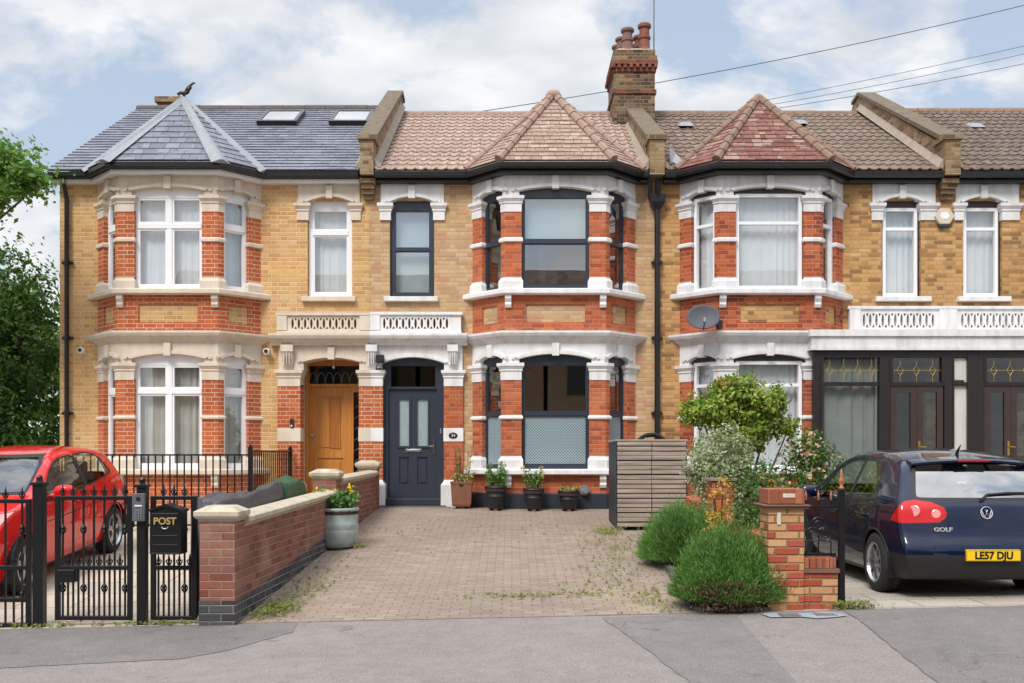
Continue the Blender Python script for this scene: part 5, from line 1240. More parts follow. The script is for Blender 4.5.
def carve(bm, poly, U, D, lay, pid, mat=None, only=None):
    U, D, Z = Vector(U).normalized(), Vector(D).normalized(), Vector((0, 0, 1))
    xs = [p[0] for p in poly]; zs = [p[1] for p in poly]; e = .06; bx0, bx1, bz0, bz1 = min(xs)-e, max(xs)+e, min(zs)-e, max(zs)+e
    def near(faces):
        out = []
        for f in faces:
            if f.normal.dot(D) < .02: continue
            c = f.calc_center_median(); u = c.dot(U)
            if bx0 < u < bx1 and bz0 < c.z < bz1: out.append(f)
        return out
    cur = near(bm.faces); n = len(poly)
    for i in range(n):
        a, b = poly[i], poly[(i+1) % n]
        g = set(cur)
        for f in cur: g.update(f.edges); g.update(f.verts)
        pa = U*a[0]+Z*a[1]; ed = (U*(b[0]-a[0])+Z*(b[1]-a[1])); no = ed.cross(D).normalized()
        r = bmesh.ops.bisect_plane(bm, geom=list(g), plane_co=pa, plane_no=no, dist=1e-5)
        cur = list({q for q in r['geom'] if isinstance(q, bmesh.types.BMFace) and q.is_valid} | {q for q in cur if q.is_valid})
    for f in cur: f.normal_update()
    res = []
    for f in near(cur):
        c = f.calc_center_median()
        if inpoly(c.dot(U), c.z, poly) and (only is None or f[lay] in only):
            res.append(f)
            if pid is not None: f[lay] = pid
            if mat is not None: f.material_index = mat
    return res
def seg(a, b, w=.009):            # a thin strip between two points: a panel gap
    d = (Vector(b)-Vector(a)).normalized(); n = Vector((-d.y, d.x))*w/2; a, b = Vector(a), Vector(b)
    return [tuple(a-n), tuple(b-n), tuple(b+n), tuple(a+n)]

def wheel(car, x, y, r, side, spokes=5, w=.20, mat='alloy', double=True, rr=.215):
    c = (x, y, r); root = thing('wheel', None, None, (0, 0, 0)); root.parent = car
    mb = MB(); o = side*w/2
    mb.lathe(c, [(rr-.01, -w/2), (r-.05, -w/2-.006), (r-.015, -w/2+.012), (r, -w/2+.04), (r, -.02), (r-.008, -.018), (r-.008, -.010), (r, -.008), (r, .008), (r-.008, .010), (r-.008, .018), (r, .02), (r, w/2-.04), (r-.015, w/2-.012), (r-.05, w/2+.006), (rr-.01, w/2)], 40, 'y', cap=False); mb.build('tyre', 'tyre', root, smooth=True)
    mb = MB(); y1 = side*w*.42
    mb.lathe(c, [(rr+.004, side*(w/2+.002)), (rr-.004, side*(w/2+.006)), (rr-.016, side*w*.40), (rr-.03, -side*w*.3)], 40, 'y', cap=False)
    mb.lathe(c, [(.0, y1+side*.004), (.03, y1+side*.004), (.055, y1-side*.006), (.06, y1-side*.04), (0, y1-side*.04)], 20, 'y')
    k = spokes
    for i in range(k):
        a0 = 2*math.pi*i/k+.3
        for da in ((-.13, .13) if double else (0,)):
            vs = []
            for rad, hw, dy in ((.035, .020, -.006), (.12, .016, .006), (rr-.012, .020, -.008)):
                ca, sa = math.cos(a0+da*min(1, rad/.12)), math.sin(a0+da*min(1, rad/.12))
                for q in (-1, 1):
                    for t in (0, -side*.03): vs.append((x+ca*rad-sa*hw*q, y+y1+side*dy+t, r+sa*rad+ca*hw*q))
            fs = []
            for s_ in range(2):
                b = s_*4; fs += [(b, b+2, b+6, b+4), (b+1, b+5, b+7, b+3), (b, b+4, b+5, b+1), (b+2, b+3, b+7, b+6)]
            mb.add(vs, fs)
    mb.build('rim', mat, root, smooth=False)
    mb = MB(); mb.lathe(c, [(.0, y1-side*.05), (rr-.02, y1-side*.05), (rr-.02, y1-side*.07), (0, y1-side*.07)], 24, 'y'); mb.build('brake', 'rubber', root)
    return root

def make_car(root, sh, paint_m, spec):
    v, f = sh.mesh(); bm = bmesh.new(); bv = [bm.verts.new(q) for q in v]
    for q in f: bm.faces.new([bv[i] for i in q])
    bmesh.ops.recalc_face_normals(bm, faces=bm.faces); bm.normal_update()
    lay = bm.faces.layers.int.new('part'); LX, RX = (0, 1, 0), (0, -1, 0)
    # wheel arches
    ar = spec['arch']
    for D in (LX, RX):
        for ax in (spec['xr'], spec['xf']):
            circ = [(ax+ar*math.cos(t), spec['r']+.01+ar*math.sin(t)) for t in np.linspace(0, 2*math.pi, 29)[:-1]]
            fs = carve(bm, circ, (1, 0, 0), D, lay, None)
            bmesh.ops.delete(bm, geom=[q for q in fs if abs(q.calc_center_median().y) > .45], context='FACES')
    # trims, gaps, glass, lamps
    for poly, U, D, m in spec['trim']: carve(bm, poly, U, D, lay, None, m)
    names = {}; pid = 1
    for nm, poly, U, D, mat, border in spec['panels']:
        if border: carve(bm, grow(poly, border), U, D, lay, None, 1, only=(0,))
        carve(bm, poly, U, D, lay, pid, 0, only=(0,)); names[pid] = (nm, mat); pid += 1
    for poly, U, D in spec['gaps']:
        for q in carve(bm, poly, U, D, lay, None, None, only=(0,)): q.material_index = 2 if q.material_index == 0 else q.material_index
    bm.normal_update()
    groups = {}
    for q in bm.faces: groups.setdefault(q[lay], []).append(q)
    out = {}
    bmv = {}
    for g, fs in groups.items():
        ids = {}; V_ = []; F_ = []; mi = []; off = -.004 if g and 'window' in names[g][0] or g and 'windscreen' in names[g][0] else 0
        for q in fs:
            ff = []
            for vv in q.verts:
                if vv.index not in ids or True:
                    key = vv
                    if key not in ids: ids[key] = len(V_); V_.append(tuple(vv.co+vv.normal*off))
                    ff.append(ids[key])
            F_.append(tuple(ff)); mi.append(q.material_index if g == 0 else 0)
        mb = MB(); mb.v = V_; mb.f = F_; mb.mi = mi
        o = mb.build('body' if g == 0 else names[g][0], [paint_m, 'rubber', 'ink'] if g == 0 else names[g][1], root, smooth=True, recalc=False)
        out.setdefault(o.name.split('.')[0], []).append(o)
    bm.free()
    for sgn in (-1, 1):
        for ax in (spec['xr'], spec['xf']):
            mb = MB(); n = 20; vs = []
            for yy in (.50, .86):
                for i in range(n+1):
                    t = -.4+(math.pi+.8)*i/n; vs.append((ax+(ar+.01)*math.cos(t), sgn*yy, spec['r']+.01+(ar+.01)*math.sin(t)))
            mb.add(vs, [(i, i+1, n+2+i, n+1+i) for i in range(n)]+[tuple(range(n+1))]); mb.build('wheel_arch', 'ink', root, recalc=False)
            mb = MB(); pts = []
            for i in range(25):
                t = -.25+(math.pi+.5)*i/24; x, z = ax+ar*math.cos(t), spec['r']+.01+ar*math.sin(t)
                if z > .2: pts.append((x, sgn*(sh.ysurf(x, z)-.004), z))
            mb.tube(pts, .012, 6); mb.build('arch_lip', spec['lip'], root, smooth=True)
            wheel(root, ax, sgn*(spec['track']), spec['r'], sgn, **spec['wheel'])
    # cabin
    for sx in (-1, 1):
        mb = MB(); mb.box(spec['cab']-.25, spec['cab']+.25, sx*.36-.24, sx*.36+.24, .35, .62); mb.add([(spec['cab']-.30+a, sx*.36+b, c) for a, b, c in ((0, -.23, .6), (0, .23, .6), (.16, .23, .6), (.16, -.23, .6), (-.16, -.19, 1.12), (-.16, .19, 1.12), (-.05, .19, 1.12), (-.05, -.19, 1.12))], [(0,1,2,3),(4,5,6,7),(0,1,5,4),(1,2,6,5),(2,3,7,6),(3,0,4,7)])
        mb.box(spec['cab']-.46, spec['cab']-.36, sx*.36-.12, sx*.36+.12, 1.14, 1.32); mb.build('front_seat', 'seat', root, bevel=.03)
    mb = MB(); mb.box(spec['cab']-1.15, spec['cab']-.70, -.62, .62, .40, .62); mb.box(spec['cab']-1.22, spec['cab']-1.05, -.60, .60, .55, 1.06)
    for y in (-.38, .38): mb.box(spec['cab']-1.22, spec['cab']-1.13, y-.12, y+.12, 1.07, 1.22)
    mb.build('rear_seat', 'seat', root, bevel=.03)
    mb = MB(); mb.box(spec['cab']+.75, spec['cab']+1.2, -.66, .66, .55, .96); mb.tube([(spec['cab']+.62+.04*math.sin(t), spec['wy']+.18*math.cos(t), .93+.18*math.sin(t)) for t in np.linspace(0, 2*math.pi, 17)], .015, 6); mb.build('dashboard', 'seat', root)
    for sgn in (-1, 1):
        x, z = spec['mir']; y = sh.ysurf(x, z)
        mb = MB(); mb.tube([(x, sgn*(y-.03), z-.01), (x-.0, sgn*(y+.06), z+.0)], .03, 8)
        c = Vector((x-.03, sgn*(y+.14), z+.04)); vs = []; fs = []
        nu, nv = 12, 8
        for i in range(nv+1):
            for j in range(nu):
                ph, th = math.pi*i/nv, 2*math.pi*j/nu; k = lambda q, e: math.copysign(abs(q)**e, q)
                vs.append(c+Vector((.075*k(math.cos(th), .7)*math.sin(ph)**.7, sgn*.115*k(math.cos(ph), .7), .08*k(math.sin(th), .7)*math.sin(ph)**.7)))
        fs = [(i*nu+j, i*nu+(j+1) % nu, (i+1)*nu+(j+1) % nu, (i+1)*nu+j) for i in range(nv) for j in range(nu)]
        mb.add(vs, fs); mb.build('wing_mirror', spec.get('mirmat', paint_m), root, smooth=True)
        for hx in spec['handles']:
            y = sh.ysurf(hx, spec['hz']); mb = MB(); mb.box(hx-.10, hx+.10, sgn*(y+.005) if sgn > 0 else -(y+.035), (y+.035) if sgn > 0 else -(y+.005), spec['hz']-.018, spec['hz']+.018); mb.box(hx-.09, hx-.06, min(sgn*(y-.02), sgn*(y+.02)), max(sgn*(y-.02), sgn*(y+.02)), spec['hz']-.012, spec['hz']+.012); mb.box(hx+.06, hx+.09, min(sgn*(y-.02), sgn*(y+.02)), max(sgn*(y-.02), sgn*(y+.02)), spec['hz']-.012, spec['hz']+.012); mb.build('door_handle', spec['hmat'], root, bevel=.008)
    return out
LX, RX, BK, FT = (0, 1, 0), (0, -1, 0), (-1, 0, 0), (1, 0, 0)
XU, YU = (1, 0, 0), (0, 1, 0)

# navy hatchback, tail to the street
prof = [(.30,.19),(.12,.22),(.03,.30),(.0,.42),(.01,.52),(.05,.60),(.085,.66),(.12,.80),(.155,.93),(.20,1.0),(.30,1.14),(.43,1.30),(.52,1.39),(.75,1.45),(1.15,1.51),(1.65,1.53),(2.1,1.51),(2.45,1.43),(2.8,1.24),(3.14,1.03),(3.3,.985),(3.7,.91),(3.98,.80),(4.13,.66),(4.2,.5),(4.18,.32),(4.08,.2),(3.8,.18),(2.0,.18)]
shg = Shell(prof, 4.2, .88, [0, .18, .3, .45, .6, .78, .92, 1.0, 1.15, 1.3, 1.42, 1.6], [.78, .80, .845, .868, .88, .88, .868, .845, .775, .70, .64, .56])
ld = Vector((-1, .75, 0)).normalized(); lu = Vector((.75, 1, 0)).normalized()
def lampoly(pts): return [(Vector(p).dot(lu), p[2]) for p in pts]
lamp = lampoly([(.36, .87, .79), (.32, .86, .85), (.21, .80, .985), (.17, .72, 1.0), (.13, .57, .975), (.10, .46, .925), (.10, .425, .875), (.10, .435, .82), (.10, .49, .78), (.2, .8, .77)])
def mirp(poly, on=True): return [(-a, b) for a, b in poly]
dl_r = [(.83,.99),(.86,.985),(1.56,.955),(1.56,1.375),(1.30,1.375),(1.12,1.345),(.98,1.25)]
dl_f = [(1.66,.95),(2.80,.925),(2.78,.96),(2.42,1.215),(2.22,1.31),(2.02,1.36),(1.85,1.375),(1.66,1.375)]
rw = [(-.64,1.035),(-.60,1.02),(.60,1.02),(.64,1.035),(.55,1.33),(.50,1.345),(-.50,1.345),(-.55,1.33)]
ws_ = [(-.68,1.08),(.68,1.08),(.60,1.33),(.52,1.385),(-.52,1.385),(-.60,1.33)]
spec = dict(arch=.345, xr=.79, xf=3.37, r=.32, track=.775, lip='rubber', cab=2.05, wy=-.36, mir=(2.72, .955), handles=(1.12, 2.0), hz=.80, hmat='paint_blue',
    wheel=dict(spokes=8, double=False, rr=.205),
    trim=[([(-.95,.1),(.95,.1),(.95,.465),(-.95,.465)], YU, BK, 1), ([(-.1,.1),(.46,.1),(.46,.465),(-.1,.465)], XU, LX, 1), ([(-.1,.1),(.46,.1),(.46,.465),(-.1,.465)], XU, RX, 1)]
        + [([(1.15,.505),(2.98,.505),(2.98,.55),(1.15,.55)], XU, d, 1) for d in (LX, RX)] + [([(1.15,.1),(3.0,.1),(3.0,.235),(1.15,.235)], XU, d, 1) for d in (LX, RX)]
        + [([(1.55,.95),(1.67,.948),(1.67,1.375),(1.55,1.375)], XU, d, 1) for d in (LX, RX)],
    panels=[('rear_window', roundp(rw, .12, 1), YU, BK, 'glass_rear', .035), ('windscreen', ws_, YU, FT, 'glass_car', .03)]
        + [(n, p, XU, d, 'glass_car', .018) for d in (LX, RX) for n, p in (('rear_side_window', dl_r), ('front_side_window', dl_f))]
        + [('tail_light', lamp, tuple(lu), tuple(ld), 'lamp_red', .004), ('tail_light', mirp(lamp), (-lu.x, lu.y, 0), (ld.x, -ld.y, 0), 'lamp_red', .004)]
        + [('headlight', [(s_*.42,.70),(s_*.78,.72),(s_*.80,.86),(s_*.50,.84)], YU, FT, 'lamp_clear', .004) for s_ in (1, -1)],
    gaps=[(seg((1.61,.25),(1.61,.95)), XU, d) for d in (LX, RX)] + [(seg((2.86,.28),(2.84,.93)), XU, d) for d in (LX, RX)] + [(seg((.98,.99),(1.12,.60)), XU, d) for d in (LX, RX)] + [(seg((1.12,.60),(1.2,.25)), XU, d) for d in (LX, RX)]
        + [(seg((-.50,.60),(.50,.60),.009), YU, BK), (seg((-.56,.775),(-.50,.60),.009), YU, BK), (seg((.56,.775),(.50,.60),.009), YU, BK), (seg((-.62,1.0),(-.54,1.385)), YU, BK), (seg((.62,1.0),(.54,1.385)), YU, BK)]
        + [(seg((-.9,.463),(.9,.463),.006), YU, BK)])
gx, gy = 4.685, 9.74
g_z = gz(gx-.8, gy+.79)
golf = thing('parked_car', 'navy blue hatchback with yellow rear plate parked tail to the street', 'car', (gx, gy, g_z-.012), rot=(0, 0, R(90)))
parts = make_car(golf, shg, 'paint_blue', spec)
def local(o): return o
# lamps: clear roundels in the left and right clusters
for sgn in (1, -1):
    for (x, y, z, r_) in ((.215, .68, .885, .058), (.108, .50, .875, .044)):
        n_ = Vector((-1, sgn*(.62 if y > .6 else .25), .25)).normalized(); c = Vector((x, sgn*y, z))
        # slide the roundel onto the shell
        lo = c-n_*.15; 
        for i in range(60):
            q = lo+n_*(.006*i)
            if shg.F(np.array([q]))[0] > 0: break
        mb = MB(); mb.tube([q-n_*.012, q+n_*.002, q+n_*.004], [r_, r_, r_*.85], 24); mb.build('reversing_lens', 'lamp_clear', parts['tail_light'][0 if sgn == 1 else 1], smooth=False)
def rx(y, z):      # x of the rear face
    lo, hi = -.1, .9
    for _ in range(24):
        m = (lo+hi)/2
        if shg.F(np.array([[m, y, z]]))[0] > 0: lo = m
        else: hi = m
    return lo
px_ = rx(0, .455)-.022
mb = MB(); mb.box(px_-.002, px_+.05, -.26, .26, .412, .523); pz = mb.build('number_plate', 'plate_y', golf, bevel=.004)
def rear_text(body, size, mat, name, par, y, z, x, bold=.0, sx=1.0, ext=.002):
    m = face_mat(x, y, z, (0, -1, 0), (0, 0, 1)) @ Matrix.Diagonal((sx, 1, 1, 1)); return text(body, size, mat, name, par, m, ext, bold)
rear_text('LE57 DJU', .100, 'ink', 'registration', pz, 0, .466, px_-.0035, .0035, .94)
mb = MB(); mb.box(px_-.004, px_-.0025, -.256, .256, .416, .419); mb.box(px_-.004, px_-.0025, -.256, .256, .516, .519); mb.build('plate_border', 'ink', pz)
zb = .875; xb = rx(0, zb)-.006; mb = MB()
tl = lambda a, b: (xb-.004-(zb+b-.875)*-.25, -a, zb+b)
mb.tube([tl(.056*math.cos(t), .056*math.sin(t)) for t in np.linspace(0, 2*math.pi, 25)], .006, 6)
mb.tube([tl(-.022, .046), tl(0, .006), tl(.022, .046)], .0055, 5); mb.tube([tl(-.046, .020), tl(-.024, -.044), tl(0, .0), tl(.024, -.044), tl(.046, .020)], .0055, 5)
bd = mb.build('badge', 'badge_silver', golf)
mb = MB(); mb.tube([(xb+.012, 0, zb), (xb-.001, 0, zb)], .056, 24); mb.build('badge_disc', 'paint_blue', bd)
xg = rx(.44, .71); xg = min(rx(.36, .70), rx(.44, .71), rx(.36, .73)); tg = rear_text('GOLF', .054, 'badge_silver', 'model_lettering', golf, .44, .71, xg-.003, .0015, 1.35, .006)
xg = rx(-.42, .71); rear_text('S', .05, 'badge_silver', 'model_lettering', golf, -.44, .71, xg-.003, .003, 1.2, .004)
# spoiler over the rear window, brake light, wiper, aerial
mb = MB(); sec = []
for y in np.linspace(-.60, .60, 13):
    k = (y/.6)**2; xe_ = .405+.07*k; z1_ = 1.405-.035*k
    sec.append([(xe_, y, z1_-.03), (xe_-.005, y, z1_-.012), (xe_+.03, y, z1_+.004), (.60+.03*k, y, z1_+.026), (.60+.03*k, y, z1_-.05), (.47+.05*k, y, z1_-.045)])
vs = [q for r_ in sec for q in r_]; m = 6
mb.add(vs, [(i*m+j, i*m+(j+1) % m, (i+1)*m+(j+1) % m, (i+1)*m+j) for i in range(12) for j in range(m)]+[tuple(range(m)), tuple(range(12*m, 13*m))]); spo = mb.build('spoiler', 'paint_blue', golf, smooth=False, bevel=.004)
mb = MB(); mb.box(.398, .41, -.16, .16, 1.377, 1.391); mb.build('brake_light', 'lamp_red', spo)
mb = MB(); 
wx = lambda y, z: rx(y, z)-.016
mb.tube([(wx(.02, 1.0), .02, 1.0), (wx(-.05, 1.05)+.005, -.05, 1.05), (wx(-.25, 1.066), -.25, 1.066), (wx(-.52, 1.07), -.52, 1.07)], [.018, .013, .012, .007], 6); mb.tube([(rx(.0, .995)+.01, .02, .995), (rx(.0, .995)-.02, .02, .995)], .022, 10); mb.build('wiper', 'rubber', golf)
mb = MB(); mb.tube([(.80, 0.0, 1.44), (.77, .0, 1.49), (.70, .0, 1.55)], [.022, .013, .004], 8); mb.build('aerial', 'rubber', golf)
for y in (-.55, .55, -.28, .28):
    mb = MB(); x = rx(y, .535); mb.lathe((x+.004, y, .535), [(.011, .004), (.011, -.008), (0, -.008)], 10, 'x'); mb.build('parking_sensor', 'rubber', golf)

# red hatchback, nose to the street
prof = [(.30,.2),(.12,.23),(.03,.32),(.0,.44),(.02,.58),(.07,.70),(.11,.84),(.17,1.0),(.27,1.18),(.40,1.34),(.52,1.40),(.85,1.45),(1.25,1.478),(1.65,1.475),(2.0,1.44),(2.3,1.33),(2.62,1.17),(2.92,1.04),(3.1,.99),(3.45,.91),(3.7,.79),(3.83,.66),(3.88,.5),(3.87,.34),(3.78,.22),(3.5,.19),(2.0,.19)]
shr = Shell(prof, 3.88, .85, [0, .18, .3, .45, .6, .78, .92, 1.02, 1.15, 1.3, 1.42, 1.6], [.76, .78, .82, .84, .85, .85, .842, .815, .755, .69, .62, .54], rear=.14, front=.26)
dl_r = [(.62,1.10),(.66,1.075),(1.42,1.0),(1.42,1.365),(1.10,1.365),(.90,1.33),(.74,1.24)]
dl_f = [(1.52,.99),(2.60,.95),(2.62,.985),(2.2,1.245),(2.02,1.32),(1.85,1.355),(1.52,1.365)]
spec = dict(arch=.345, xr=.68, xf=3.10, r=.31, track=.745, lip='paint_red', cab=1.85, wy=-.36, mir=(2.42, .99), handles=(.98, 1.78), hz=.865, hmat='paint_red',
    wheel=dict(spokes=5, double=True, rr=.215),
    trim=[([(1.05,.1),(2.75,.1),(2.75,.225),(1.05,.225)], XU, d, 1) for d in (LX, RX)] + [([(-.5,.2),(.5,.2),(.55,.42),(-.55,.42)], YU, FT, 1), ([(-.35,.56),(.35,.56),(.40,.66),(-.40,.66)], YU, FT, 1)]
        + [([(1.41,1.0),(1.53,.99),(1.53,1.365),(1.41,1.365)], XU, d, 1) for d in (LX, RX)],
    panels=[('rear_window', [(-.56,1.04),(.56,1.04),(.48,1.33),(-.48,1.33)], YU, BK, 'glass_car', .03), ('windscreen', [(-.66,1.075),(.66,1.075),(.58,1.32),(.50,1.395),(-.50,1.395),(-.58,1.32)], YU, FT, 'glass_car', .03)]
        + [(n, p, XU, d, 'glass_car', .02) for d in (LX, RX) for n, p in (('rear_side_window', dl_r), ('front_side_window', dl_f))]
        + [('headlight', [(s_*.40,.66),(s_*.74,.68),(s_*.80,.92),(s_*.66,.90),(s_*.46,.76)], YU, FT, 'lamp_clear', .006) for s_ in (1, -1)]
        + [('tail_light', [(s_*.55,.80),(s_*.82,.80),(s_*.74,1.02),(s_*.60,1.0)], YU, BK, 'lamp_red', .004) for s_ in (1, -1)],
    gaps=[(seg((1.47,.25),(1.47,.99)), XU, d) for d in (LX, RX)] + [(seg((2.66,.28),(2.62,.95)), XU, d) for d in (LX, RX)] + [(seg((.88,1.05),(1.0,.62)), XU, d) for d in (LX, RX)] + [(seg((.62,.77),(2.64,.71),.012), XU, d) for d in (LX, RX)])
ryf, ryr = 10.9, 13.32
rxc = -6.12
slope = math.atan2(gz(-5.4, ryr)-gz(-5.4, ryf), ryr-ryf)
redc = thing('parked_car', 'bright red hatchback parked nose out behind the black iron gates', 'car', (0, 0, 0), rot=(0, 0, 0))
# car x axis points to the street: build the matrix from the wheel contacts
zc0 = gz(-5.4, ryr); ex = Vector((0, -math.cos(slope), -math.sin(slope))); ez_ = Vector((0, -math.sin(slope), math.cos(slope))); ey = ez_.cross(ex)
mt = Matrix((ex, ey, ez_)).transposed().to_4x4(); mt.translation = Vector((rxc, ryr, zc0)) - ex*.68
redc.matrix_world = mt
pr_ = make_car(redc, shr, 'paint_red', spec)

# ------------------------------------------------------------------ garden walls and gates
def capstone(mb, x0, x1, y0, y1, z0, e=.045):
    L = [(z0, -.0), (z0+.02, .012), (z0+.03, .03), (z0+.055, e), (z0+.095, e), (z0+.10, e-.01), (z0+.145, -.05)]
    vs = [(a, b, z) for z, d in L for a, b in ((x0-d, y0-d), (x1+d, y0-d), (x1+d, y1+d), (x0-d, y1+d))]
    k = len(L); mb.add(vs, [(0, 1, 2, 3), (4*k-4, 4*k-3, 4*k-2, 4*k-1)]+[(4*i+j, 4*i+(j+1) % 4, 4*i+4+(j+1) % 4, 4*i+4+j) for i in range(k-1) for j in range(4)])
def wall_x(y): return -2.74 + .030*(y-9.3)      # centre line of the left garden wall
gw = thing('garden_wall', 'red brick garden wall with pale coping and blue brick foot left of the block drive', 'wall', (-2.7, 9.3, -.6))
W2 = .165
def pier(y0, name, ztop, d=.33):
    x = wall_x(y0+d/2); zb = min(gz(x, y0), gz(x, y0+d))-.1
    mb = MB(); mb.box(x-W2, x+W2, y0, y0+d, zb, ztop); p = mb.build(name, 'wall_red', gw, bevel=.004)
    mb = MB(); mb.box(x-W2-.004, x+W2+.004, y0-.004, y0+d+.004, zb, gz(x, y0)+.232); 
    if y0 < 13: mb.build('blue_brick_foot', 'blue_brick', p)
    mb = MB(); capstone(mb, x-W2, x+W2, y0, y0+d, ztop); mb.build('pier_cap', 'cap_stone', p, bevel=.003); return p
pier(9.28, 'front_pier', .325); pier(13.85, 'middle_pier', .60); pier(17.25, 'rear_pier', .70)
def wall_run(y0, y1, za, zb, foot=True):
    mb = MB(); n = 10; vs = []; w = .11
    for i in range(n+1):
        y = y0+(y1-y0)*i/n; x = wall_x(y)+.05; zt = za+(zb-za)*i/n
        vs += [(x-w, y, gz(x, y)-.2), (x+w, y, gz(x, y)-.2), (x+w, y, zt), (x-w, y, zt)]
    mb.add(vs, [(0, 1, 2, 3), (4*n, 4*n+1, 4*n+2, 4*n+3)]+[(4*i+j, 4*i+(j+1) % 4, 4*i+4+(j+1) % 4, 4*i+4+j) for i in range(n) for j in range(4)])
    p = mb.build('wall_panel', 'wall_red', gw)
    mb = MB(); L = [(w+.0, .0), (w+.01, .02), (w+.045, .045), (w+.045, .085), (w+.03, .095), (0, .12)]
    prof = [(a, h) for a, h in L]+[(-a, h) for a, h in reversed(L[:-1])]; m = len(prof); segs = max(1, round((y1-y0)/.9)); 
    for s_ in range(segs):
        ya, yb = y0+(y1-y0)*s_/segs+.003, y0+(y1-y0)*(s_+1)/segs-.003; vs = []
        for y in (ya, yb):
            zt = za+(zb-za)*(y-y0)/(y1-y0); x = wall_x(y)+.05; vs += [(x+a, y, zt+h) for a, h in prof]
        mb.add(vs, [tuple(range(m)), tuple(range(m, 2*m))]+[(i, (i+1) % m, (i+1) % m+m, i+m) for i in range(m)])
    mb.build('coping', 'cap_stone', p)
    if foot:
        mb = MB(); st = 8
        for i in range(st):
            ya, yb = y0+(y1-y0)*i/st, y0+(y1-y0)*(i+1)/st-.0; x = wall_x((ya+yb)/2)+.05; zt = round((gz(x, (ya+yb)/2)+.19)/.075)*.075
            xa, xb = wall_x(ya)+.05, wall_x(yb)+.05; mb.add([(xx+dx, y, z) for xx, y in ((xa, ya), (xb, yb)) for dx, z in ((w-.03, gz(xx, y)-.2), (w+.005, gz(xx, y)-.2), (w+.005, gz(xx, y)+.20), (w-.03, gz(xx, y)+.20))], [(0,1,2,3),(4,5,6,7)]+[(k, (k+1) % 4, (k+1) % 4+4, k+4) for k in range(4)])
        mb.build('blue_brick_foot', 'blue_brick', p)
wall_run(9.61, 13.85, .26, .345); wall_run(14.18, 17.25, .52, .56, False)

# right hand front pier with stub wall and iron panel
pw = thing('garden_wall', 'buff and red brick pier with low stub wall beside the navy car', 'wall', (2.6, 9.4, -.52))
mb = MB(); mb.box(2.41, 2.745, 9.40, 9.72, -.75, .44); p1 = mb.build('pier', 'pillar_mix', pw, bevel=.004)
mb = MB(); mb.box(2.375, 2.78, 9.365, 9.755, .44, .458); mb.box(2.36, 2.795, 9.35, 9.77, .462, .478); mb.build('tile_creasing', 'creasing', p1, bevel=.003)
mb = MB(); mb.box(2.405, 2.75, 9.395, 9.725, .480, .625); mb.build('brick_on_edge', 'soldier', p1, bevel=.006)
mb = MB(); mb.box(2.545, 2.66, 9.389, 9.396, .545, .583); mb.box(2.49, 2.525, 9.391, 9.399, .29, .405); mb.build('adhesive_tape', 'plate_c' if 'plate_c' in M else 'stone', p1)
mb = MB(); mb.box(2.746, 3.075, 9.44, 9.66, -.75, -.17); p2 = mb.build('low_wall', 'pillar_mix', pw, bevel=.004)
mb = MB(); mb.box(2.75, 3.09, 9.42, 9.68, -.168, -.13); mb.build('tile_creasing', 'creasing', p2, bevel=.003)
mb = MB()
for i in range(5): mb.box(2.75+i*.064, 2.808+i*.064, 9.45, 9.65, -.128, -.03)
mb.build('brick_on_edge', 'soldier', p2, bevel=.004)
def finial(mb, x, y, z, r=.016, h=.10):
    mb.lathe((x, y, z), [(r*.5, 0), (r*.9, h*.12), (r*.5, h*.2), (r*1.15, h*.42), (r*.8, h*.62), (r*.25, h*.9), (.001, h)], 8)
ip = thing('ornamental_railing', 'black iron scrollwork railing with copper spear tips above the low stub wall', 'railing', (2.9, 9.55, -.03))
mb = MB(); yy = 9.53
mb.box(2.755, 3.085, yy-.012, yy+.012, -.015, .01); mb.box(2.755, 3.085, yy-.012, yy+.012, .44, .462)
for x in (2.80, 2.92, 3.04): mb.box(x-.007, x+.007, yy-.007, yy+.007, .46, .52)
mb.box(2.76, 2.772, yy-.01, yy+.01, .0, .45)
def ring(c, r, t0, t1, n=18): return [(c[0]+r*math.cos(t), yy, c[1]+r*math.sin(t)) for t in np.linspace(t0, t1, n)]
for c, a, b in (((2.865, .19), .8, 6.2), ((2.975, .19), -3.1, 2.4), ((2.92, .285), -.9, 4.0)): mb.tube(ring(c, .065, a, b), .007, 6); mb.tube(ring(c, .032, a+.5, b-1.0), .006, 6)
mb.tube([(2.80, yy, .0), (2.80, yy, .12), (2.92, yy, .14), (3.04, yy, .12), (3.04, yy, .0)], .007, 6); mb.tube([(2.92, yy, .0), (2.92, yy, .13)], .007, 6); mb.tube([(2.92, yy, .35), (2.92, yy, .44)], .007, 6)
mb.build('scrollwork', 'black', ip)
for x in (2.80, 2.92, 3.04): mb = MB(); finial(mb, x, yy, .51, .013, .10); mb.build('spear_tip', 'copper', ip, smooth=True)
gp = thing('gate_post', 'slim black gate post with copper urn finial beside the stub wall', 'post', (3.12, 9.5, -.5))
mb = MB(); mb.box(3.098, 3.152, 9.46, 9.515, -.62, .62); mb.build('post', 'black', gp, bevel=.004)
mb = MB(); mb.lathe((3.125, 9.4875, .62), [(.026, 0), (.03, .015), (.014, .03), (.028, .065), (.03, .09), (.015, .12), (.02, .135), (.009, .155), (.010, .175), (.001, .195)], 12); mb.build('urn_finial', 'copper', gp, smooth=True)

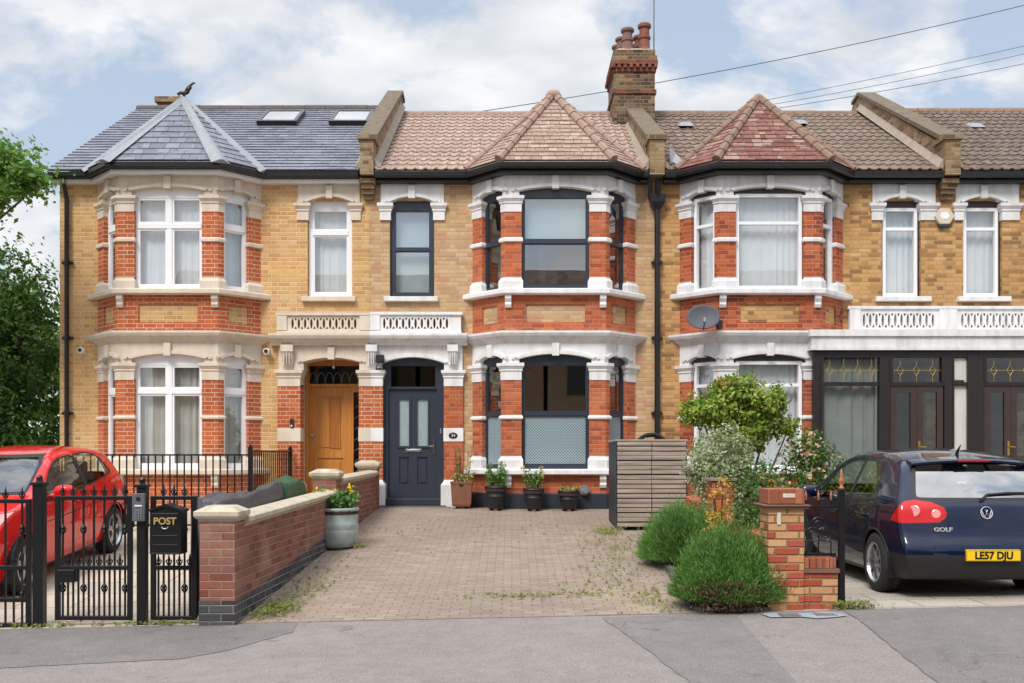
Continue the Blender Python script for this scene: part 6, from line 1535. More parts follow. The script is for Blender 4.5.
def fleur(mb, x, y, z, s=1.0):
    finial(mb, x, y, z, .013*s, .115*s)
    for q in (-1, 1): mb.tube([(x, y, z+.012*s), (x+q*.022*s, y, z+.03*s), (x+q*.026*s, y, z+.048*s), (x+q*.017*s, y, z+.055*s)], .0065*s, 5)
    mb.box(x-.018*s, x+.018*s, y-.008, y+.008, z+.008*s, z+.018*s)
def gate_leaf(name, label, cat, x0, x1, bars, Y=9.42, zt=.56, zm=-.117, zb=-.60, extra=True, skip=(), rail2=None):
    t = thing(name, label, cat, ((x0+x1)/2, Y, zb))
    mb = MB(); w = .045
    mb.box(x0, x0+w, Y-.02, Y+.02, zb, zt); mb.box(x1-w, x1, Y-.02, Y+.02, zb, zt); mb.box(x0+w, x1-w, Y-.019, Y+.019, zt-.04, zt-.001); mb.box(x0+w, x1-w, Y-.019, Y+.019, zm-.02, zm+.02); mb.box(x0+w, x1-w, Y-.019, Y+.019, zb+.001, zb+.04)
    if rail2: mb.box(x0+w, x1-w, Y-.018, Y+.018, rail2-.02, rail2+.02)
    mb.build('gate_frame', 'black', t, bevel=.003)
    mb = MB(); k = bars
    xs_ = [x0+w+(x1-x0-2*w)*(i+.5)/k for i in range(k)]
    for i, x in enumerate(xs_):
        if i in skip: continue
        if i % 2 == (k//2) % 2 or k < 4:
            mb.box(x-.008, x+.008, Y-.008, Y+.008, zb+.03, zt)
        else: mb.box(x-.008, x+.008, Y-.008, Y+.008, zb+.03, zm)
    for i, x in enumerate(xs_):
        if i % 4 == (k//2+2) % 4:
            for z in (zb+.30, zm+.36): mb.lathe((x, Y, z), [(.009, -.05), (.022, -.02), (.016, 0), (.022, .02), (.009, .05)], 6); mb.tube([(x+.028*math.cos(a), Y, z+.035*math.sin(a)) for a in np.linspace(0, 2*math.pi, 9)], .006, 4)
    mb.build('bars', 'black', t)
    for i, x in enumerate(xs_):
        mb = MB(); fleur(mb, x, Y, zt-.003 if i % 2 == (k//2) % 2 or k < 4 else zm+.017, 1.05); mb.build('fleur_finial', 'black', t)
    return t
def post(x, label, zt, w=.048, Y=9.42):
    t = thing('gate_post', label, 'post', (x, Y, -.66)); mb = MB(); mb.box(x-w, x+w, Y-w, Y+w, -.72, zt); mb.build('post', 'black', t, bevel=.004)
    mb = MB(); mb.add([(x+a*d, Y+b*d, z) for z, d in ((zt, w+.012), (zt+.025, w+.012), (zt+.035, w*.5), (zt+.06, .02)) for a, b in ((-1, -1), (1, -1), (1, 1), (-1, 1))], [(0, 1, 2, 3), (12, 13, 14, 15)]+[(4*i+j, 4*i+(j+1) % 4, 4*i+4+(j+1) % 4, 4*i+4+j) for i in range(3) for j in range(4)])
    mb.lathe((x, Y, zt+.05), [(.0, 0), (.028, .01), (.03, .025), (.018, .045), (0, .05)], 10); mb.build('post_cap', 'black', t); return t
post(-4.45, 'thick black gate post between the wide gate and the narrow gate', .66)
post(-3.48, 'black gate post carrying the grey intercom panel', .64, .042)
g1 = gate_leaf('iron_gate', 'narrow black iron pedestrian gate with fleur-de-lis tips before the red car', 'gate', -4.30, -3.575, 13, zb=-.61)
mb = MB(); mb.box(-4.262, -4.10, 9.37, 9.47, -.25, -.13); mb.build('lock_case', 'black', g1, bevel=.006)
gate_leaf('iron_fence', 'fixed black iron panel behind the post box beside the brick wall', 'railing', -3.40, -2.965, 7, zb=-.61)
g2 = gate_leaf('iron_gate', 'wide black iron driveway gate cut by the left edge of the photo', 'gate', -7.6, -4.53, 38, zb=-.68, zt=.53, rail2=-.42)
tt = thing('intercom', 'grey intercom box with keypad on the black gate post', 'intercom', (-3.48, 9.35, .46))
mb = MB(); mb.box(-3.545, -3.425, 9.325, 9.364, .325, .585); mb.build('case', 'intercom_grey' if 'intercom_grey' in M else 'rubber', tt, bevel=.005)
mb = MB(); mb.box(-3.52, -3.45, 9.320, 9.326, .465, .478); mb.build('name_strip', 'whitep', tt)
mb = MB()
for i in range(3):
    for j in range(4): mb.box(-3.515+i*.024, -3.498+i*.024, 9.319, 9.326, .345+j*.024, .361+j*.024)
mb.build('keypad', 'greyplastic', tt)
mb = MB(); mb.lathe((-3.485, 9.324, .535), [(.02, .003), (.02, -.003), (0, -.003)], 12, 'y'); mb.build('speaker', 'ink', tt)
pb = thing('post_box', 'black metal letter box lettered in gold, hung on the iron gate panel', 'letter box', (-3.25, 9.33, .1))
bx0, bx1 = -3.335, -3.045
mb = MB(); zt = .43
vs = [(x, y, z) for y in (9.20, 9.385) for x, z in ((bx0, .03), (bx1, .03), (bx1, zt), ((bx0+bx1)/2, zt+.045), (bx0, zt))]
mb.add(vs, [(0, 1, 2, 3, 4), (5, 6, 7, 8, 9)]+[(i, (i+1) % 5, (i+1) % 5+5, i+5) for i in range(5)]); pbx = mb.build('box', 'black', pb, bevel=.006)
mb = MB(); m_ = (bx0+bx1)/2
mb.add([(x, y, z) for y in (9.185, 9.39) for x, z in ((bx0-.012, zt-.008), (m_, zt+.04), (bx1+.012, zt-.008), (bx1+.012, zt+.012), (m_, zt+.066), (bx0-.012, zt+.012))], [(0,1,4,5),(1,2,3,4),(6,7,10,11),(7,8,9,10)]+[(i, (i+1) % 6, (i+1) % 6+6, i+6) for i in range(6)]); mb.build('lid', 'black', pb)
mb = MB(); mb.box(bx0+.02, bx1-.02, 9.190, 9.202, .33, .41) ; mb.box(bx0+.03, bx1-.03, 9.192, 9.202, .20, .206); mb.box(bx0+.03, bx1-.03, 9.192, 9.202, .115, .121); mb.box(bx0+.012, bx1-.012, 9.188, 9.202, .03, .045); mb.build('flap', 'black', pb, bevel=.003)
text('POST', .088, 'gold', 'lettering', pb, face_mat(m_, 9.187, .335), .0015, .0022)
mb = MB(); mb.tube([(m_+.03*math.cos(t), 9.187, .288+.022*math.sin(t)) for t in np.linspace(math.pi, 2*math.pi, 9)], .004, 5); mb.build('pull_handle', 'chrome', pb)

# railing round the front area of the end house
rl = thing('railing', 'plain black railing with square bars in front of the left bay', 'railing', (-5.5, 15.1, -.2))
def rail_run(a, b, zt, n, lab):
    mb = MB(); A_, B_ = Vector(a), Vector(b)
    for i in range(n+1):
        p = A_+(B_-A_)*i/n; z0 = gz(p.x, p.y)+.05; mb.box(p.x-.009, p.x+.009, p.y-.009, p.y+.009, z0, zt-.002)
    d = (B_-A_).normalized(); nn = Vector((-d.y, d.x))*.02
    for z in (zt, ):
        mb.add([(q.x+s_*nn.x, q.y+s_*nn.y, z+h) for q in (A_, B_) for s_, h in ((-1, -.012), (1, -.012), (1, .012), (-1, .012))], [(0,1,2,3),(4,5,6,7)]+[(i, (i+1) % 4, (i+1) % 4+4, i+4) for i in range(4)])
    mb.add([(q.x+s_*nn.x, q.y+s_*nn.y, gz(q.x, q.y)+.08+h) for q in (A_, B_) for s_, h in ((-1, -.012), (1, -.012), (1, .012), (-1, .012))], [(0,1,2,3),(4,5,6,7)]+[(i, (i+1) % 4, (i+1) % 4+4, i+4) for i in range(4)])
    mb.build('rail_panel', 'black', rl)
rail_run((-8.1, 15.1), (-3.97, 15.1), .94, 38, ''); rail_run((-3.95, 15.1), (-3.95, 17.8), 1.0, 20, '')
for (x, y) in ((-3.95, 15.1), (-3.95, 17.82)):
    mb = MB(); mb.box(x-.03, x+.03, y-.03, y+.03, gz(x, y)-.05, 1.06); mb.lathe((x, y, 1.06), [(.0, -.01), (.025, .0), (.028, .02), (.012, .04), (0, .045)], 8); mb.build('railing_post', 'black', rl)

# covered heap behind the wall
def tarp(name, label, x0, x1, y0, y1, h0, h1, mat, seed, ledge=.10):
    r = random.Random(seed); t = None; n, m = 22, 40; vs = []; ph = [r.uniform(0, 6) for _ in range(8)]
    for j in range(m+1):
        for i in range(n+1):
            a, b = i/n, j/m; e = min(a, 1-a, b*(y1-y0)/(x1-x0), (1-b)*(y1-y0)/(x1-x0))/ledge
            k = min(1, e)**.3; x, y = x0+(x1-x0)*a, y0+(y1-y0)*b; zg = gz(x, y)
            tri = lambda q: abs((q/math.pi) % 2-1)-.5; top = h0+(h1-h0)*b + .03*math.sin(a*4+ph[0]+b*3) + .05*tri(b*8+a*3+ph[1]) + .03*tri(b*19-a*7+ph[2]) + .02*tri(a*13+b*9+ph[3])+r.uniform(-.004, .004)
            fold = .03*math.sin((a*3+b*9)*6+ph[4])*(1-k)
            cx_, cy_ = (x0+x1)/2, (y0+y1)/2
            vs.append((x+(x-cx_)*fold, y+(y-cy_)*fold*.3, zg+(top-zg)*k))
    mb = MB(); mb.add(vs, [(j*(n+1)+i, j*(n+1)+i+1, (j+1)*(n+1)+i+1, (j+1)*(n+1)+i) for j in range(m) for i in range(n)]); o = mb.build(name, mat, None, smooth=True, recalc=False)
    so_ = o.modifiers.new('thickness', 'SOLIDIFY'); so_.thickness = .006
    return tag(o, label, 'tarpaulin')
tarp('tarpaulin', 'crumpled black plastic sheet draped over a heap behind the brick wall', -3.16, -2.84, 9.72, 12.7, .50, .57, 'tarp', 3)
tarp('tarpaulin', 'crumpled green plastic sheet at the far end of the black sheet', -3.26, -2.80, 12.5, 13.8, .55, .60, 'tarpgreen', 5)

# low wall between the drives and its rear pier
lw = thing('boundary_wall', 'low brown brick boundary wall with small pier behind the lavender', 'wall', (2.65, 11, -.5))
mb = MB(); mb.add([(x, y, z) for y, zt in ((9.73, .12), (12.5, .20)) for x, z in ((2.50, -.8), (2.68, -.8), (2.68, zt), (2.50, zt))], [(0,1,2,3),(4,5,6,7)]+[(i, (i+1) % 4, (i+1) % 4+4, i+4) for i in range(4)]); mb.build('wall_panel', 'red_right', lw)
mb = MB(); mb.box(2.50, 2.78, 12.5, 12.78, -.7, .62); p = mb.build('pier', 'red_right', lw); mb = MB(); mb.box(2.47, 2.81, 12.47, 12.81, .62, .65); mb.build('pier_cap', 'conc', p)
mb = MB(); mb.add([(x, y, z) for y, zt in ((12.78, .2), (17.3, .5)) for x, z in ((2.55, -.8), (2.72, -.8), (2.72, zt), (2.55, zt))], [(0,1,2,3),(4,5,6,7)]+[(i, (i+1) % 4, (i+1) % 4+4, i+4) for i in range(4)]); mb.build('wall_panel', 'red_right', lw)
sg = thing('side_gate', 'small black iron gate between timber bin store and variegated shrub', 'gate', (2.75, 14.9, -.1))
mb = MB(); 
for i in range(6): mb.box(2.66+i*.075, 2.676+i*.075, 14.0, 14.016, gz(2.5, 14)-.02, .55)
mb.box(2.64, 3.08, 13.995, 14.02, .50, .53); mb.box(2.64, 3.08, 13.995, 14.02, -.1, -.07); mb.build('bars', 'black', sg)

# timber bin store
bs = thing('bin_store', 'weathered grey slatted timber bin store in front of the brick wall', 'bin store', (2.06, 15.3, -.15))
x0, x1, y0, y1, zb, zt = 1.55, 2.57, 14.75, 15.9, -.12, 1.14
rr_ = random.Random(4); rows = 18; hh = (zt-zb)/rows
mb = MB()
for i in range(rows):
    z = zb+hh*i; s_ = rr_.uniform(-.006, .006)
    for a, b in ((x0, (x0+x1)/2-.002), ((x0+x1)/2+.002, x1)):
        mb.box(a+rr_.uniform(0, .006), b-rr_.uniform(0, .006), y0-.018, y0+.004+rr_.uniform(-.002, .002), z+.007+s_, z+hh-.007+s_)
mb.build('front_slats', 'slat', bs, bevel=.003)
mb = MB(); mb.box(x0-.012, x0+.035, y0+.005, y1, zb, zt-.01); mb.box(x1-.035, x1+.012, y0+.005, y1, zb, zt-.01); mb.box(x0+.035, x1-.035, y1-.03, y1, zb, zt-.01); mb.box(x0+.035, x1-.035, y0+.02, y0+.04, zb, zt-.02); mb.build('side_panel', 'navy_plinth', bs)
mb = MB(); mb.box(x0-.02, x1+.02, y0-.02, y1, zt, zt+.03); mb.build('lid', 'slat', bs, bevel=.004)
mb = MB()
for x, y in ((x0+.05, y0+.06), (x1-.05, y0+.06), (x0+.05, y1-.06), (x1-.05, y1-.06)): mb.box(x-.05, x+.05, y-.05, y+.05, gz(x, y)-.05, zb)
mb.build('foot', 'conc', bs)
ty = thing('bicycle_tyre', 'black tyre showing its top edge above the timber bin store', 'tyre', (2.24, 16.1, .9))
mb = MB(); mb.tube([(2.24+.27*math.cos(t), 16.05, 1.0+.27*math.sin(t)) for t in np.linspace(0, 2*math.pi, 33)], .03, 8); mb.build('tyre', 'tyre', ty); mb = MB(); mb.tube([(2.24+.235*math.cos(t), 16.05, 1.0+.235*math.sin(t)) for t in np.linspace(0, 2*math.pi, 33)], .012, 6); mb.build('rim', 'chrome', ty)

# ------------------------------------------------------------------ plants
rng = np.random.default_rng(11)
def leafmesh(name, mat, parent, P, N, s, asp=.55, fold=.25):
    n = len(P); N = N/np.linalg.norm(N, axis=1)[:, None]; T = rng.normal(size=(n, 3)); T -= N*(T*N).sum(1)[:, None]; T /= np.linalg.norm(T, axis=1)[:, None]; B = np.cross(N, T)
    s = np.asarray(s).reshape(-1, 1)*np.ones((n, 1))
    V_ = np.stack([P-T*s*.5, P+B*s*.5*asp+N*s*fold*.5-T*s*.05, P+T*s*.5, P-B*s*.5*asp+N*s*fold*.5-T*s*.05], 1).reshape(-1, 3)
    og = np.array(ORG.get(parent.name, Vector((0, 0, 0)))) if parent is not None else 0
    me = bpy.data.meshes.new(name); me.vertices.add(4*n); me.vertices.foreach_set('co', (V_-og).astype(np.float32).ravel())
    me.loops.add(4*n); me.loops.foreach_set('vertex_index', np.arange(4*n, dtype=np.int32)); me.polygons.add(n); me.polygons.foreach_set('loop_start', np.arange(0, 4*n, 4, dtype=np.int32))
    me.update(calc_edges=True); me.materials.append(mat); o = bpy.data.objects.new(name, me); COL.objects.link(o)
    if parent is not None: o.parent = parent; ORG[o.name] = ORG.get(parent.name, Vector((0, 0, 0)))
    return o
def blob(ells, nclump, nleaf, sig, shell=.5, up=.4):
    P = []; N = []; w = np.array([e[3]*e[4]*e[5] for e in ells])**.7; w /= w.sum()
    for e, k in zip(ells, (w*nclump).astype(int)+1):
        d = rng.normal(size=(k, 3)); d /= np.linalg.norm(d, axis=1)[:, None]; r = (shell+(1-shell)*rng.random(k)**.6)*(.85+.3*rng.random(k))
        C = np.array(e[:3])+d*r[:, None]*np.array(e[3:6])
        for c, dd in zip(C, d):
            m = max(3, int(nleaf*(.5+rng.random()))); q = rng.normal(size=(m, 3))*sig*(.6+.8*rng.random()); P.append(c+q); N.append(dd[None]*.7+np.array([0, 0, up])+rng.normal(size=(m, 3))*.55)
    return np.concatenate(P), np.concatenate(N)
def limbs(mb, base, tips, r0, r1, bend=.15):
    for t in tips:
        b, t_ = Vector(base), Vector(t); m1 = b+(t_-b)*.4+Vector((rnd.uniform(-bend, bend), rnd.uniform(-bend, bend), abs(rnd.uniform(0, bend)))); mb.tube([b, m1, t_], [r0, (r0+r1)/2, r1], 7)
LM = {
 'tree': leafmat('broad_tree_leaf', [s(60,98,36), s(76,116,46), s(90,132,54), s(50,84,30), s(106,146,66)], .35),
 'tree_l': leafmat('light_green_tree_leaf', [s(108,152,66), s(124,168,78), s(92,136,54), s(140,178,90)], .45),  # lighter green leaf colour, one mix for the whole crown
 'yellowgreen': leafmat('yellow_green_shrub_leaf', [s(132,166,60), s(150,178,70), s(114,150,54), s(166,180,80), s(160,156,70), s(100,136,48)], .35),
 'varieg': leafmat('variegated_leaf', [s(136,154,104), s(166,176,132), s(190,196,160), s(118,140,88), s(150,164,118), s(202,206,176)], .3),
 'green': leafmat('shrub_leaf', [s(78,108,48), s(94,124,60), s(108,138,70), s(68,96,44)], .3),
 'gold': leafmat('yellow_orange_leaf', [s(214,176,66), s(200,170,70), s(222,190,90), s(166,160,70), s(198,132,62)], .35),
 'rose': leafmat('rose_leaf', [s(78,108,44), s(92,126,54), s(66,96,40), s(110,142,66)], .3),
 'petal': leafmat('cream_rose_petal', [s(236,216,186), s(228,192,160), s(240,226,200), s(222,176,140)], .3),
 'lav': leafmat('lavender_blade', [s(88,130,56), s(102,146,66), s(116,158,78), s(74,114,48), s(130,166,92)], .3),
 'dead': leafmat('dry_twig', [s(96,72,58), s(116,90,70), s(84,62,50)], .1),
 'weed': leafmat('weed_leaf', [s(128,142,62), s(110,130,52), s(156,148,80), s(94,120,46), s(164,152,92)], .3),
 'yellowfl': leafmat('yellow_flower_petal', [s(240,206,30), s(236,190,26)], .3),
 'potleaf': leafmat('pot_plant_leaf', [s(84,136,54), s(102,152,66), s(70,118,46), s(124,166,80)], .3),
 'dry': leafmat('straw_coloured_foliage', [s(186,168,92), s(164,152,84), s(140,140,76), s(196,180,110)], .3)}
def shrub(name, label, cat, ells, base, nclump, nleaf, sig, size, mat, group=None, stems=5, shell=.4, trunk_r=.02, flowers=None):
    t = thing(name, label, cat, base, group)
    P, N = blob(ells, nclump, nleaf, sig, shell); leafmesh('foliage', LM[mat], t, P, N, size*(.6+.8*rng.random(len(P))))
    mb = MB(); tips = []
    for i in range(stems):
        e = ells[i % len(ells)]; tips.append((e[0]+rnd.uniform(-.6, .6)*e[3], e[1]+rnd.uniform(-.6, .6)*e[4], e[2]+rnd.uniform(-.2, .5)*e[5]))
    limbs(mb, (base[0], base[1], base[2]-.05), tips, trunk_r, trunk_r*.3, .06); mb.build('stem', 'bark', t)
    if flowers:
        m, k, sz = flowers; idx = rng.choice(len(P), k); C = P[idx]+np.array([0, -.05, .02])
        Q = np.repeat(C, 9, 0)+rng.normal(size=(k*9, 3))*sz*.30; NN = rng.normal(size=(k*9, 3))+np.array([0, -1.2, .6]); leafmesh('flowers', LM[m], t, Q, NN, sz*(.7+.5*rng.random(k*9)), .9, .3)
    return t
G = gz
shrub('shrub', 'tall yellow-green leafy shrub in front of the right ground floor bay window', 'shrub',
    [(3.40, 15.2, 1.85, .40, .35, .30), (3.02, 15.0, 1.58, .36, .3, .26), (3.72, 15.2, 1.45, .38, .35, .40), (3.45, 15.1, 1.20, .35, .3, .35), (3.85, 15.0, 1.75, .25, .25, .25), (4.15, 15.0, 1.35, .14, .2, .12), (2.72, 15.0, 1.60, .20, .2, .20)], (3.5, 15.2, G(3.5, 15.2)), 400, 19, .055, .078, 'yellowgreen', stems=9, trunk_r=.03)
shrub('shrub', 'rounded pale variegated shrub right of the timber bin store', 'shrub',
    [(2.86, 13.6, .90, .46, .40, .44), (2.95, 13.5, .48, .40, .35, .40), (2.72, 13.5, .70, .32, .3, .40), (2.85, 13.4, .2, .3, .3, .35)], (2.9, 13.5, G(2.9, 13.5)), 460, 20, .045, .05, 'varieg', stems=8)
shrub('shrub', 'loose dark green shrub between variegated shrub and brick pier', 'shrub',
    [(2.68, 11.0, .44, .26, .3, .36), (2.64, 10.9, .08, .28, .3, .36), (2.84, 11.4, .66, .20, .2, .24)], (2.75, 11.1, G(2.75, 11.1)), 230, 16, .045, .045, 'green', stems=6)
shrub('shrub', 'yellow and orange leaved shrub in front of the small brick pier', 'shrub',
    [(2.36, 11.4, .34, .12, .16, .26), (2.36, 11.3, .05, .14, .16, .26), (2.46, 11.5, .56, .08, .12, .14)], (2.38, 11.4, G(2.4, 11.4)), 44, 15, .04, .05, 'gold', stems=5)
shrub('shrub', 'small yellow leaved shrub showing just above the buff brick pier', 'shrub',
    [(3.20, 12.6, .55, .20, .2, .22), (3.15, 12.6, .30, .18, .2, .22)], (3.2, 12.6, G(3.2, 12.6)), 45, 14, .035, .045, 'gold', stems=4)
shrub('rose_bush', 'rose bush with cream blooms in front of the navy car', 'shrub',
    [(4.42, 14.9, 1.02, .36, .3, .30), (4.62, 14.9, .78, .34, .3, .34), (4.25, 14.8, .70, .30, .3, .36), (4.4, 14.7, .35, .4, .3, .4)], (4.4, 14.9, G(4.4, 14.9)), 190, 15, .05, .06, 'rose', stems=8, flowers=('petal', 70, .05))

def lavender(label, cx, cy, rx_, ry_, h, n, seed, dead=False):
    base = (cx, cy, G(cx, cy)); t = thing('lavender_bush', label, 'bush', base, 'lavender bushes beside the block drive')
    r = np.random.default_rng(seed); a = r.random(n)*2*np.pi; q = np.sqrt(r.random(n))
    rootp = np.stack([cx+.55*rx_*q*np.cos(a), cy+.55*ry_*q*np.sin(a), np.full(n, base[2])], 1)
    el = (1-q*.95)*np.pi/2*(.9+.2*r.random(n)); d = np.stack([np.cos(a)*np.cos(el)*rx_*1.0, np.sin(a)*np.cos(el)*ry_*1.0, np.sin(el)*h+.06*h*np.cos(el)], 1)
    lump = 1+.09*np.sin(3*a+seed)+.07*np.sin(7*a+2*seed)*np.cos(4*el)+.06*np.sin(13*a+5*el)+.075*r.normal(size=n)
    tip = rootp*[.55, .55, 1]+np.array([cx, cy, 0])*[.45, .45, 0]+d*lump[:, None]*(.86+.2*r.random(n))[:, None]
    # blades cover the outer half of each stem
    bl = .022+.055*r.random(n)**1.4; u = (tip-rootp); u /= np.linalg.norm(u, axis=1)[:, None]; u = u*.85+np.array([0, 0, .35])+r.normal(size=(n, 3))*.38; u /= np.linalg.norm(u, axis=1)[:, None]
    inner = r.random(n)**1.8; P0 = tip-(tip-rootp)*(inner*.55)[:, None]; P0[:, 2] = np.maximum(P0[:, 2], base[2]+.02)
    w = np.cross(u, r.normal(size=(n, 3))); w /= np.linalg.norm(w, axis=1)[:, None]; w *= (.0024+.002*r.random(n))[:, None]
    bend = r.normal(size=(n, 3))*.008
    V_ = np.stack([P0-w*.6, P0+w*.6, P0+u*bl[:, None]*.55+w+bend*.4, P0+u*bl[:, None]+bend, P0+u*bl[:, None]*.55-w+bend*.4], 1).reshape(-1, 3)-np.array(base)
    me = bpy.data.meshes.new('foliage'); me.from_pydata(V_.tolist(), [], [(5*i, 5*i+1, 5*i+2, 5*i+3, 5*i+4) for i in range(n)]); me.materials.append(LM['lav']); o = bpy.data.objects.new('foliage', me); COL.objects.link(o); o.parent = t
    mb = MB()
    for i in range(0, n, max(1, n//120)):
        e_ = rootp[i]+(tip[i]-rootp[i])*.6; mb.tube([tuple(rootp[i]), tuple((rootp[i]+e_)/2+np.array([0, 0, .03])), tuple(e_)], [.008, .006, .004], 4)
    mb.build('stem', 'bark', t)
    if dead:
        m = 1000; P = np.stack([cx+r.normal(size=m)*.15-.06, cy-ry_*.92-.12*r.random(m), base[2]+.02+.26*r.random(m)**1.1], 1); leafmesh('dry_twigs', LM['dead'], t, P, r.normal(size=(m, 3)), .05, .3)
    return t
lavender('near lavender bush with bare brown twigs at its foot, in front of the pier', 2.08, 9.66, .40, .36, .68, 64000, 3, True)
lavender('far lavender bush beside the timber bin store', 2.04, 11.9, .42, .42, .66, 44000, 8)
# dark edging stones round the bed, earth inside
mb = MB()
ed = [(1.50, 9.34), (2.40, 9.34)]; 
for i in range(3): mb.box(1.72+i*.24, 1.95+i*.24, 9.38, 9.48, gz(1.7, 9.4)-.1, gz(1.7, 9.4)+.055)
for i in range(4):
    y = 9.6+i*.52; x = 1.70+.022*i; mb.box(x, x+.085, y, y+.505, gz(x, y)-.1, gz(x, y+.3)+.07)
o = mb.build('bed_edging', 'dbrick_edge', bevel=.008); tag(o, 'dark stone edging along the lavender bed', 'edging')
tag(sheet('flower_bed', 1.80, 2.52, 9.45, 13.2, 'soil', .2, .03), kind='structure'); tag(sheet('planting_bed', 2.7, 3.25, 10.4, 17.2, 'soil', .3, .03), kind='structure')

def pot_plant(name, label, x, y, prof, mat, plant, n=20, feet=True, square=None, grp=None, zoff=.035):
    z = gz(x, y)+zoff; t = thing(name, label, 'plant pot', (x, y, z), grp); mb = MB()
    if square:
        mb.add([(x+a*r_, y+b*r_, z+h) for r_, h in prof for a, b in ((-1, -1), (1, -1), (1, 1), (-1, 1))], [(0, 1, 2, 3), (4*len(prof)-4, 4*len(prof)-3, 4*len(prof)-2, 4*len(prof)-1)]+[(4*i+j, 4*i+(j+1) % 4, 4*i+4+(j+1) % 4, 4*i+4+j) for i in range(len(prof)-1) for j in range(4)])
    else: mb.lathe((x, y, z), prof, 28)
    mb.build('pot', mat, t, smooth=not square, bevel=.008 if square else 0)
    R0 = prof[-3][0] if len(prof) > 4 else prof[-1][0]; H = max(h for _, h in prof)
    mb = MB(); mb.lathe((x, y, z+H-.035), [(.0, .012), (R0*.5, .010), (R0*.98, 0), (R0*.98, -.05), (0, -.05)], 16); mb.build('soil', 'soil', t)
    if feet:
        mb = MB()
        for a in (.5, 2.6, 4.7): mb.box(x+R0*.45*math.cos(a)-.03, x+R0*.45*math.cos(a)+.03, y+R0*.45*math.sin(a)-.03, y+R0*.45*math.sin(a)+.03, gz(x, y)-.02, z+.004)
        mb.build('pot_foot', 'terracotta', t)
    plant(t, x, y, z+H-.02, R0); return t
def stemmy(mat, n, h, lf, size, fl=None, spread=.9):
    def f(t, x, y, z, R0):
        mb = MB(); P = []; N = []; F_ = []
        for i in range(n):
            a = rnd.uniform(0, 6.28); r_ = R0*.7*math.sqrt(rnd.random()); p0 = Vector((x+r_*math.cos(a), y+r_*math.sin(a), z)); hh_ = h*rnd.uniform(.6, 1.1); p1 = p0+Vector((math.cos(a)*R0*.4*spread, math.sin(a)*R0*.4*spread, hh_))
            mb.tube([p0, (p0+p1)/2+Vector((rnd.uniform(-.01, .01), 0, .01)), p1], [.004, .003, .002], 4)
            for k in range(lf): q = p0+(p1-p0)*(.15+.85*(k+rnd.random())/lf)+Vector((rnd.gauss(0, .025), rnd.gauss(0, .025), 0)); P.append(q); N.append((rnd.gauss(0, .6), rnd.gauss(-.3, .6), .7))
            if fl and rnd.random() < fl[1]: F_ += [p1+Vector((rnd.gauss(0, .018), rnd.gauss(0, .018), rnd.gauss(0, .015))) for _ in range(8)]
        mb.build('stem', 'bark_g' if 'bark_g' in M else 'bark', t)
        leafmesh('foliage', LM[mat], t, np.array(P), np.array(N), size*(.7+.6*rng.random(len(P))))
        if F_: leafmesh('flowers', LM[fl[0]], t, np.array(F_), rng.normal(size=(len(F_), 3))+np.array([0, -1, .5]), .035, .9)
    return f
def both(*fs):
    def f(*a):
        for q in fs: q(*a)
    return f
pot_plant('planter', 'large round pale glazed planter with green and yellow plants against the garden wall', -2.36, 13.45, [(.16, 0), (.24, .03), (.27, .10), (.285, .20), (.292, .25), (.286, .265), (.296, .28), (.288, .30), (.296, .32), (.285, .34), (.288, .50), (.302, .52), (.300, .545), (.27, .545), (.265, .50)], 'glaze',
    both(stemmy('potleaf', 34, .26, 10, .075), stemmy('potleaf', 8, .30, 8, .07, ('yellowfl', .9))), feet=False, zoff=0)
pot_plant('plant_pot', 'square terracotta pot with straggly plant right of the navy door', -.88, 17.55, [(.15, 0), (.165, .04), (.185, .40), (.195, .40), (.195, .44), (.165, .44), (.16, .40)], 'terracotta', both(stemmy('dry', 30, .16, 10, .05), stemmy('green', 12, .62, 12, .045)), square=True)
bl = [(.125, 0), (.13, .01), (.155, .19), (.162, .20), (.163, .215), (.158, .22), (.175, .34), (.192, .345), (.194, .385), (.17, .385), (.165, .34)]
bl2 = [(a*.95, b*.92) for a, b in bl]; bl3 = [(a*.98, b*.82) for a, b in bl]
pot_plant('plant_pot', 'black plastic pot with tall green stems, left of the other black pots', -.28, 17.18, bl, 'blackpot', both(stemmy('potleaf', 22, .42, 13, .065), stemmy('potleaf', 10, .25, 8, .065)), grp='black plastic pots under the bay window')
pot_plant('plant_pot', 'black plastic pot with yellow flowers, middle of the three black pots', .37, 17.10, bl2, 'blackpot', stemmy('potleaf', 18, .36, 11, .055, ('yellowfl', .35)), grp='black plastic pots under the bay window')
pot_plant('plant_pot', 'black plastic pot with low straw coloured growth, nearest the bin store', .97, 17.10, bl3, 'blackpot', stemmy('dry', 50, .09, 6, .04), grp='black plastic pots under the bay window')

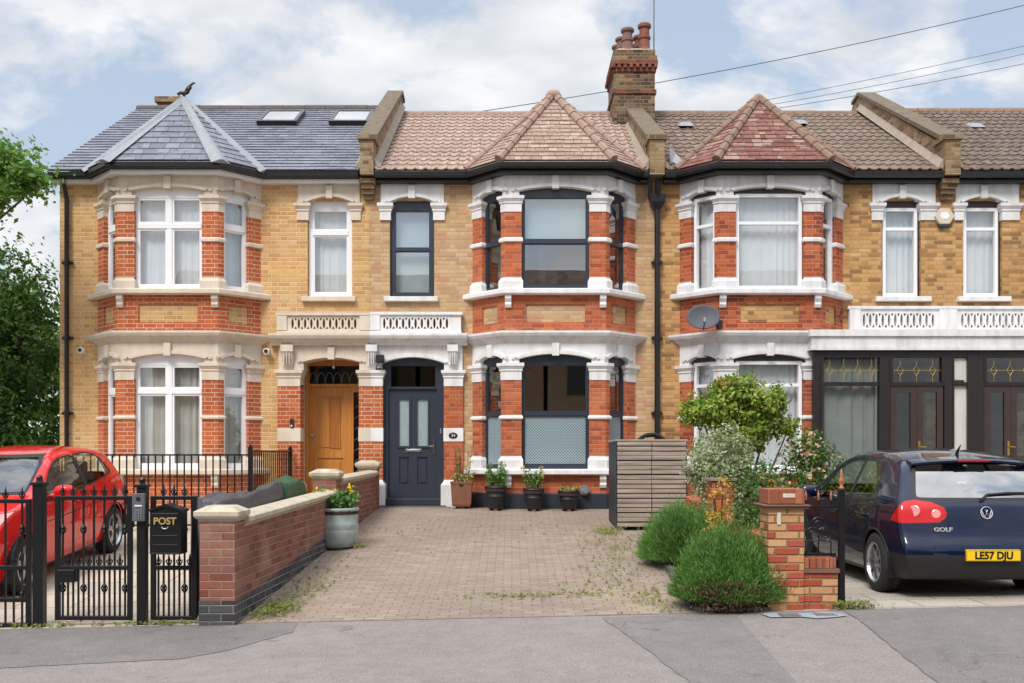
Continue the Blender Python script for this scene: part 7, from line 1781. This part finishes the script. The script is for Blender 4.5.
# weeds in the joints of the drive
Pw = []; Nw = []
def weeds(cx, cy, rx_, ry_, n, h=.03):
    for _ in range(n):
        x, y = cx+rnd.gauss(0, rx_), cy+rnd.gauss(0, ry_)
        if y < 9.33 or y > 17.5: continue
        for k in range(3): Pw.append((x+rnd.gauss(0, .008), y+rnd.gauss(0, .008), gz(x, y)+.008+rnd.random()*h)); Nw.append((rnd.gauss(0, .5), rnd.gauss(-.4, .5), .8))
for a in ((-2.3, 9.75, .10, .16, 260, .09), (-2.25, 10.6, .14, .5, 130, .03), (-2.2, 12.0, .15, .8, 70, .02), (0.25, 10.3, .45, .10, 150, .02), (1.2, 11.0, .3, .7, 170, .03), (1.35, 13.2, .22, .8, 200, .03), (1.4, 14.5, .12, .15, 170, .07), (1.4, 10.0, .15, .3, 80, .03), (.3, 14.8, .8, .7, 50, .015), (-1.6, 14.5, .6, 1.0, 40, .012), (3.2, 9.38, .12, .04, 160, .07), (3.2, 10.1, .05, .3, 60, .15), (-4.4, 9.38, .3, .03, 70, .04), (-3.3, 9.37, .2, .02, 80, .04), (-2.1, 13.45, .12, .06, 60, .06)): weeds(*a)
o = leafmesh('weeds', LM['weed'], None, np.array(Pw), np.array(Nw), .028*(.5+rng.random(len(Pw)))); tag(o, kind='stuff')

# trees at the left end
t = thing('tree', 'broad dark green tree filling the gap left of the end house', 'tree', (-10.4, 20.5, -.1))
P, N = blob([(-10.5, 20.5, 4.35, .85, 1.0, .95), (-10.1, 20.3, 3.7, .75, .9, .8), (-10.0, 20.0, 3.0, .95, 1.2, 1.2), (-10.6, 20, 2.0, 1.5, 1.5, 1.5), (-9.5, 19.7, 1.5, .95, 1.0, 1.3), (-11.5, 21, 3.5, 1.4, 1.5, 2.2), (-12.6, 21, 5.0, 1.4, 1.4, 2.0), (-10.0, 20.0, .5, 1.1, 1, .9)], 700, 36, .17, .35); leafmesh('crown', LM['tree'], t, P, N, .12*(.6+.8*rng.random(len(P))))
mb = MB(); mb.tube([(-10.4, 20.5, -.3), (-10.45, 20.5, 1.2), (-10.4, 20.4, 2.4)], [.22, .17, .13], 10); limbs(mb, (-10.4, 20.4, 2.2), [(-10.4, 20.5, 4.6), (-10.0, 20.1, 3.7), (-11.6, 20.9, 4.4), (-10.9, 19.8, 3.6), (-9.5, 19.8, 2.5), (-12.4, 21, 5.6)], .10, .02, .3); mb.build('trunk', 'bark', t)
t = thing('tree', 'light green tree whose leafy branch reaches towards the slate roof corner', 'tree', (-9.9, 16.2, -.3))
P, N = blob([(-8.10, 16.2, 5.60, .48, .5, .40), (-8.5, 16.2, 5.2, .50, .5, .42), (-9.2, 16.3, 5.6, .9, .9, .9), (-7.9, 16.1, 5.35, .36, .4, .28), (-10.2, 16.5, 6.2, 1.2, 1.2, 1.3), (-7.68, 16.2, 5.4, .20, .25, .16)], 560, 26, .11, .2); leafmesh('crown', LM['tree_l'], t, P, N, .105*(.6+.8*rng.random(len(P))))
mb = MB(); mb.tube([(-9.9, 16.2, -.6), (-9.95, 16.2, 1.8), (-9.8, 16.2, 3.6)], [.17, .13, .10], 10); limbs(mb, (-9.8, 16.2, 3.4), [(-8.2, 16.2, 5.5), (-8.7, 16.2, 4.9), (-9.3, 16.3, 6.0), (-10.4, 16.6, 6.6), (-7.9, 16.2, 5.1)], .07, .012, .15); mb.build('trunk', 'bark', t)
t = thing('tree', 'dark tree further back behind the left end gap', 'tree', (-14.5, 27, 0))
P, N = blob([(-14.5, 27, 4.0, 2.6, 2, 2.4), (-12.6, 27, 2.4, 2.0, 1.6, 2.2), (-16.5, 27, 3.5, 2.2, 2, 2.5)], 360, 22, .3, .35); leafmesh('crown', LM['tree'], t, P, N, .22*(.6+.8*rng.random(len(P))))
mb = MB(); mb.tube([(-14.5, 27, -.3), (-14.4, 27, 2), (-14.5, 27, 4)], [.25, .18, .08], 9); limbs(mb, (-14.4, 27, 2), [(-12.8, 27, 3.4), (-16.2, 27, 4.2), (-14.2, 26.5, 5)], .1, .02, .3); mb.build('trunk', 'bark', t)

def far_house(x0, x1, yf, yb, ze, zr, label, wallm, roofm, group, face=1, loc=None, rows=True, base=-1.0):
    h = thing('distant_house' if group is None else 'opposite_house', label, 'house', ((x0+x1)/2, yf, 0), group); ym = (yf+yb)/2
    mb = MB(); mb.add([(x, y, z) for x in (x0, x1) for y, z in ((yf, base), (yf, ze), (ym, zr-.08), (yb, ze), (yb, base))], [(0,1,2,3,4),(5,6,7,8,9)]+[(i, (i+1) % 5, (i+1) % 5+5, i+5) for i in range(5)]); mb.build('wall', wallm, h)
    mb = MB(); sgn = 1 if yb > yf else -1; e = .3
    mb.add([(x, y, z) for x in (x0-.1, x1+.1) for y, z in ((yf-sgn*e, ze-.1), (ym, zr), (yb+sgn*e, ze-.1), (yb+sgn*e, ze-.02), (ym, zr+.12), (yf-sgn*e, ze-.02))], [(0,1,4,5),(1,2,3,4),(6,7,10,11),(7,8,9,10)]+[(i, (i+1) % 6, (i+1) % 6+6, i+6) for i in range(6)]); r = mb.build('roof', roofm, h)
    f = Fr(0, yf, 0 if sgn > 0 else math.pi); n = max(2, int((x1-x0)/2.2))
    for i in range(n):
        xc = x0+(x1-x0)*(i+.5)/n; u = xc if sgn > 0 else -xc
        for z in (.6, 3.6):
            mb = MB(); mb.plate(f, rect(u-.55, u+.55, z, z+1.7), .0, .06, [rect(u-.47, u-.03, z+.08, z+1.62), rect(u+.03, u+.47, z+.08, z+1.62)]); w_ = mb.build('window', 'upvc' if group is None else 'brown', h); mb = MB(); mb.box(u-.48, u+.48, .01, .03, z+.07, z+1.63, f); mb.build('pane', 'ink_glass' if 'ink_glass' in M else 'navy', w_)
    return h
far_house(-27, -20, 48, 56, 4.4, 7.2, 'distant house with pale roof glimpsed between tree and end house', 'white', 'greytile', None)
# the other side of the street, seen only mirrored in the windows
for i, (x0, x1) in enumerate([(-16, -10.2), (-10.0, -4.4), (-4.2, 1.4), (1.6, 7.2), (10.5, 16)]):
    far_house(x0, x1, -9.5, -17, 5.6, 9.7, 'brick terrace house across the street, behind the camera', 'opp_brick', 'browntile', 'houses across the street')
t = thing('tree', 'street tree across the road, behind the camera', 'tree', (8.8, -8, -.7))
P, N = blob([(8.8, -8.5, 5, 1.8, 1.8, 2.4)], 120, 20, .3, .3); leafmesh('crown', LM['tree'], t, P, N, .3)
mb = MB(); mb.tube([(8.8, -8.5, -.8), (8.8, -8.5, 4)], [.2, .1], 8); mb.build('trunk', 'bark', t)
